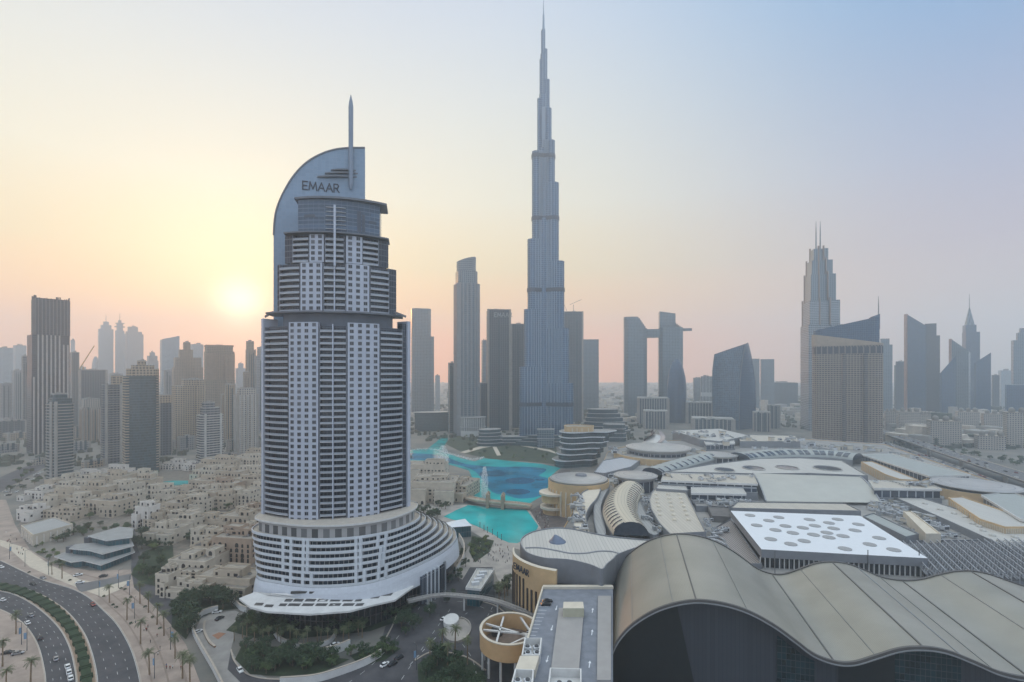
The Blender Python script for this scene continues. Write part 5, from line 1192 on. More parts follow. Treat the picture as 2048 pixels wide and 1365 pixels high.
for u, w, m in ((1353, .5, RIMD), (1544, .5, RIMD), (1664, .5, RIMD), (1716, .4, RIML), (1804, .5, RIMD), (1941, .5, RIMD), (1318, .12, RIML), (1262, .1, RIML), (1425, .1, RIML), (1600, .1, RIML), (1760, .1, RIML), (1880, .1, RIML)):
    p = prof_at(u); MB().beam(p+Vector((0, 0, .12)), p-d_*LW+Vector((0, 0, .12)), w, .35).build('ridge_seam', m, T)
p = prof_at(2000)
for k in range(4):
    q = prof_at(1985+6*k)-d_*(LW*.93); MB().box((q.x, q.y, q.z+.1), (1.6, 1.1, .2), .2).build('roof_hatch', WHITE2, T)
for u0, u1 in ((1230, 1330), (1560, 1660)):                          # dark slanted panels of the end wall
    i0 = prof.index(prof_at(u0)); i1 = prof.index(prof_at(u1)); b = MB(); A_ = [low[i]-d_*.4-Vector((0, 0, 1.0)) for i in range(i0, i1)]
    if len(A_) > 2: b.face(A_+[(A_[-1].x+9, A_[-1].y-1.8, 0), (A_[0].x, A_[0].y, 0)]); b.build('dark_panel', mat('dark_panel', (28, 34, 38), .3, 0, .1, .3), T)
GLZ = facade('end_glass', (58, 66, 74), (22, 46, 52), 1.6, .9, 2.4, .9, off=.05, rough_g=.06, vary=.5)
for u0, u1, top in ((1470, 1535, 4.0), (1640, 1740, 1.5)):
    i0 = prof.index(prof_at(u0)); i1 = prof.index(prof_at(u1)); L2 = [low[i]-d_*.5 for i in range(i0, i1)]; b = MB(); u = 0
    for a, c in zip(L2, L2[1:]):
        l_ = math.hypot(c.x-a.x, c.y-a.y); b.face([(a.x, a.y, 0), (c.x, c.y, 0), (c.x, c.y, c.z-top), (a.x, a.y, a.z-top)], 0, [(u, 0), (u+l_, 0), (u+l_, c.z-top), (u, a.z-top)]); u += l_
    b.build('end_glazing', GLZ, T)
b = MB(); A_ = prof[0]; b.face([(A_.x, A_.y, 0), tuple(A_), tuple(A_-d_*LW), tuple((A_-d_*LW).xy)+(0,)], 0); b.build('side_wall', BLUEG, T)
b = MB(); pts = [tuple(p) for p in prof]; b.face(pts+[(pts[-1][0], pts[-1][1], 0), (pts[0][0], pts[0][1], 0)]); b.build('rear_wall', BLUEG, T)
# oval roof, curved sign wall, parking deck, round ramp
Z9 = lambda q: (860+q[0]*.2381, 1040+q[1]*.2381)
oz = 34.0; ob = [Z9(q) for q in ((757, 190), (800, 135), (900, 95), (1060, 72), (1200, 82), (1340, 112), (1500, 142), (1700, 164), (1850, 178), (1850, 200), (1600, 290), (1545, 335), (1490, 380), (1445, 425), (1350, 388), (1200, 350), (1080, 338), (960, 330), (850, 300), (790, 262))]
p = sm2(xy(ob, oz), 5); T = thing('oval_roof', 'pale teardrop shaped roof with a dark cone skylight beside the wave roof', 'mall roof', (*cen(p), 0), MG)
b = MB(); b.prism(p, 22, oz, 0, 1); parapet(b, p, oz, .7, .5); b.build('roof', [BLUEG, SEAM('oval_skin', (186, 182, 174), 2.0, .1)], T)
MB().prism(inset(p, 1.5), 0, 22, 0, top=False).build('wall', BLUEG, T)
x, y = G(*Z9((1070, 185)), oz); b = MB(); b.loft([[(x+r*math.cos(t)+o_, y+r*math.sin(t), h) for t in [i*math.pi/16 for i in range(32)]] for r, h, o_ in ((5.0, oz+.02, 0), (4.6, oz+.6, 0), (3.8, oz+1.2, 0), (2.4, oz+2.6, -.4), (.6, oz+4.0, -1.2))]); b.build('cone_skylight', mat('cone_grey', (96, 108, 128), .4, .2, .1, .5), T)
line = smooth_line([Vector((*G(*Z9(q), oz), oz+.12)) for q in ((800, 240), (930, 240), (1060, 262), (1180, 285), (1300, 285), (1420, 268), (1520, 270), (1590, 288))], 6); b = MB()
for a, c in zip(line, line[1:]): b.beam(a, c, .7, .9)
b.build('curved_ridge', GREY_S, T)
sg = [Z9(q) for q in ((694, 240), (700, 290), (740, 330), (820, 372), (920, 405), (1058, 432))]; sw = [Vector((*G(u, v, 32.5), 0)) for u, v in sg]; sw = smooth_line(sw, 8); T = thing('sign_wall', 'curved cream wall with vertical slots and dark letters below the teardrop roof', 'wall', tuple(sw[0].xy)+(0,), MG)
bk = [p+Vector((.9, 2.6, 0)) for p in sw]; b = MB(); b.prism([tuple(p.xy) for p in sw]+[tuple(p.xy) for p in bk[::-1]], 0, 32.5, 0, 1); b.build('wall', [WARMW, CREAMR], T)
for i in range(3, len(sw)-2, 3):
    p, q = sw[i], sw[i+1]; d = (q-p).normalized(); nn = Vector((d.y, -d.x, 0)); o = p+nn*.12; MB().box((o.x, o.y, 4), (1.1, .5, 20 if i < 22 else 16), math.atan2(d.y, d.x)).build('slot', mat('slot_dark', (50, 42, 36), .5), T)
i0 = 13; p = sw[i0]; d = (sw[i0+12]-p); d.z = 0; ln_ = d.length; d.normalize(); nn = Vector((d.y, -d.x, 0))
letters('EMAAR', p+nn*1.1+Vector((0, 0, 27.0)), d, (0, 0, 1), 3.0, SIGN, T, .4, gap=.22)
dz = 25.0
T = thing('parking_deck', 'grey rooftop parking deck with white arrows between cream parapet and wave roof', 'parking deck', (*G(1140, 1290, dz), 0))
dk = [G(1086, 1177, dz), G(1226, 1177, dz), G(1226, 1470, dz), G(1000, 1470, dz)]
DECK = mat('deck_grey', (128, 132, 140), .8, 0, 0, .25, (110, 114, 122))
b = MB(); b.prism(dk, 0, dz, 0, 1); b.build('deck', [WARMW, DECK], T); b = MB(); b.beam((*dk[0], dz+.5), (*dk[3], dz+.5), .7, 1.1); b.beam((*dk[0], dz+.6), (*dk[1], dz+.6), 2.4, 1.2); b.build('parapet', CREAMR, T)
def dpoly(px, z0, z1, name, m): return MB().prism(xy(px, z1), z0, z1, 0).build(name, m, T)
dpoly([(1118, 1216), (1168, 1216), (1158, 1338), (1102, 1338)], dz, dz+1.2, 'raised_strip', mat('strip_grey', (156, 152, 148), .8, 0, .05, .2)); dpoly([(1196, 1192), (1222, 1192), (1222, 1360), (1194, 1360)], dz, dz+1.0, 'side_strip', mat('strip_grey', (156, 152, 148), .8, 0, .05, .2))
b = MB(); b.prism(xy([(1127, 1204), (1166, 1204), (1168, 1217), (1126, 1217)], dz+5), dz+1, dz+5, 0, 1); b.build('stair_box', [mat('box_cream', (176, 172, 150), .8), CREAMR], T)
PWH = mat('deck_paint', (222, 224, 226), .6, 0, .03, 1); b = MB()
for (u, v, s_) in ((1113, 1216, 1), (1104, 1256, 1), (1095, 1318, 1), (1185, 1222, -1), (1184, 1266, -1), (1179, 1330, -1)):
    c = Vector((*G(u, v, dz), dz+.05)); f = d_*s_*-1; r_ = Vector((f.y, -f.x, 0)); b.face([c-f*2-r_*.16, c-f*2+r_*.16, c+f*1+r_*.16, c+f*1-r_*.16]); b.face([c+f*1-r_*.55, c+f*1+r_*.55, c+f*2.6])
for k in range(12):
    u0, v0 = 1080-k*3.0, 1199+k*7.2; a, c = Vector((*G(u0, v0, dz), dz+.05)), Vector((*G(u0+22, v0+.8, dz), dz+.05)); n2 = Vector((0, .12, 0)); b.face([a-n2, c-n2, c+n2, a+n2])
b.build('deck_marking', PWH, T)
for lab, px in (('white walled open plant well with fans at bottom of the parking deck', [(1049, 1278), (1084, 1278), (1080, 1312), (1043, 1312)]), ('white walled plant well with cream roof, lower left of parking deck', [(1030, 1340), (1068, 1342), (1064, 1385), (1018, 1385)]), ('large white walled plant well in middle of the parking deck bottom', [(1100, 1338), (1163, 1340), (1163, 1400), (1092, 1400)])):
    q = xy(px, dz+3); P_ = thing('plant_well', lab, 'plant well', (*cen(q), dz)); b = MB(); parapet(b, q, dz, 3.4, .6); b.face([(*c, dz+.3) for c in q]); b.build('well_wall', [WHITE2], P_)
    c = cen(q)
    for dx, dy in ((-1.6, 2), (1.8, 2), (-1.6, -2), (1.8, -2)):
        b = MB(); b.box((c[0]+dx, c[1]+dy, dz+.35), (2.4, 2.4, 1.8), .2); b.prism([(c[0]+dx+.8*math.cos(t), c[1]+dy+.8*math.sin(t)) for t in [i*math.pi/6 for i in range(12)]], dz+2.15, dz+2.5, 1); b.build('cooling_unit', [mat('unit_white', (196, 198, 200), .6), DARKM], P_)
dpoly([(1040, 1312), (1078, 1312), (1070, 1340), (1030, 1340)], dz, dz+3.0, 'cream_box', CREAMR)
T = thing('round_ramp', 'open oval cream drum on posts with white spoked beams over dark fans', 'ramp drum', (-1, 225, 0)); el = lambda r, n=48: [(-1+13.5*r*math.cos(2*math.pi*i/n), 225+14.5*r*math.sin(2*math.pi*i/n)) for i in range(n)]
b = MB(); parapet(b, el(1), 9.5, 7.5, .9); b.build('drum_wall', mat('ramp_cream', (196, 160, 116), .8, 0, .06, .3), T); MB().prism(el(.97), 9.2, 9.8, 0, bot=True).build('drum_floor', mat('ramp_floor', (120, 104, 92), .8, 0, .2, .4), T)
b = MB(); parapet(b, el(1.01), 16.9, .35, 1.2); b.build('drum_rim', CREAMR, T)
for a0, a1 in (((-13, 232), (11, 219)), ((-4, 238), (-7, 213)), ((4, 238), (9, 222)), ((-13, 226), (9, 222)), ((9, 222), (-3, 212))):
    MB().beam((*a0, 15.5), (*a1, 15.5), .8, .7).build('spoke_beam', WHITE2, T)
for x, y, r in ((-7, 233, 2.6), (1, 217.5, 3.2), (9, 231, 2.2)): MB().prism([(x+r*math.cos(i*math.pi/12), y+r*math.sin(i*math.pi/12)) for i in range(24)], 9.9, 12.5, 0).build('fan', mat('fan_dark', (58, 54, 52), .6), T)
for a in (3.4, 3.9, 4.4, 4.9, 5.4, 2.8): x, y = -1+12.4*math.cos(a), 225+13.4*math.sin(a); MB().tube([(x, y, 0), (x, y, 9.2)], .55, 10).build('post', WHITE2, T)
# rooftop units
UW = mat('unit_white', (196, 198, 200), .6); UG = mat('unit_grey', (150, 152, 154), .6, .1)
def ac_unit():
    T = thing('rooftop_unit', 'pale box shaped air conditioning unit on the mall roof', 'rooftop unit', (0, 0, 0), 'air conditioning units on the mall roofs')
    b = MB(); b.box((0, 0, .35), (3.4, 2.2, 1.9)); 
    for x in (-1.5, 1.5):
        for y in (-.9, .9): b.box((x, y, 0), (.25, .25, .35))
    b.build('casing', UW, T)
    for x in (-.85, .85): MB().prism([(x+.7*math.cos(i*math.pi/6), .7*math.sin(i*math.pi/6)) for i in range(12)], 2.25, 2.5, 0).build('fan', DARKM, T)
    MB().box((0, -1.12, .6), (2.8, .08, 1.2)).build('grille', DARKM, T); return T
def duct():
    T = thing('roof_duct', 'bent silver air duct lying on the mall roof', 'duct', (0, 0, 0), 'air ducts on the mall roofs')
    b = MB(); b.box((0, 0, .6), (7, 1.1, 1.1)); b.box((3.0, 2.1, .6), (1.1, 3.1, 1.1)); b.box((-3.0, 0, 0), (1.2, 1.2, .6)); b.build('duct', mat('duct_silver', (176, 178, 180), .4, .5), T)
    MB().box((3.0, 3.7, 0), (1.8, 1.6, 2.2)).build('plenum', UG, T); return T
AC0, DU0 = ac_unit(), duct(); rg = random.Random(21); first = [True, True]
zones = [([(1150, 990), (1165, 1000), (1150, 1040), (1152, 1062), (1168, 1062)], 26.4, 16, 1.1), ([(1215, 950), (1228, 958), (1222, 972), (1300, 972), (1310, 962)], 19.3, 18, 1.3), ([(1284, 985), (1292, 1010), (1302, 1040), (1320, 1064), (1290, 1000)], 24.5, 18, .9),
         ([(1425, 996), (1440, 1004), (1470, 1000), (1490, 1008), (1455, 1012)], 23.4, 14, 1.1), ([(1415, 1040), (1450, 1060), (1430, 1080), (1460, 1110), (1420, 1050)], 21.7, 14, 1.0), ([(1760, 1005), (1800, 1016), (1840, 1030), (1880, 1060), (1910, 1075), (1870, 1085), (1790, 1030)], 19.4, 40, 1.2),
         ([(1500, 900), (1600, 892), (1650, 896), (1720, 902), (1760, 905)], 19.4, 14, 2.0), ([(1320, 968), (1500, 972), (1450, 994), (1400, 992)], 19.4, 14, 1.2), ([(1400, 876), (1500, 878), (1580, 880), (1420, 895), (1610, 884)], 28.4, 12, 1.8), ([(1225, 905), (1240, 900), (1390, 912), (1400, 905), (1250, 912)], 26.4, 12, 1.5), ([(1860, 990), (1880, 1000), (1770, 985), (1830, 985)], 19.4, 10, 1.3)]
zones += [([(1330, 950), (1500, 955), (1420, 962)], 33.2, 10, 1.0), ([(1745, 966), (1860, 972), (1800, 970)], 31.2, 8, 1.0), ([(1395, 1000), (1490, 1004), (1500, 1012), (1400, 1010)], 23.2, 18, 1.0), ([(1350, 866), (1440, 864), (1480, 872), (1400, 876)], 30.2, 12, 1.6), ([(1740, 1000), (1775, 1000), (1800, 1030), (1740, 1020), (1830, 1050), (1880, 1085)], 19.4, 46, 1.1), ([(1780, 900), (1850, 930), (1860, 945), (1750, 915)], 19.4, 14, 1.5), ([(1290, 1075), (1220, 1080), (1240, 1100)], 19.4, 4, .8)]
for pts, z, n_, s_ in zones:
    for k in range(n_):
        a, c = rg.sample(pts, 2); t = rg.random(); u, v = a[0]+(c[0]-a[0])*t+rg.uniform(-6, 6), a[1]+(c[1]-a[1])*t+rg.uniform(-2, 2); x, y = G(u, v, z); kind = 0 if rg.random() < .7 else 1
        src = (AC0, DU0)[kind]; rz = rg.choice([.2, 1.77])+rg.uniform(-.1, .1)
        if first[kind]: src.location = (x, y, z); src.rotation_euler = (0, 0, rz); first[kind] = False
        else: dup(src, (x, y, z), rz, s_*rg.uniform(.8, 1.3))

def pipe_run():
    T = thing('roof_pipe', 'run of pale pipes on low supports on the mall roof', 'pipe', (0, 0, 0), 'pipe runs on the mall roofs'); b = MB()
    for y in (-.35, 0, .35): b.tube([(-6, y, .6), (6, y, .6), (6.4, y, .5), (6.4, y, 0)], .14, 6)
    b.build('pipe', UG, T); c2 = MB()
    for x in (-5, -2, 1, 4): MB().box((x, 0, 0), (.2, 1.1, .5)).build('support', STEEL, T)
    return T
def hatch():
    T = thing('roof_hatch', 'small cream plant room box on the mall roof', 'plant room', (0, 0, 0), 'plant rooms on the mall roofs'); MB().box((0, 0, 0), (4.5, 3.2, 2.6)).build('wall', CREAMR, T); MB().box((0, 0, 2.6), (5, 3.7, .25)).build('roof', GREY, T); MB().box((.6, -1.62, 0), (1.0, .08, 2.0)).build('door', DARKM, T); return T
PI0, HA0 = pipe_run(), hatch(); first = [True, True]
for pts, z, n_, s_ in zones:
    for k in range(int(n_*.7)):
        a, c = rg.sample(pts, 2); t = rg.random(); u, v = a[0]+(c[0]-a[0])*t+rg.uniform(-9, 9), a[1]+(c[1]-a[1])*t+rg.uniform(-3, 3); x, y = G(u, v, z); kind = 0 if rg.random() < .65 else 1; src = (PI0, HA0)[kind]; rz = rg.choice([.2, 1.77, 1.4])
        if first[kind]: src.location = (x, y, z); src.rotation_euler = (0, 0, rz); first[kind] = False
        else: dup(src, (x, y, z), rz, s_*rg.uniform(.8, 1.2))
# ---------------------------------------------------------------- low buildings round the lake and the foot of the needle
def curvy(name, label, Y, u0, u1, vb, vt, n, over=1.4, kind='round', asp=.45, rot=.1, m='tealglass', slabm=None, shrink=0.0, cat='building', top=None):
    T = thing(name, label, cat, (X((u0+u1)/2, Y), Y, 0)); zt = Z(vt, Y); z0 = 0; fh = zt/n
    for k in range(n):
        q = fit(shape(kind, rot, asp, 40), Y, u0+shrink*k*.5, u1-shrink*k)
        MB().prism(inset(q, over), k*fh, (k+1)*fh-.5, 0, top=False).build('glazing', A[m], T); MB().prism(q, (k+1)*fh-.9, (k+1)*fh, 0, 1, bot=True).build('floor_slab', [slabm or WHITE2, top or RBASE], T)
    return T
# terrace building with five swooping slabs
Y = 705.0; T = thing('terrace_building', 'building of stacked swooping pale terraces with a cream crown', 'building', (X(1160, Y), Y, 0)); TS = mat('terrace_pale', (212, 214, 216), .6, 0, .06, .2)
for k, (v, u0, u1) in enumerate(((917, 1105, 1190), (905, 1113, 1196), (894, 1118, 1202), (883, 1119, 1208), (872, 1118, 1213), (862, 1119, 1222))):
    pts = [(u0, .2), (u0+6, -.55), (u0+24, -.9), (u0+46, -.72), (u0+64, -.45), (u1-8, -.5), (u1, -.2), (u1+6, .6), (u0+20, .9)]
    q = sm2([(X(u, Y+d*24), Y+d*24) for u, d in pts], 6); zt = Z(v, Y); MB().prism(q, zt-1.2, zt, 0, 1, bot=True).build('terrace_slab', [TS, RBASE], T); q2 = inset(q, 3.2); MB().prism(q2, max(0, zt-(13 if k == 0 else 8.6)), zt-1.2, 0, top=False).build('terrace_glazing', A['tealglass'], T)
q = sm2([(X(u, Y+d*18), Y+d*18) for u, d in ((1128, 0), (1134, -.8), (1150, -.7), (1163, -.8), (1183, -.6), (1186, .2), (1160, .7), (1135, .7))], 6)
b = MB(); b.prism(q, Z(862, Y), Z(853, Y), 0, 1); parapet(b, q, Z(853, Y), 1.2, .8); b.build('crown', [WARMW, RBASE], T); fins(T, q[::4], Z(862, Y), Z(855, Y), 1, 1.0, 1.0, CREAMR, 'crown_fin')
curvy('opera_house', 'dark boat shaped glass hall with pale rim roof left of crowned tower', 1128, 826, 900, 862, 824, 1, 3.5, 'round', .42, .1, 'tealglass', WHITE2, top=PALE_DISC)
curvy('round_annex', 'round low pavilion with pale columns at foot of the crowned tower', 1035, 920, 972, 855, 834, 2, 1.5, 'round', .7, 0, 'whitestripe', SLABM)
curvy('curved_office', 'low dark banded building with curved end in front of the needle', 905, 953, 1010, 890, 858, 5, 1.2, 'round', .6, .3, 'tealglass', SLABM, 2)
curvy('glass_pavilion', 'pale glass box pavilion at the foot of the great needle', 880, 1074, 1109, 881, 858, 2, .8, 'box', .5, 0, 'silver', SLABM)
curvy('curved_office', 'long terraced office building sweeping right of the great needle', 1080, 1162, 1262, 852, 818, 6, 1.4, 'round', .5, .15, 'tealglass', SLABM, 5)
curvy('curved_office', 'short grey banded office in front of the long terraced one', 960, 1204, 1254, 873, 848, 4, 1.2, 'cham', .5, .1, 'tealglass', SLABM, 1)
curvy('curved_office', 'low banded wing joining the curved office to the needle podium', 915, 1000, 1076, 890, 872, 3, 1.0, 'box', .35, .05, 'tealglass', SLABM, 0)
# fountain plumes: columns of white spray
def plume(label, u, v, hpx, w):
    x, y = G(u, v); r = random.Random(int(u)); b = MB(); hh = hpx/F*y
    for i in range(2600):
        t = r.random()**1.3; sp = w*(.35+.65*math.sin(math.pi*min(1, t*.9+.1))); a = r.uniform(0, 6.28); rr = sp*r.random()**.5; p = Vector((x+rr*math.cos(a), y+rr*math.sin(a), .2+hh*t)); s_ = r.uniform(.18, .5)
        ax = [Vector((r.uniform(-1, 1), r.uniform(-1, 1), r.uniform(-1, 1)*1.8)).normalized()*s_ for _ in range(3)]; b.face([p+ax[0], p+ax[1], p-ax[0]]); b.face([p+ax[2], p+ax[1], p-ax[0]])
    return tag(b.build('fountain_jet', mat('spray', (240, 240, 238), .9, 0, 0, 1), loc=(x, y, 0)), label, 'fountain')
plume('broad white fountain plume behind the beige lakeside block', 886, 926, 34, 9)
plume('tall narrow white fountain plume in front of the stone bridge', 969, 996, 62, 4.2)
b = MB(); r = random.Random(4); ln = resample(smooth_line(gp([(824, 901), (862, 900), (890, 907), (920, 915), (945, 921), (968, 917)]), 8), 160)
for p in ln:
    for k in range(5):
        q = Vector((p.x+r.uniform(-1, 1), p.y+r.uniform(-1, 1), r.uniform(.2, 3.0))); a_ = [Vector((r.uniform(-1, 1), r.uniform(-1, 1), r.uniform(-1, 1))).normalized()*.8 for _ in range(3)]; b.face([q+k_ for k_ in a_])
tag(b.build('fountain_row', mat('spray', (240, 240, 238), .9, 0, 0, 1)), 'long low line of white fountain jets across the far lake', 'fountain')
# ---------------------------------------------------------------- sand coloured old town houses
SANDS = [mat('sand_a', (186, 171, 151), .85, 0, .1, .2), mat('sand_b', (198, 186, 168), .85, 0, .1, .2), mat('sand_c', (168, 146, 126), .85, 0, .1, .2), mat('sand_white', (214, 206, 196), .8, 0, .08, .2)]
SROOF = mat('sand_roof', (158, 150, 138), .9, 0, 0, .3, (128, 120, 110)); WDK = mat('deep_window', (44, 42, 42), .25, 0, .3, .5)
RZ = -.16
_b = MB(); _b.box((0, 0, 0), (1.9, 1.3, 1.1)); _b.prism([(.55*math.cos(i*math.pi/5), .5*math.sin(i*math.pi/5)) for i in range(10)], 1.1, 1.25, 1); RU = _b.mesh('roof_unit', [mat('tank_grey', (132, 128, 122), .8), DARKM])
def house(name, label, u, v, w, d, h, col=0, seed=0, group=None, cat='house', win=True, levels=None, rz=RZ, arches=False):
    x, y = G(u, v); r = random.Random(seed+int(u*7+v)); T = thing(name, label, cat, (x, y, 0), group); y += d/2
    ca, sa = math.cos(rz), math.sin(rz); P_ = lambda a, b_: (x+a*ca-b_*sa, y+a*sa+b_*ca)
    boxes = [(0, 0, w, d, h)]
    for _ in range(r.randint(2, 4)):
        bw, bd = w*r.uniform(.25, .45), d*r.uniform(.3, .5); boxes.append((r.uniform(-.5, .5)*(w-bw), r.uniform(-.5, .5)*(d-bd), bw, bd, h+r.choice([2.6, 3.4, 4.2])))
    for _ in range(r.randint(1, 2)):
        bw, bd = w*r.uniform(.35, .5), d*r.uniform(.25, .4); sg = r.choice([-1, 1]); boxes.append((sg*w*.3, -(d/2+bd/2-.5), bw, bd, h*r.uniform(.55, .8)))
    b = MB(); rf = MB(); pp = MB()
    for cx_, cy_, bw, bd, bh in boxes:
        q = [P_(cx_+a*bw/2, cy_+c*bd/2) for a, c in ((-1, -1), (1, -1), (1, 1), (-1, 1))]
        b.prism(q, 0, bh, 0, top=False); rf.face([(*p, bh) for p in q]); parapet(pp, [P_(cx_+a*(bw/2+.12), cy_+c*(bd/2+.12)) for a, c in ((-1, -1), (1, -1), (1, 1), (-1, 1))], bh-.15, 1.05, .4)
    m = SANDS[col]; b.build('wall', m, T); rf.build('roof', SROOF, T); pp.build('parapet', m, T)
    if not win: return T
    wm = {}
    def pane(ww, wh, arch):
        k = (ww, wh, arch)
        if k not in wm:
            pts = [(-ww/2, 0), (ww/2, 0), (ww/2, wh)]+([(ww/2*math.cos(t), wh+ww/2*math.sin(t)) for t in (math.pi*.25, math.pi*.5, math.pi*.75)] if arch else [])+[(-ww/2, wh)]
            q = MB(); q.face([(a, -.06, c) for a, c in pts]); n = len(pts)
            for i in range(n): a, c = pts[i], pts[(i+1) % n]; q.face([(a[0], 0, a[1]), (c[0], 0, c[1]), (c[0], -.06, c[1]), (a[0], -.06, a[1])])
            wm[k] = q.mesh('window', WDK)
        return wm[k]
    def put(me, px_, py_, z, a):
        o = bpy.data.objects.new('window', me); COL.objects.link(o); o.parent = T; o.location = (px_-T.location.x, py_-T.location.y, z); o.rotation_euler = (0, 0, a)
    cnt = 0
    for cx_, cy_, bw, bd, bh in boxes:
        if bh < h: rows = [1.0] if bh < 5 else [1.0, 4.4]
        else: rows = [z for z in (1.2, 4.6, 8.0, 11.4, 14.8) if z < bh-2.2] if cx_ == 0 and cy_ == 0 else [h+.7]
        for z in rows:
            n = max(1, int(bw/4.2))
            for i in range(n):
                if r.random() < .15: continue
                p = P_(cx_-bw/2+bw*(i+.5)/n, cy_-bd/2-.02); put(pane(1.5 if (i+int(z)) % 3 else 2.6, 1.8 if h < 14 or z > 2 else 2.2, arches or z < 2 and i % 2 == 0), *p, z, rz); cnt += 1
            n = max(1, int(bd/4.6)); s_ = 1 if u < 1024 else -1
            for i in range(n):
                if r.random() < .2: continue
                p = P_(cx_+s_*(bw/2+.02), cy_-bd/2+bd*(i+.5)/n); put(pane(1.6, 1.8, False), *p, z, rz+s_*math.pi/2); cnt += 1
            if cnt > 46: break
    for k in range(r.randint(3, 6)):
        o = bpy.data.objects.new('roof_unit', RU); COL.objects.link(o); o.parent = T; q = P_(r.uniform(-.42, .42)*w, r.uniform(-.42, .42)*d); o.location = (q[0]-T.location.x, q[1]-T.location.y, h); o.rotation_euler = (0, 0, rz); o.scale = (r.uniform(.7, 1.3), r.uniform(.7, 1.3), r.uniform(.7, 1.2))
    return T
OT = 'sand coloured houses of the old town quarter'
rows = [('row nearest the boulevard', [(326, 1192, 9, 9, 12, 1), (378, 1152, 27, 22, 9, 1), (448, 1192, 36, 16, 10, 0), (468, 1128, 30, 26, 17, 2)]),
        ('row behind the garden trees', [(328, 1086, 22, 18, 10, 1), (372, 1070, 20, 18, 12, 1), (422, 1064, 24, 18, 10, 0), (470, 1064, 26, 20, 12, 0), (508, 1050, 20, 20, 13, 2)]),
        ('row left of the hotel waist', [(345, 1034, 20, 16, 12, 0), (388, 1028, 22, 18, 12, 1), (432, 1020, 26, 18, 12, 0), (478, 1014, 26, 20, 12, 1), (514, 1002, 20, 20, 13, 1)]),
        ('row beside the white gate tower', [(118, 1018, 30, 20, 13, 0), (205, 1032, 34, 20, 13, 0), (250, 1022, 16, 16, 12, 1), (312, 1004, 26, 18, 12, 1)]),
        ('row between the pool and the low pavilion', [(140, 996, 32, 18, 12, 1), (190, 1000, 32, 18, 13, 0), (240, 996, 28, 18, 13, 1), (282, 985, 24, 18, 13, 0)]),
        ('row in front of the white houses', [(125, 978, 24, 16, 11, 1), (168, 980, 30, 16, 12, 1), (222, 976, 34, 18, 13, 0), (275, 970, 26, 16, 13, 1)]),
        ('row right of the turquoise pool', [(405, 985, 32, 20, 12, 0), (448, 990, 32, 20, 12, 2), (492, 984, 32, 20, 13, 0), (412, 962, 34, 18, 12, 1), (458, 966, 34, 18, 13, 0), (502, 962, 32, 20, 13, 1)]),
        ('lane right of the gate tower', [(300, 1032, 14, 12, 8, 1), (318, 1052, 16, 12, 8, 0), (352, 1052, 15, 12, 9, 1), (300, 1058, 12, 10, 7, 0)]),
        ('gap row above the nearest houses', [(404, 1094, 18, 12, 8, 1), (440, 1096, 18, 12, 9, 0), (400, 1118, 14, 12, 8, 0), (500, 1092, 20, 14, 12, 1)]),
        ('gap row between waist and pool', [(330, 1010, 16, 12, 10, 1), (368, 1006, 22, 14, 11, 0), (412, 1002, 24, 14, 11, 1), (455, 1000, 22, 14, 11, 0)]),
        ('shops by the far boulevard', [(84, 1026, 18, 14, 10, 1), (100, 990, 22, 14, 10, 0), (150, 1022, 18, 14, 11, 1)]),
        ('rear row below the slim towers', [(436, 945, 48, 18, 16, 0), (492, 942, 40, 20, 17, 1), (515, 925, 36, 20, 15, 0)])]
ORD = ['first', 'second', 'third', 'fourth', 'fifth', 'sixth']; TONE = ['tan', 'cream', 'brownish', 'white']
for rn, lst in rows:
    for i, (u, v, w, d, h, c) in enumerate(sorted(lst)): house('courtyard_house', '%s flat house, %s from left in %s' % (TONE[c], ORD[i], rn), u, v, w, d, h, c, 3, OT, arches=(i % 2 == 1))
house('gate_tower', 'white square gate tower with open roof and tall arch among old town houses', 285, 1056, 13, 12, 17, 3, 5, None, 'gate tower', arches=True)
house('white_house', 'left of two white stepped houses behind the old town roofs', 175, 968, 40, 14, 11, 3, 1, None); house('white_house', 'right of two white stepped houses, nearest the bowed glass tower', 228, 960, 34, 14, 12, 3, 2, None)
house('white_house', 'low white arcaded house behind the turquoise pool', 352, 940, 36, 14, 9, 3, 4, None, arches=True); house('white_house', 'small white arcaded house right of the pool terrace', 384, 942, 22, 12, 8, 3, 6, None, arches=True)
house('corner_house', 'beige house with grey roof facing the far boulevard bend', 52, 1042, 18, 14, 9, 3, 7, None); house('corner_house', 'flat grey roofed shop row along the far boulevard', 70, 1000, 22, 26, 8, 3, 8, None)
house('corner_house', 'long sand coloured wall house behind the flat grey roofs', 120, 1040, 34, 12, 7, 0, 9, None)
house('garden_wall', 'curved looking sand terrace block with stair above the dark trees', 372, 1196, 20, 8, 5, 1, 12, None, 'terrace')
# lakeside bazaar
house('lakeside_bazaar', 'large beige lakeside block with many square windows beside the lagoon', 866, 1006, 44, 34, 20, 1, 31, None, 'bazaar', rz=-.05)
house('lakeside_bazaar', 'stepped beige wing with small towers reaching to the lake edge', 924, 1000, 22, 40, 14, 0, 33, None, 'bazaar', rz=-.3)
house('lakeside_bazaar', 'rear beige wing with roof towers behind the lakeside block', 848, 962, 52, 26, 19, 1, 35, None, 'bazaar', rz=-.05)
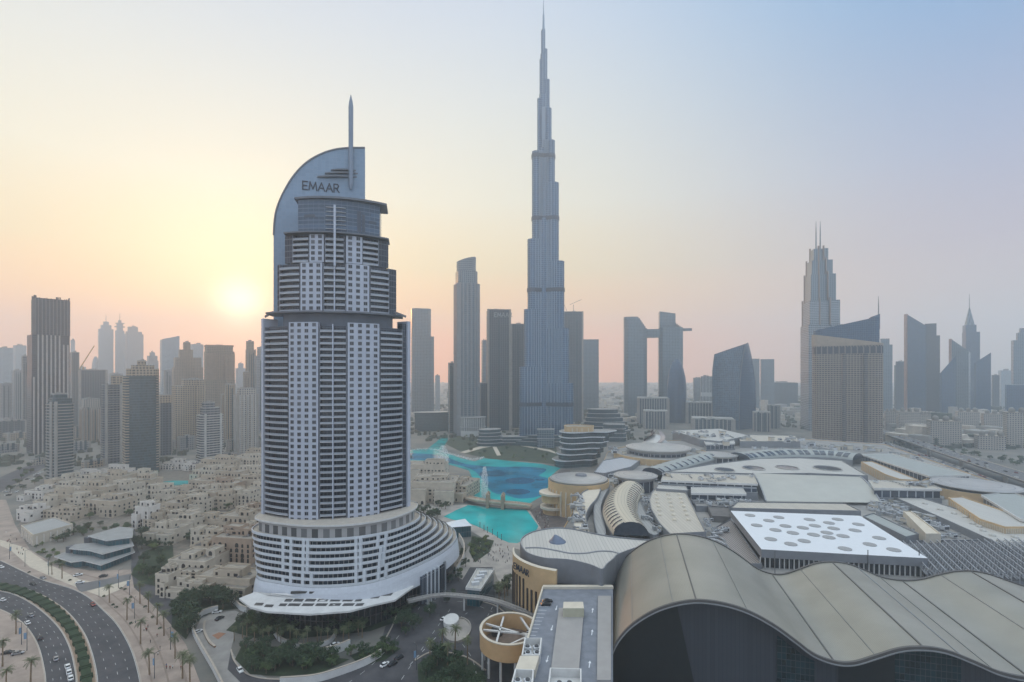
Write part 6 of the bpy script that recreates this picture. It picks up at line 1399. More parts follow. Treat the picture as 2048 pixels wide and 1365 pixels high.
# pavilion by the boulevard
T = thing('glass_pavilion', 'modern grey glass pavilion with stacked white roof slabs beside boulevard', 'pavilion', (*G(200, 1125), 0)); GP = facade('pavilion_glass', (84, 96, 102), (40, 84, 94), 2.0, .9, 4.2, .9, rough_g=.08, off=.05)
for z0, z1, px in ((0, 4.8, [(108, 1113), (150, 1096), (262, 1088), (270, 1104), (202, 1130), (166, 1121), (142, 1124)]), (4.8, 9.4, [(138, 1097), (150, 1089), (262, 1078), (268, 1091), (205, 1108), (180, 1101)]), (9.4, 14.2, [(176, 1072), (238, 1054), (267, 1056), (265, 1074), (212, 1081)])):
    p = xy(px, z1); b = MB(); b.prism(p, z1-.7, z1, 0, 1, bot=True); b.build('roof_slab', [WHITE2, mat('slab_top', (142, 142, 140), .8, 0, .1, .2)], T); MB().prism(inset(p, 2.2), z0, z1-.7, 0, top=False).build('glazing', GP, T)
for u, v in ((142, 1118), (178, 1104), (229, 1094)): x, y = G(u, v); MB().box((x, y, 0), (4, 4, 9 if u < 170 else 11), RZ).build('stone_pier', mat('pier_slate', (84, 88, 94), .7, 0, .1, .3), T)
T, p = slab('low_hall', 'low grey hall with white slotted roof left of the glass pavilion', [(42, 1053), (108, 1036), (146, 1050), (66, 1072)], 8, wall=SANDS[1], roof=GREY, cat='hall'); fins(T, p, 0, 7, 6, .8, .6, SANDS[3], 'pilaster')
# tent roofed lakeside pavilion and glass station
T = thing('tent_pavilion', 'pavilion with bright white tent roof beside the lower lagoon', 'pavilion', (*G(912, 1062), 0)); p = xy([(886, 1047), (930, 1038), (944, 1052), (897, 1056)], 9); c = cen(p)
b = MB()
for i in range(4): b.face([(*p[i], 9), (*p[(i+1) % 4], 9), (*c, 12)])
b.build('tent_roof', mat('bright_white', (216, 219, 222), .5, 0, .02, .3), T); MB().prism(inset(p, 1.0), 0, 8.9, 0, top=False).build('glazing', GP, T)
T = thing('glass_station', 'small dark glass building with pale plant topped roof on the plaza', 'pavilion', (*G(955, 1185), 0)); p = xy([(931, 1177), (953, 1139), (989, 1140), (962, 1180)], 10)
b = MB(); b.prism(p, 9.2, 10, 0, 1, bot=True); parapet(b, p, 10, .6, .4); b.build('roof', [WHITE2, PALE], T); MB().prism(inset(p, 1.0), 0, 9.2, 0, top=False).build('glazing', GP, T)
c = cen(p)
for k in range(4): MB().box((c[0]+k*1.2-2, c[1]+k*5-8, 10), (4.5, 2.2, 1.6), .3).build('roof_plant', UW, T)
# footbridge
T = thing('footbridge', 'long thin curved footbridge over the road from hotel to the sign wall', 'footbridge', (*G(950, 1215), 0)); fl = resample(smooth_line(gp([(815, 1203), (860, 1193), (896, 1190), (931, 1193), (967, 1197), (1003, 1206), (1040, 1220), (1075, 1232)], 8), 8), 40)
b = MB(); rl = MB()
for p, q in zip(fl, fl[1:]):
    b.beam((*p.xy, 8), (*q.xy, 8), 3.6, 1.1); nn = Vector((-(q-p).y, (q-p).x, 0)).normalized()*1.7
    for s_ in (nn, -nn): rl.beam((*(p+s_).xy, 9.6), (*(q+s_).xy, 9.6), .12, .12); rl.beam((*(p+s_).xy, 8.4), (*(p+s_).xy, 9.6), .1)
b.build('deck', mat('bridge_grey', (150, 146, 142), .7, 0, .1, .5), T); rl.build('railing', STEEL, T)
for i in (6, 16, 26, 34): MB().tube([(*fl[i].xy, 0), (*fl[i].xy, 7.6)], .5, 10).build('pier', WHITE2, T)
# stone bridge over the lagoon with gate towers
T = thing('stone_bridge', 'beige stone bridge with two pairs of gate towers across the lagoon', 'bridge', (*G(996, 1016), 0)); sb = resample(smooth_line(gp([(932, 1002), (955, 1010), (976, 1014), (1006, 1017), (1035, 1018), (1062, 1020)]), 8), 30)
b = MB()
for i, (p, q) in enumerate(zip(sb, sb[1:])): h0, h1 = [3.2+1.8*math.sin(math.pi*j/29) for j in (i, i+1)]; b.beam((*p.xy, h0), (*q.xy, h1), 8, 1.4)
b.build('deck', SANDS[2], T); b = MB()
for i, (p, q) in enumerate(zip(sb, sb[1:])):
    nn = Vector((-(q-p).y, (q-p).x, 0)).normalized()*3.9; h0, h1 = [4.4+1.8*math.sin(math.pi*j/29) for j in (i, i+1)]
    for s_ in (nn, -nn): b.beam((*(p+s_).xy, h0), (*(q+s_).xy, h1), .4, 1.2)
b.build('parapet', SANDS[1], T)
for u, v in ((976, 1014), (1006, 1017)):
    for s_ in (-1, 1):
        x, y = G(u, v); b = MB(); b.box((x+s_*.4, y+s_*4.3, 0), (3.0, 3.0, 12.5), .1); b.box((x+s_*.4, y+s_*4.3, 12.5), (3.6, 3.6, .6), .1); b.box((x+s_*.4, y+s_*4.3, 13.1), (1.8, 1.8, 1.4), .1); b.build('gate_tower', SANDS[2], T)
    x, y = G(u, v); MB().box((x, y, 10.5), (2.2, 6.5, 1.6), .1).build('gate_beam', SANDS[2], T)
# ---------------------------------------------------------------- blocks of flats at right and mid rise at left
FLC = mat('flats_cream', (164, 152, 138), .8, 0, .1, .3)
def dome_block(label, Y, u0, u1, vt, n=3):
    T, p, z = tower('domed_flats', label, Y, [(u0, u1, vt+6)], A['palewin'], rot=.25, asp=.6, plant=False, cat='apartment block'); q = p[0]; h = z[0]
    MB().prism(grow(q, .8), h, h+1.2, 0, bot=True).build('cornice', FLC, T)
    for i in (0, 1):
        for t in ((0, .5, 1) if i == 0 else (1,)):
            a, c = q[i], q[(i+1) % 4]; x, y = a[0]+(c[0]-a[0])*(.1+.8*t), a[1]+(c[1]-a[1])*(.1+.8*t); x, y = x+(cen(q)[0]-x)*.15, y+(cen(q)[1]-y)*.15
            r_ = max(2.6, (u1-u0)/F*Y*.075); b = MB(); b.prism([(x+r_*math.cos(k*math.pi/6), y+r_*math.sin(k*math.pi/6)) for k in range(12)], h+1.2, h+5, 0)
            b.loft([[(x+r_*s_*math.cos(k*math.pi/6), y+r_*s_*math.sin(k*math.pi/6), h+5+e) for k in range(12)] for s_, e in ((1, 0), (.92, r_*.4), (.65, r_*.8), (.25, r_*1.05))]); b.build('dome_turret', [mat('dome_grey', (128, 122, 114), .7)], T)
    slabs(T, q, 4, h-3, 3.4, .5, .4, FLC)
for a in (('leftmost pale domed flats, half behind the beige hotel', 1130, 1768, 1794, 818), ('wide pale domed flats directly right of the beige hotel', 1060, 1793, 1841, 818), ('small domed flats between two wider domed blocks', 1090, 1836, 1862, 824), ('nearest pale domed flats standing at the highway edge', 900, 1853, 1924, 836), ('domed flats behind the nearest ones, under the spired tower', 1100, 1910, 1959, 818), ('domed flats right of centre in the rear row by the highway', 1090, 1962, 2012, 822), ('low domed flats in front row between the nearest block and the edge', 860, 1948, 2012, 866), ('tall domed flats cut by the right edge', 880, 2006, 2075, 820)): dome_block(*a)
r = random.Random(17)
MR = 'low blocks at the foot of the hazy towers'
for k, (u, v, w, h, l) in enumerate(((12, 905, 50, 12, 'grey low block at left edge above the far boulevard cars'), (35, 880, 60, 14, 'sand coloured long block at foot of the left edge slabs'), (75, 930, 30, 8, 'pale low block in front of the striped tower foot'), (160, 905, 40, 16, 'grey block between the teal tower and the columned tower'), (185, 935, 46, 9, 'sand coloured low block above the left white house'), (150, 880, 46, 24, 'pale block peeping behind teal tower at its right'), (215, 890, 30, 18, 'grey block squeezed beside the dark blue grey tower'), (300, 930, 30, 14, 'sand coloured block at right foot of the bowed glass tower'), (330, 905, 40, 18, 'pale block at foot of the narrow dark tower'), (372, 900, 36, 22, 'grey block at the foot of the two bay tower'), (455, 925, 40, 12, 'sand coloured low block right of the pale balcony tower'), (470, 905, 36, 20, 'pale block at foot of the slim columned tower'), (500, 900, 40, 15, 'grey low block touching the hotel edge'), (345, 880, 50, 26, 'sand coloured block behind the narrow dark tower'), (110, 865, 50, 20, 'pale long block behind teal tower and striped tower'), (20, 860, 50, 26, 'grey tall block at left edge beside striped tower'), (290, 875, 40, 30, 'sand coloured block hidden behind the bowed glass tower'), (440, 880, 40, 26, 'pale block behind the pale balcony tower'))):
    tower('mid_rise_block', l, 132000/(v-745), [(u-w/2, u+w/2, HZ+(H-h)*(v-HZ)/H)], A[['concrete_far', 'beige2', 'palewin'][k % 3]], rot=r.uniform(0, .6), asp=.5, cat='building', group=MR)
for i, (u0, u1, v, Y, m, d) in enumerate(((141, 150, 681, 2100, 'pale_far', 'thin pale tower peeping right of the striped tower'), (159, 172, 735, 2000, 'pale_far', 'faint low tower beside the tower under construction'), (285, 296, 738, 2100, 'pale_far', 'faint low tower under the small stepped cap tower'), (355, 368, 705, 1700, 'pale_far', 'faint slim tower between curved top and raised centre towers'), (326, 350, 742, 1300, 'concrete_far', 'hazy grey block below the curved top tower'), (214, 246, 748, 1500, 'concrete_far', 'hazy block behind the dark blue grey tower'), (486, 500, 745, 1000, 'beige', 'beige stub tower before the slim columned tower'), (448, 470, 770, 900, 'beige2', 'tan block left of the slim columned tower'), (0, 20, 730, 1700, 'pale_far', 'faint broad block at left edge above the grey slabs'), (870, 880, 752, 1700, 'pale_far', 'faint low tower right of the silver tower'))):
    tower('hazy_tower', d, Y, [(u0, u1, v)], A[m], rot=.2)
T = thing('tower_crane', 'yellow tower crane working beside the tower under construction', 'crane', (X(166, 1150), 1150, 0)); x = X(166, 1150); CRY = mat('crane_yellow', (170, 140, 70), .6); b = MB(); b.beam((x, 1150, 0), (x, 1150, Z(735, 1150)), 2.0); b.build('mast', CRY, T)
MB().beam((x-8, 1150, Z(738, 1150)), (x+26, 1150, Z(692, 1150)), 1.4).build('jib', CRY, T); MB().box((x-8, 1150, Z(742, 1150)), (5, 3, 4)).build('counterweight', DARKM, T)
# elevated highway
HWM = mat('highway_deck', (108, 106, 106), .85, 0, 0, .08, (88, 88, 90)); HWP = mat('highway_parapet', (186, 178, 166), .8, 0, .08, .3)
def highway(label, far, near, z, npier):
    a = resample(smooth_line(gp(far, z), 8), 60); c = resample(smooth_line(gp(near, z), 8), 60); T = thing('elevated_road', label, 'elevated road', tuple(((a[30]+c[30])/2).xy)+(0,))
    b = MB(); b.strip(lift(c, z), lift(a, z)); b.strip(lift(a, z-2), lift(c, z-2)); b.strip(lift(a, z), lift(a, z-2)); b.strip(lift(c, z-2), lift(c, z)); b.build('deck', HWM, T); b = MB()
    for L_ in (a, c):
        for p, q in zip(L_, L_[1:]): b.beam((*p.xy, z+.3), (*q.xy, z+.3), .5, .6)
    b.build('parapet', HWP, T)
    for i in range(npier):
        k = int((i+.5)/npier*59); m_ = (a[k]+c[k])/2; MB().box((m_.x, m_.y, 0), (3.5, 3.5, z-2), .3).build('pier', HWP, T)
    m_ = MB()
    for t in (.25, .5, .75): dashes([p.lerp(q, t) for p, q in zip(a, c)], .3, 4, 8, m_, z+.04)
    m_.build('lane_marking', PAINT, T); return a, c
HW1 = highway('upper elevated highway full of cars at the right behind the mall', [(1600, 812), (1690, 838), (1775, 862), (1900, 901), (2080, 955)], [(1600, 815.5), (1690, 843), (1775, 870.5), (1900, 913), (2080, 974)], 14, 12)
HW2 = highway('lower elevated road running in front of the upper highway', [(1690, 858), (1775, 885), (1900, 928), (2080, 996)], [(1690, 862), (1775, 892), (1900, 939), (2080, 1016)], 8, 10)
HW3 = highway('distant pale highway curving behind the wedge tower', [(1500, 792), (1560, 800), (1620, 818), (1690, 842)], [(1500, 796), (1560, 806), (1620, 826), (1690, 852)], 6, 4)
# ---------------------------------------------------------------- vehicles
PAINTS = {'white': mat('car_white', (222, 222, 220), .25, 0, 0, 1), 'silver': mat('car_silver', (160, 162, 166), .25, .6, 0, 1), 'dark grey': mat('car_dark', (44, 46, 50), .2, .2, 0, 1), 'red': mat('car_red', (130, 34, 30), .25, 0, 0, 1), 'beige': mat('car_beige', (176, 160, 136), .3, .2, 0, 1)}
TYRE = mat('tyre', (28, 28, 30), .8, 0, 0, 1); CGL = mat('car_glass', (26, 30, 36), .06, 0, 0, 1); LMP = mat('headlight', (220, 220, 210), .1, 0, 0, 1); TLM = mat('taillight', (120, 20, 18), .2, 0, 0, 1)
def car_proto(parts=True):
    T = thing('car', 'white car', 'car'); prof_ = [(-2.25, .35), (-2.3, .75), (-2.1, .95), (-1.1, 1.0), (1.2, 1.0), (2.1, .88), (2.3, .7), (2.25, .35)]
    b = MB(); rings = []
    for y, k in ((-.88, .92), (-.8, 1), (.8, 1), (.88, .92)): rings.append([(x_*k if abs(x_) > 2 else x_, y, z if k == 1 else .35+(z-.35)*.93) for x_, z in prof_])
    b.loft(rings, cap=True); b.face(rings[0][::-1]); b.build('body', PAINTS['white'], T, smooth=True)
    cab = [(-1.75, .97), (-1.15, 1.45), (.35, 1.48), (1.2, .97)]; b = MB(); rings = [[(x_, y*(.86 if z > 1.2 else 1), z) for x_, z in cab] for y in (-.78, .78)]
    b.loft(rings, cap=True); b.face(rings[0][::-1]); b.build('window', CGL, T)
    b = MB(); b.box((-.4, 0, 1.465), (1.5, 1.3, .05)); b.build('roof', PAINTS['white'], T)
    for x_ in (-1.4, 1.45):
        for y in (-.8, .8):
            b = MB(); b.loft([[(x_+.33*math.cos(t), y+s_, .33+.33*math.sin(t)) for t in [i*math.pi/6 for i in range(12)]] for s_ in (-.1, .1)], cap=True); b.face([(x_+.33*math.cos(t), y-.1, .33+.33*math.sin(t)) for t in [-i*math.pi/6 for i in range(12)]]); b.build('wheel', TYRE, T)
    for y in (-.6, .6): MB().box((2.27, y, .6), (.1, .35, .16)).build('headlight', LMP, T); MB().box((-2.3, y, .68), (.1, .4, .14)).build('taillight', TLM, T)
    return T
CAR0 = car_proto(); used_car = [False]
def put_car(u, v, col, ang, label, z=.04, group=None, sc_=1.05):
    x, y = G(u, v, z); sw = {'body': PAINTS[col], 'roof': PAINTS[col]}
    if not used_car[0]:
        used_car[0] = True; CAR0.location = (x, y, z); CAR0.rotation_euler = (0, 0, ang); CAR0['label'] = label; CAR0['category'] = 'car'
        for c in CAR0.children:
            if c.name.split('.')[0] in sw: c.data.materials[0] = sw[c.name.split('.')[0]]
        if group: CAR0['group'] = group
        return CAR0
    return dup(CAR0, (x, y, z), ang, sc_, label, group, sw)
def tang(line, u, v):
    x, y = G(u, v); i = min(range(1, len(line)-1), key=lambda k: (line[k].x-x)**2+(line[k].y-y)**2); d = line[i+1]-line[i-1]; return math.atan2(d.y, d.x)
BG = 'cars on the curved boulevard'
for u, v, c, l in ((3, 1136, 'white', 'white car entering at the left edge on outer carriageway of the boulevard'), (66, 1170, 'dark grey', 'dark grey car near the hedge on outer carriageway of the boulevard'), (86, 1158, 'silver', 'silver car beside the outer kerb of the boulevard'), (186, 1211, 'red', 'reddish car on outer carriageway below the side street mouth'), (5, 1202, 'white', 'white car at left edge on the inner carriageway'),
                   (62, 1233, 'silver', 'silver car by the left palm on inner carriageway'), (55, 1248, 'white', 'white car next to the silver one by the left palm'), (80, 1278, 'dark grey', 'dark car with white roof marks on inner carriageway'), (112, 1320, 'silver', 'grey car in middle of the inner carriageway bend'), (135, 1336, 'white', 'first of three white taxis queued along the hedge'), (138, 1347, 'white', 'middle one of three white taxis queued along the hedge'), (141, 1359, 'white', 'last of three white taxis queued along the hedge')):
    put_car(u, v, c, tang(C1 if v < 1225 and u > 40 or v < 1180 else C4, u, v)+(math.pi if u < 150 and v > 1190 else 0), l, group=BG)
for u, v, c, a, l in ((36, 1309, 'silver', .5, 'long silver car parked on the lower left paving'), (16, 1308, 'dark grey', .3, 'dark car parked by the left edge paving'), (160, 1167, 'white', .3, 'white car turning at the side street mouth'), (156, 1152, 'white', .8, 'small white car waiting on paving by the pavilion'), (207, 1154, 'dark grey', .4, 'black car leaving along the side street by the pavilion'), (396, 1266, 'white', 1.2, 'white car driving up the curved hotel ramp'), (434, 1226, 'white', .3, 'white car at the top of the hotel ramp'), (439, 1239, 'dark grey', 1.2, 'dark car behind white car on hotel ramp'), (480, 1343, 'white', -.8, 'white convertible looking car on the ramp below the tree island'), (641, 1258, 'white', .2, 'white car under the hotel canopy edge'), (628, 1303, 'white', .3, 'white car on lower loop below the forecourt palms'), (670, 1292, 'white', .8, 'white car right of the lower loop palms'), (720, 1240, 'white', .2, 'white car at right end of the hotel canopy'), (770, 1332, 'white', .9, 'white car on the underpass road below the hotel'), (785, 1330, 'dark grey', .9, 'dark car beside the white one on underpass road'), (798, 1318, 'dark grey', .9, 'dark car last in line on underpass road'), (888, 1240, 'white', .9, 'white car on road below the footbridge')):
    put_car(u, v, c, a, l, .1)
put_car(1092, 1211, 'dark grey', .1, 'black car parked at top left of the parking deck', 25.1); put_car(1095, 1205, 'dark grey', .1, 'second black car parked closest to deck parapet corner', 25.1)
r = random.Random(8)
FB = 'cars queued on the far boulevard bend'
for k in range(22):
    t = r.random(); u, v = -5+150*t, 1000-88*t+r.uniform(-7, 7)*(1-t*.6); c = r.choice(['white', 'white', 'silver', 'dark grey']); put_car(u, v, c, .9, '%s car queued on the far boulevard bend at left' % c, .1, FB)
# simple small cars for the far highways
def far_car():
    b = MB(); b.box((0, 0, .3), (4.8, 2.0, .8), 0, 0); b.prism([(-1.5, -.75), (1.1, -.75), (.7, .75), (-1.3, .75)], 1.05, 1.5, 1, 0); b.box((0, 0, 0), (3.4, 1.7, .3), 0, 1)
    return b
fm_ = {c: far_car().mesh('far_car', [PAINTS[c], CGL]) for c in PAINTS}
for (a, c_), z, n_, nm in ((HW1, 14, 150, 'upper highway'), (HW2, 8, 70, 'lower elevated road'), (HW3, 6, 14, 'distant pale highway')):
    for k in range(n_):
        i = r.randrange(1, 58); p = a[i].lerp(c_[i], r.choice([.12, .37, .62, .87])); d = a[i+1]-a[i]; col = r.choice(['white', 'white', 'white', 'silver', 'dark grey', 'red', 'beige'])
        o = bpy.data.objects.new('car', fm_[col]); COL.objects.link(o); o.location = (p.x, p.y, z+.05); o.rotation_euler = (0, 0, math.atan2(d.y, d.x)); o['label'] = '%s car in traffic on the %s' % (col, nm); o['category'] = 'car'; o['group'] = 'cars on the '+nm
# ---------------------------------------------------------------- plants
LEAVES = [bpy.data.materials.new('leaf_%s' % n) for n in ('dark', 'mid', 'light', 'palm')]
for m, c1, c2 in zip(LEAVES, ((34, 52, 30), (54, 72, 38), (82, 98, 50), (64, 72, 46)), ((56, 78, 44), (82, 102, 56), (116, 128, 72), (104, 110, 74))):
    m.use_nodes = True; N_ = m.node_tree.nodes; b_ = N_['Principled BSDF']; b_.inputs['Roughness'].default_value = .75; g_ = N_.new('ShaderNodeNewGeometry'); rp = N_.new('ShaderNodeValToRGB'); rp.color_ramp.elements[0].color = lin(c1); rp.color_ramp.elements[1].color = lin(c2)
    m.node_tree.links.new(g_.outputs['Random Per Island'], rp.inputs[0]); m.node_tree.links.new(rp.outputs[0], b_.inputs['Base Color']); b_.inputs['Subsurface Weight'].default_value = 0
BARK = mat('bark', (98, 84, 70), .95, 0, .2, 2); PBARK = mat('palm_bark', (128, 108, 84), .95, 0, .25, 2)
def tree_proto(seed, hgt, rad, nclump, leaf, trunk_h, flat=.8):
    r = random.Random(seed); T = thing('leafy_tree', 'tree', 'tree'); b = MB(); b.tube([(0, 0, 0), (.1, 0, trunk_h*.6), (.0, .1, trunk_h)], [.32, .24, .2], 8)
    cs = []
    for k in range(nclump):
        a = r.uniform(0, 6.28); rr = rad*math.sqrt(r.random())*.8; z = trunk_h+(hgt-trunk_h)*(r.random()*.75+.08)*(1-.35*(rr/rad)**2); cs.append((rr*math.cos(a), rr*math.sin(a), z, rad*r.uniform(.22, .42)))
    for c in cs[:6]: b.tube([(0, 0, trunk_h*.85), (c[0]*.5, c[1]*.5, (trunk_h+c[2])/2), c[:3]], [.16, .11, .05], 5)
    b.build('trunk', BARK, T); b = MB()
    for cx_, cy_, cz, cr in cs:
        for k in range(46):
            d = Vector((r.gauss(0, 1), r.gauss(0, 1), r.gauss(0, .8)+.15)).normalized(); p = Vector((cx_, cy_, cz))+Vector((d.x, d.y, d.z*flat))*cr*r.uniform(.6, 1.08)
            n_ = (d+Vector((r.uniform(-.6, .6), r.uniform(-.6, .6), r.uniform(-.2, .8)))).normalized(); t1 = n_.orthogonal().normalized(); t1.rotate(Matrix.Rotation(r.uniform(0, 6.28), 3, n_)); t2 = n_.cross(t1); s_ = r.uniform(.22, .48)
            b.face([p-t1*s_, p+t2*s_*.6, p+t1*s_, p-t2*s_*.6])
    b.build('crown', leaf, T); return T
def palm_proto(seed, hgt):
    r = random.Random(seed); T = thing('palm_tree', 'palm', 'palm tree'); lean = r.uniform(-.4, .4); top = Vector((lean, lean*.5, hgt-2.2)); b = MB(); b.tube([(0, 0, 0), (lean*.3, 0, hgt*.35), (lean*.7, lean*.3, hgt*.65), tuple(top), (top.x, top.y, top.z+.6)], [.34, .26, .24, .26, .32], 8)
    b.build('trunk', PBARK, T); b = MB()
    for k in range(34):
        a = 2*math.pi*k/34*2.4+r.uniform(-.2, .2); el = r.uniform(-.35, 1.25); L_ = r.uniform(2.5, 3.5); pts = []; p = top.copy()+Vector((0, 0, .4))
        for j in range(8):
            e = el-j*.21; pts.append(p.copy()); p += Vector((math.cos(a)*math.cos(e), math.sin(a)*math.cos(e), math.sin(e)))*(L_/7)
        side = Vector((-math.sin(a), math.cos(a), 0))
        for j in range(7):
            w = .62*math.sin(math.pi*(j+1.2)/8.6); d = pts[j+1]-pts[j]
            for s_ in (-1, 1):
                q = pts[j]+side*s_*w+d*1.1-Vector((0, 0, .22*w)); b.face([pts[j], pts[j]+d*.75, q])
    b.build('crown', LEAVES[3], T); return T
TP = [tree_proto(1, 9, 4.6, 20, LEAVES[0], 3.2), tree_proto(2, 7.5, 4.0, 17, LEAVES[1], 2.6), tree_proto(3, 6, 3.2, 13, LEAVES[2], 2.2), tree_proto(4, 10.5, 5.2, 24, LEAVES[0], 3.6)]
PP = [palm_proto(5, 12), palm_proto(6, 11), palm_proto(7, 13)]
fresh = {id(t): True for t in TP+PP}
def plant(src, u, v, s_, label, group, z=0.0, rz=None):
    x, y = G(u, v, z); rz = random.random()*6.28 if rz is None else rz
    if fresh[id(src)]:
        fresh[id(src)] = False; src.location = (x, y, z); src.rotation_euler = (0, 0, rz); src.scale = (s_,)*3; src['label'] = label; src['group'] = group; return src
    return dup(src, (x, y, z), rz, s_, label, group)
PG = 'date palms along the curved boulevard'
for i, (u, v, s_, l) in enumerate(((32, 1269, 1, 'date palm on the inner side paving beside the two cars'), (61, 1372, 1.1, 'date palm cut by bottom edge on the inner side paving'), (5, 1334, 1, 'date palm at left edge on the inner side paving'), (12, 1392, 1, 'lowest date palm at the bottom left corner'), (219, 1206, 1, 'date palm standing alone at start of the outer palm row'), (254, 1241, .95, 'date palm second in outer kerb row'), (281, 1289, 1.08, 'tall date palm third in outer kerb row'), (299, 1350, 1.05, 'date palm lowest in the outer kerb row'), (280, 1208, 1, 'date palm at head of row beside dark side street'), (297, 1226, 1, 'date palm second in row beside dark side street'), (314, 1250, 1.05, 'date palm third in row beside dark side street'), (328, 1272, 1, 'date palm fourth in row beside dark side street'), (350, 1318, 1, 'date palm fifth in row beside dark side street'), (365, 1358, 1.1, 'date palm sixth in row near the hotel ramp wall'), (380, 1378, 1.1, 'date palm at bottom edge beside the hotel ramp wall'), (124, 1158, .95, 'date palm in front of the glass pavilion terrace'), (104, 1150, .8, 'small date palm left of the pavilion terrace palm'))):
    plant(PP[i % 3], u, v, s_, l, PG)
for i, (u, v, s_) in enumerate(((1009, 1207, 1.1), (998, 1200, 1), (1015, 1192, 1), (884, 1312, 1.1), (910, 1304, 1.15), (935, 1330, 1), (860, 1330, 1), (895, 1340, 1.1), (1000, 1215, .9))): plant(PP[i % 3], u, v, s_, 'dark date palm standing by the %s' % ('sign wall' if u > 960 else 'lower road beside the round ramp'), 'date palms by the %s' % ('sign wall' if u > 960 else 'lower road'))
for i in range(20): plant(PP[i % 3], 470+i*13.5+random.uniform(-4, 4), 1292-abs(i-9)*1.6+random.uniform(-8, 8), random.uniform(.6, .8), 'short palm in the planting round the hotel forecourt', 'palms round the hotel forecourt')
rt = random.Random(31)
FAR_T = []
def grove(n, poly, size, label, group, kinds=(0, 1, 3), z=0.0, far=False):
    us, vs = [p[0] for p in poly], [p[1] for p in poly]; k = 0
    while k < n:
        u, v = rt.uniform(min(us), max(us)), rt.uniform(min(vs), max(vs)); ins = False
        for i in range(len(poly)):
            a, c = poly[i], poly[i-1]
            if (a[1] > v) != (c[1] > v) and u < (c[0]-a[0])*(v-a[1])/(c[1]-a[1])+a[0]: ins = not ins
        if ins and far: FAR_T.append((TP[rt.choice(kinds)], u, v, size*rt.uniform(.75, 1.25))); k += 1
        elif ins: plant(TP[rt.choice(kinds)], u, v, size*rt.uniform(.75, 1.25), label, group, z); k += 1
grove(26, [(345, 1250), (350, 1215), (400, 1192), (500, 1192), (490, 1215), (430, 1225), (395, 1240), (372, 1275)], .95, 'dark dense tree in the belt between old town and hotel ramp', 'trees in the belt beside the hotel ramp', (0, 3))
grove(10, [(266, 1150), (290, 1110), (330, 1112), (345, 1150), (320, 1170), (285, 1165)], .8, 'dark tree in the garden below the nearest old town row', 'trees below the nearest old town row', (0, 1))
grove(10, [(280, 1108), (300, 1075), (345, 1090), (335, 1112)], .75, 'green tree in the slope garden left of the old town', 'trees in the slope garden', (0, 1, 2))
grove(26, [(462, 1262), (490, 1238), (560, 1248), (600, 1258), (590, 1272), (520, 1276)], .78, 'bushy tree along left part of the hotel forecourt edge', 'trees along left forecourt edge', (0, 1))
grove(24, [(640, 1262), (700, 1240), (770, 1225), (800, 1235), (740, 1262), (690, 1275)], .78, 'bushy tree along right part of the hotel forecourt edge', 'trees along right forecourt edge', (0, 1))
grove(40, [(474, 1320), (490, 1292), (560, 1300), (640, 1318), (690, 1326), (640, 1345), (560, 1352), (500, 1350)], .8, 'tree or shrub on the oval island inside the hotel ramp', 'trees on the ramp island', (0, 1, 0))
grove(16, [(840, 1330), (870, 1310), (930, 1320), (965, 1345), (960, 1420), (850, 1420)], .9, 'large dark tree at the bottom beside the round ramp', 'large trees beside the round ramp', (0, 3))
grove(10, [(700, 1310), (770, 1288), (800, 1300), (770, 1318), (720, 1332)], .6, 'tree on the traffic island beside the underpass road', 'trees on the traffic island', (0, 1))
grove(14, [(790, 1245), (810, 1205), (870, 1195), (880, 1215), (850, 1250), (810, 1275)], .7, 'dark tree under the hotel end of the footbridge', 'trees under the footbridge end', (0, 3))
grove(14, [(884, 1200), (900, 1150), (925, 1100), (940, 1110), (925, 1160), (900, 1215)], .55, 'tree along the service lane right of the hotel base', 'trees along the service lane', (1, 2, 0))
grove(14, [(938, 1100), (945, 1074), (985, 1082), (978, 1100), (950, 1122)], .6, 'green tree in the lakeside bed by the tent pavilion', 'trees in the lakeside bed', (1, 2))
grove(24, [(824, 1016), (880, 1012), (905, 1016), (880, 1034), (850, 1048), (824, 1040)], .75, 'tree on the waterfront below the lakeside bazaar', 'trees below the lakeside bazaar', (1, 0))
grove(34, [(892, 888), (905, 873), (960, 868), (1110, 882), (1116, 926), (1060, 921), (990, 917), (930, 905)], .75, 'small tree in the lakeside park before the needle', 'trees in the lakeside park', (1, 2, 0), far=True)
grove(70, [(290, 1065), (330, 1010), (520, 985), (522, 1110), (480, 1105), (400, 1090)], .85, 'street tree between the old town houses', 'street trees of the old town', (1, 0), far=True)
grove(34, [(80, 1080), (140, 1055), (260, 1050), (275, 1080), (180, 1068), (110, 1092)], .65, 'tree behind the glass pavilion', 'trees behind the glass pavilion', (1, 0), far=True)
grove(14, [(60, 1100), (80, 1082), (130, 1110), (120, 1135)], .5, 'small tree on the left boulevard pavement', 'trees on the left boulevard pavement', (1, 2))
grove(6, [(985, 1190), (990, 1150), (1020, 1150), (1020, 1200)], .7, 'dark tree on the plaza beside the sign wall', 'trees beside the sign wall', (0,))
grove(34, [(130, 1000), (300, 975), (310, 1030), (130, 1045)], .75, 'tree in lanes between left old town rows', 'trees in the lanes of left old town', (1, 0), far=True)
grove(10, [(262, 1100), (275, 1070), (300, 1060), (300, 1100)], .7, 'dark tree above the slope garden beside pavilion', 'trees above the slope garden', (0, 3))
grove(26, [(0, 960), (60, 930), (150, 905), (200, 925), (100, 960), (20, 1000)], .8, 'dusty tree along the far boulevard bend', 'trees along the far boulevard bend', (0, 1), far=True)
grove(30, [(1780, 905), (1850, 898), (2040, 915), (2048, 935), (1960, 918)], .9, 'dark tree along the far side of the upper highway', 'trees along the upper highway', (0, 1), far=True)
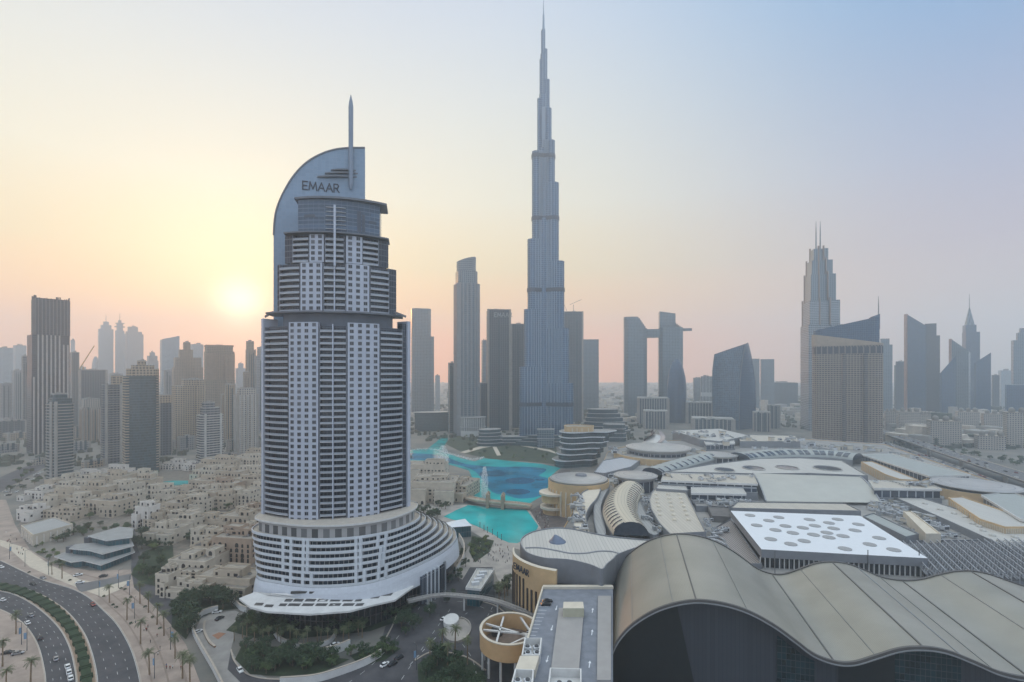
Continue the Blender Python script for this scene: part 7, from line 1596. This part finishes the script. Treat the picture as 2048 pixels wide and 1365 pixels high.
grove(14, [(150, 945), (240, 925), (330, 928), (320, 950), (200, 955)], .8, 'tree in front of hazy towers behind white houses', 'trees behind the white houses', (0, 1), far=True)
def merged_trees():
    V, Fc, M = [], [], []; tmp = {}
    for src, u, v, k in FAR_T:
        x, y = G(u, v); rz = rt.uniform(0, 6.28); ca, sa = math.cos(rz)*k, math.sin(rz)*k
        for ch in src.children:
            me = ch.data; n = len(V); mi = 0 if ch.name.startswith('trunk') else 1+TP.index(src)
            for q in me.vertices: c = q.co; V.append((x+c.x*ca-c.y*sa, y+c.x*sa+c.y*ca, c.z*k))
            for f in me.polygons: Fc.append([n+i for i in f.vertices]); M.append(mi)
    me = bpy.data.meshes.new('far_trees'); me.from_pydata(V, [], Fc)
    for m in (BARK, LEAVES[0], LEAVES[1], LEAVES[2], LEAVES[0]): me.materials.append(m)
    me.polygons.foreach_set('material_index', M); o = bpy.data.objects.new('far_trees', me); COL.objects.link(o); o['kind'] = 'stuff'
merged_trees()
for u, v in ((226, 1211), (232, 1216), (250, 1180), (262, 1196), (290, 1215), (305, 1236), (320, 1258), (262, 1248), (242, 1178), (208, 1194), (140, 1162), (58, 1146)):
    x, y = G(u, v); T = thing('planter_shrub', 'low round shrub in the boulevard pavement planting', 'shrub', (x, y, 0), 'shrubs in the boulevard pavement'); b = MB()
    for k in range(70):
        d = Vector((rt.gauss(0, 1), rt.gauss(0, 1), abs(rt.gauss(0, .6)))).normalized(); p = Vector((x, y, .2))+d*rt.uniform(.5, 1.0); t1 = d.orthogonal().normalized()*.25; b.face([p-t1, p+d.cross(t1), p+t1, p-d.cross(t1)])
    b.build('foliage', LEAVES[0], T); MB().prism([(x+1.0*math.cos(i*.7854), y+1.0*math.sin(i*.7854)) for i in range(8)], 0.1, .4, 0).build('planter', KERB, T)
# ---------------------------------------------------------------- walls, ramps and small structures round the hotel
def wall(name, label, px, z0, z1, th, m=None, cat='wall'):
    l = resample(smooth_line(gp(px), 8), 40); T = thing(name, label, cat, tuple(l[20].xy)+(z0,)); b = MB(); mm = MB()
    for p, q in zip(l, l[1:]):
        b.beam((*p.xy, (z0+z1)/2), (*q.xy, (z0+z1)/2), th, z1-z0); mm.beam((*p.xy, z1+.08), (*q.xy, z1+.08), th+.25, .16)
    b.build('wall', m or WHITE2, T); mm.build('coping', KERB, T)
wall('ramp_wall', 'white curved outer wall of the hotel ramp beside the palm row', [(436, 1222), (405, 1232), (387, 1252), (386, 1268), (402, 1300), (425, 1340), (450, 1390)], 0, 3.0, .5)
wall('ramp_wall', 'low inner kerb wall of the ramp with planted strip', [(410, 1245), (408, 1262), (418, 1285), (430, 1296)], 0, .8, .8, mat('brick_kerb', (150, 110, 86), .9))
wall('terrace_wall', 'curved white retaining wall below the forecourt palms', [(548, 1270), (560, 1284), (590, 1296), (625, 1298), (658, 1288), (672, 1272)], 0, 2.4, .5)
wall('terrace_wall', 'long white retaining wall under the forecourt loop', [(594, 1312), (630, 1316), (670, 1308), (700, 1296)], 0, 4.0, .6)
wall('terrace_wall', 'sweeping white wall of the road below the tree island', [(560, 1372), (630, 1366), (690, 1348), (735, 1330), (762, 1314)], 0, 3.5, .6)
wall('terrace_wall', 'white garden wall at left tip of the hotel canopy', [(455, 1200), (468, 1208), (480, 1220), (494, 1226)], 0, 3.0, .6)
wall('terrace_wall', 'curved pale wall with planting behind hotel right flank', [(918, 1080), (928, 1100), (926, 1125), (912, 1150)], 0, 5, .6)
sheet('ramp_surface', [(390, 1262), (402, 1238), (430, 1226), (470, 1222), (510, 1240), (470, 1268), (462, 1300), (480, 1330), (540, 1360), (560, 1440), (460, 1440), (430, 1340), (405, 1300)], .15, mat('ramp_concrete', (152, 148, 142), .85, 0, 0, .15, (134, 130, 126)))
sheet('ramp_road', [(462, 1300), (470, 1325), (500, 1352), (560, 1362), (640, 1352), (720, 1325), (790, 1285), (800, 1300), (740, 1340), (650, 1372), (560, 1385), (490, 1375), (455, 1340)], .2, ASPH)
sheet('planting_bed', [(470, 1320), (485, 1290), (560, 1296), (640, 1314), (700, 1320), (640, 1348), (560, 1354), (500, 1350)], .3, GRASS); sheet('planting_bed', [(452, 1262), (480, 1236), (560, 1244), (640, 1258), (720, 1240), (800, 1215), (812, 1238), (740, 1264), (600, 1278), (520, 1280)], .25, GRASS)
sheet('planting_bed', [(343, 1255), (345, 1215), (400, 1190), (500, 1190), (492, 1216), (430, 1224), (395, 1238), (372, 1280)], .2, GRASS); sheet('planting_bed', [(835, 1330), (870, 1306), (930, 1316), (970, 1345), (960, 1440), (840, 1440)], .2, GRASS); sheet('planting_bed', [(938, 1104), (944, 1072), (988, 1082), (980, 1104), (950, 1126)], .2, GRASS); sheet('planting_bed', [(700, 1312), (768, 1286), (802, 1298), (772, 1320), (722, 1335)], .22, GRASS)
sheet('planting_bed', [(262, 1150), (285, 1105), (345, 1085), (350, 1150), (322, 1175), (285, 1168)], .2, GRASS)
sheet('planting_bed', [(424, 1272), (438, 1266), (452, 1268), (436, 1280)], .24, mat('brick_kerb', (150, 110, 86), .9))
x, y = G(915, 1262); T = thing('planter_drum', 'round pale walled traffic island below the plaza station', 'traffic island', (x, y, 0)); e_ = [(x+7*math.cos(t), y+12*math.sin(t)) for t in [i*math.pi/16 for i in range(32)]]; b = MB(); parapet(b, e_, 0, 1.2, .5); b.face([(*p, .5) for p in e_]); b.build('kerb_wall', PLAZA, T)
MB().prism([(x-4+4*math.cos(t), y+6+6*math.sin(t)) for t in [i*math.pi/12 for i in range(24)]], .5, 3.2, 0).build('drum', WHITE2, T)
# lamp posts
def lamp_proto():
    T = thing('street_lamp', 'lamp', 'street lamp'); MB().tube([(0, 0, 0), (0, 0, 5), (0, 0, 11)], [.16, .12, .08], 8).build('pole', DARKM, T); MB().beam((0, 0, 10.8), (2.0, 0, 11.2), .12).build('arm', DARKM, T); MB().box((2.0, 0, 11.05), (.9, .35, .18)).build('lamp_head', STEEL, T)
    MB().box((0, .75, 5.6), (.06, 1.1, 3.0)).build('banner', mat('banner_blue', (120, 150, 176), .8), T); return T
L0 = lamp_proto(); f0 = True
for u, v, l in ((19, 1119, 'street lamp highest on outer pavement at left'), (50, 1134, 'street lamp with pale blue banner above silver car'), (97, 1150, 'street lamp with banner left of pavilion palms'), (198, 1194, 'street lamp with banner by the side street mouth'), (237, 1177, 'tall dark pole at corner of the dark side street'), (259, 1191, 'tall dark pole between palms of the side street row'), (269, 1238, 'street lamp among outer kerb palms'), (341, 1300, 'street lamp near the ramp wall'), (54, 1302, 'street lamp nearest the bend on inner paving'), (43, 1290, 'street lamp with pale banner next to inner palm'), (309, 1358, 'street lamp with banner at bottom of outer kerb row'), (833, 1340, 'street lamp on the lower road left of large trees'), (880, 1235, 'street lamp on the road under the footbridge')):
    x, y = G(u, v)
    if f0: f0 = False; L0.location = (x, y, 0); L0['label'] = l; L0['group'] = 'street lamps on the boulevard'
    else: dup(L0, (x, y, 0), random.uniform(0, 6.28), 1.0, l, 'street lamps on the boulevard')
# ---------------------------------------------------------------- people
def person_mesh(pose, shirt, legs):
    V = {'pel': (0, 0, .95), 'ch': (0, 0, 1.32), 'nk': (0, 0, 1.5), 'hd': (.02, 0, 1.63), 'ht': (.02, 0, 1.74), 'sl': (0, .17, 1.42), 'sr': (0, -.17, 1.42)}
    st = .22 if pose else .04
    V.update({'el': (-.06+st*.3, .24, 1.14), 'hl': (.1+st*.5, .24, .9), 'er': (-.02-st*.4, -.24, 1.14), 'hr': (.1-st*.6, -.23, .9), 'kl': (st*.6, .1, .5), 'fl': (st, .1, .06), 'tl': (st+.13, .1, .04), 'kr': (.05-st*.4, -.1, .5), 'fr': (-st, -.1, .06), 'tr': (-st+.13, -.1, .04)})
    E = [('pel', 'ch'), ('ch', 'nk'), ('nk', 'hd'), ('hd', 'ht'), ('ch', 'sl'), ('sl', 'el'), ('el', 'hl'), ('ch', 'sr'), ('sr', 'er'), ('er', 'hr'), ('pel', 'kl'), ('kl', 'fl'), ('fl', 'tl'), ('pel', 'kr'), ('kr', 'fr'), ('fr', 'tr')]
    R = dict(pel=.16, ch=.17, nk=.06, hd=.105, ht=.07, sl=.075, sr=.075, el=.05, er=.05, hl=.04, hr=.04, kl=.075, kr=.075, fl=.05, fr=.05, tl=.04, tr=.04); ks = list(V)
    me = bpy.data.meshes.new('p'); me.from_pydata([V[k] for k in ks], [(ks.index(a), ks.index(b)) for a, b in E], []); o = bpy.data.objects.new('p', me); COL.objects.link(o)
    o.modifiers.new('s', 'SKIN'); sv = me.skin_vertices[0].data
    for i, k in enumerate(ks): sv[i].radius = (R[k], R[k]); sv[i].use_root = (k == 'pel')
    o.modifiers.new('u', 'SUBSURF').levels = 1
    dg = bpy.context.evaluated_depsgraph_get(); m2 = bpy.data.meshes.new_from_object(o.evaluated_get(dg)); bpy.data.objects.remove(o); m2.name = 'person'
    m2.materials.clear()
    for x in (shirt, legs, mat('skin_tone', (150, 108, 84), .6, 0, 0, 1), mat('hair_dark', (30, 24, 22), .8, 0, 0, 1)): m2.materials.append(x)
    for f in m2.polygons: z = f.center.z; f.material_index = 3 if z > 1.7 else 2 if z > 1.49 or abs(f.center.y) > .2 and z < .97 else 0 if z > .92 else 1
    return m2
SH = {'white': mat('cloth_white', (206, 204, 200), .9, 0, 0, 1), 'black': mat('cloth_black', (32, 32, 36), .9, 0, 0, 1), 'blue': mat('cloth_blue', (60, 76, 110), .9, 0, 0, 1), 'red': mat('cloth_red', (130, 50, 46), .9, 0, 0, 1)}
pm = {(c, p): person_mesh(p, SH[c], SH['black'] if c != 'white' or p else SH['white']) for c in SH for p in (0, 1)}
def people(n, poly, where, z=.1):
    us, vs = [p[0] for p in poly], [p[1] for p in poly]; k = 0
    while k < n:
        u, v = rt.uniform(min(us), max(us)), rt.uniform(min(vs), max(vs)); ins = False
        for i in range(len(poly)):
            a, c = poly[i], poly[i-1]
            if (a[1] > v) != (c[1] > v) and u < (c[0]-a[0])*(v-a[1])/(c[1]-a[1])+a[0]: ins = not ins
        if not ins: continue
        c = rt.choice(list(SH)); p = rt.choice((0, 1)); x, y = G(u, v, z); o = bpy.data.objects.new('person', pm[(c, p)]); COL.objects.link(o); o.location = (x, y, z); o.rotation_euler = (0, 0, rt.uniform(0, 6.28))
        o['label'] = 'person in %s top %s %s' % (c, 'walking' if p else 'standing', where); o['category'] = 'person'; o['group'] = 'people '+where; k += 1
people(75, [(945, 1130), (955, 1085), (1020, 1095), (1024, 1130), (985, 1125)], 'on the plaza below the lagoon'); people(50, [(1062, 1030), (1085, 1010), (1100, 1030), (1095, 1068), (1078, 1050)], 'on the dark promenade right of the lagoon')
people(14, [(225, 1200), (250, 1185), (330, 1290), (370, 1340), (330, 1340), (290, 1270)], 'on the palm lined boulevard pavement'); people(14, [(5, 1060), (40, 1085), (60, 1120), (20, 1100)], 'on the far boulevard pavement')
for u, v in ((960, 1056), (968, 1062), (975, 1066), (985, 1070), (995, 1076), (1003, 1081)):
    x, y = G(u, v); T = thing('lagoon_post', 'dark slim post standing along the curved lagoon edge', 'post', (x, y, 0), 'posts along the lagoon edge'); MB().tube([(x, y, 0), (x, y, 4.2)], [.25, .15], 8).build('pole', DARKM, T); MB().box((x, y, 4.2), (.6, .6, .7)).build('lamp_head', STEEL, T)

# kerbed islands and lane lines on the lower roads
mk = MB()
for px in ([(840, 1215), (800, 1270), (745, 1330), (690, 1372)], [(900, 1220), (850, 1290), (800, 1365)], [(985, 1215), (965, 1262), (975, 1330)], [(925, 1290), (945, 1320), (955, 1362)], [(860, 1205), (930, 1205), (985, 1225)]): dashes(smooth_line(gp(px), 6), .22, 3.2, 4.5, mk, .24)
struct(mk.build('road_marking', PAINT)); kb = MB()
for px in ([(800, 1192), (790, 1240), (768, 1284)], [(830, 1322), (868, 1304), (930, 1314), (972, 1342)], [(940, 1200), (990, 1212), (1030, 1246)], [(462, 1300), (470, 1325), (500, 1352), (560, 1360), (640, 1350), (715, 1324)]): ribbon(resample(smooth_line(gp(px), 6), 30), .6, .35, kb)
struct(kb.build('kerb', KERB))

for off, w in ((3.5, .7), (9.0, .7), (15.0, .9)):
    l = []
    for i in range(1, len(C1)-1):
        t = (C1[i+1]-C1[i-1]).normalized(); l.append(C1[i]+Vector((-t.y, t.x, 0))*off)
    l = l[26:]; b = MB(); ribbon(l, w, .015, b, .105); struct(b.build('paving_band', mat('paving_band', (134, 118, 106), .85, 0, .1, .3)))
# ---------------------------------------------------------------- haze
def haze():
    m = bpy.data.materials.new('haze'); m.use_nodes = True; N = m.node_tree.nodes; N.clear()
    v = N.new('ShaderNodeVolumePrincipled'); v.inputs['Color'].default_value = HAZE_COL; v.inputs['Density'].default_value = HAZE_D
    v.inputs['Anisotropy'].default_value = HAZE_G; v.inputs['Density Attribute'].default_value = ''
    o = N.new('ShaderNodeOutputMaterial'); m.node_tree.links.new(v.outputs[0], o.inputs['Volume'])
    b = MB(); b.prism([(-6500, -600), (6500, -600), (6500, 6500), (-6500, 6500)], -3.0, 836.0, bot=True)
    ob = b.build('haze', m, weld=True); ob['kind'] = 'stuff'; return ob
HAZE_D, HAZE_G, HAZE_COL = 0.00030, 0.55, (0.83, 0.91, 0.965, 1)
haze()
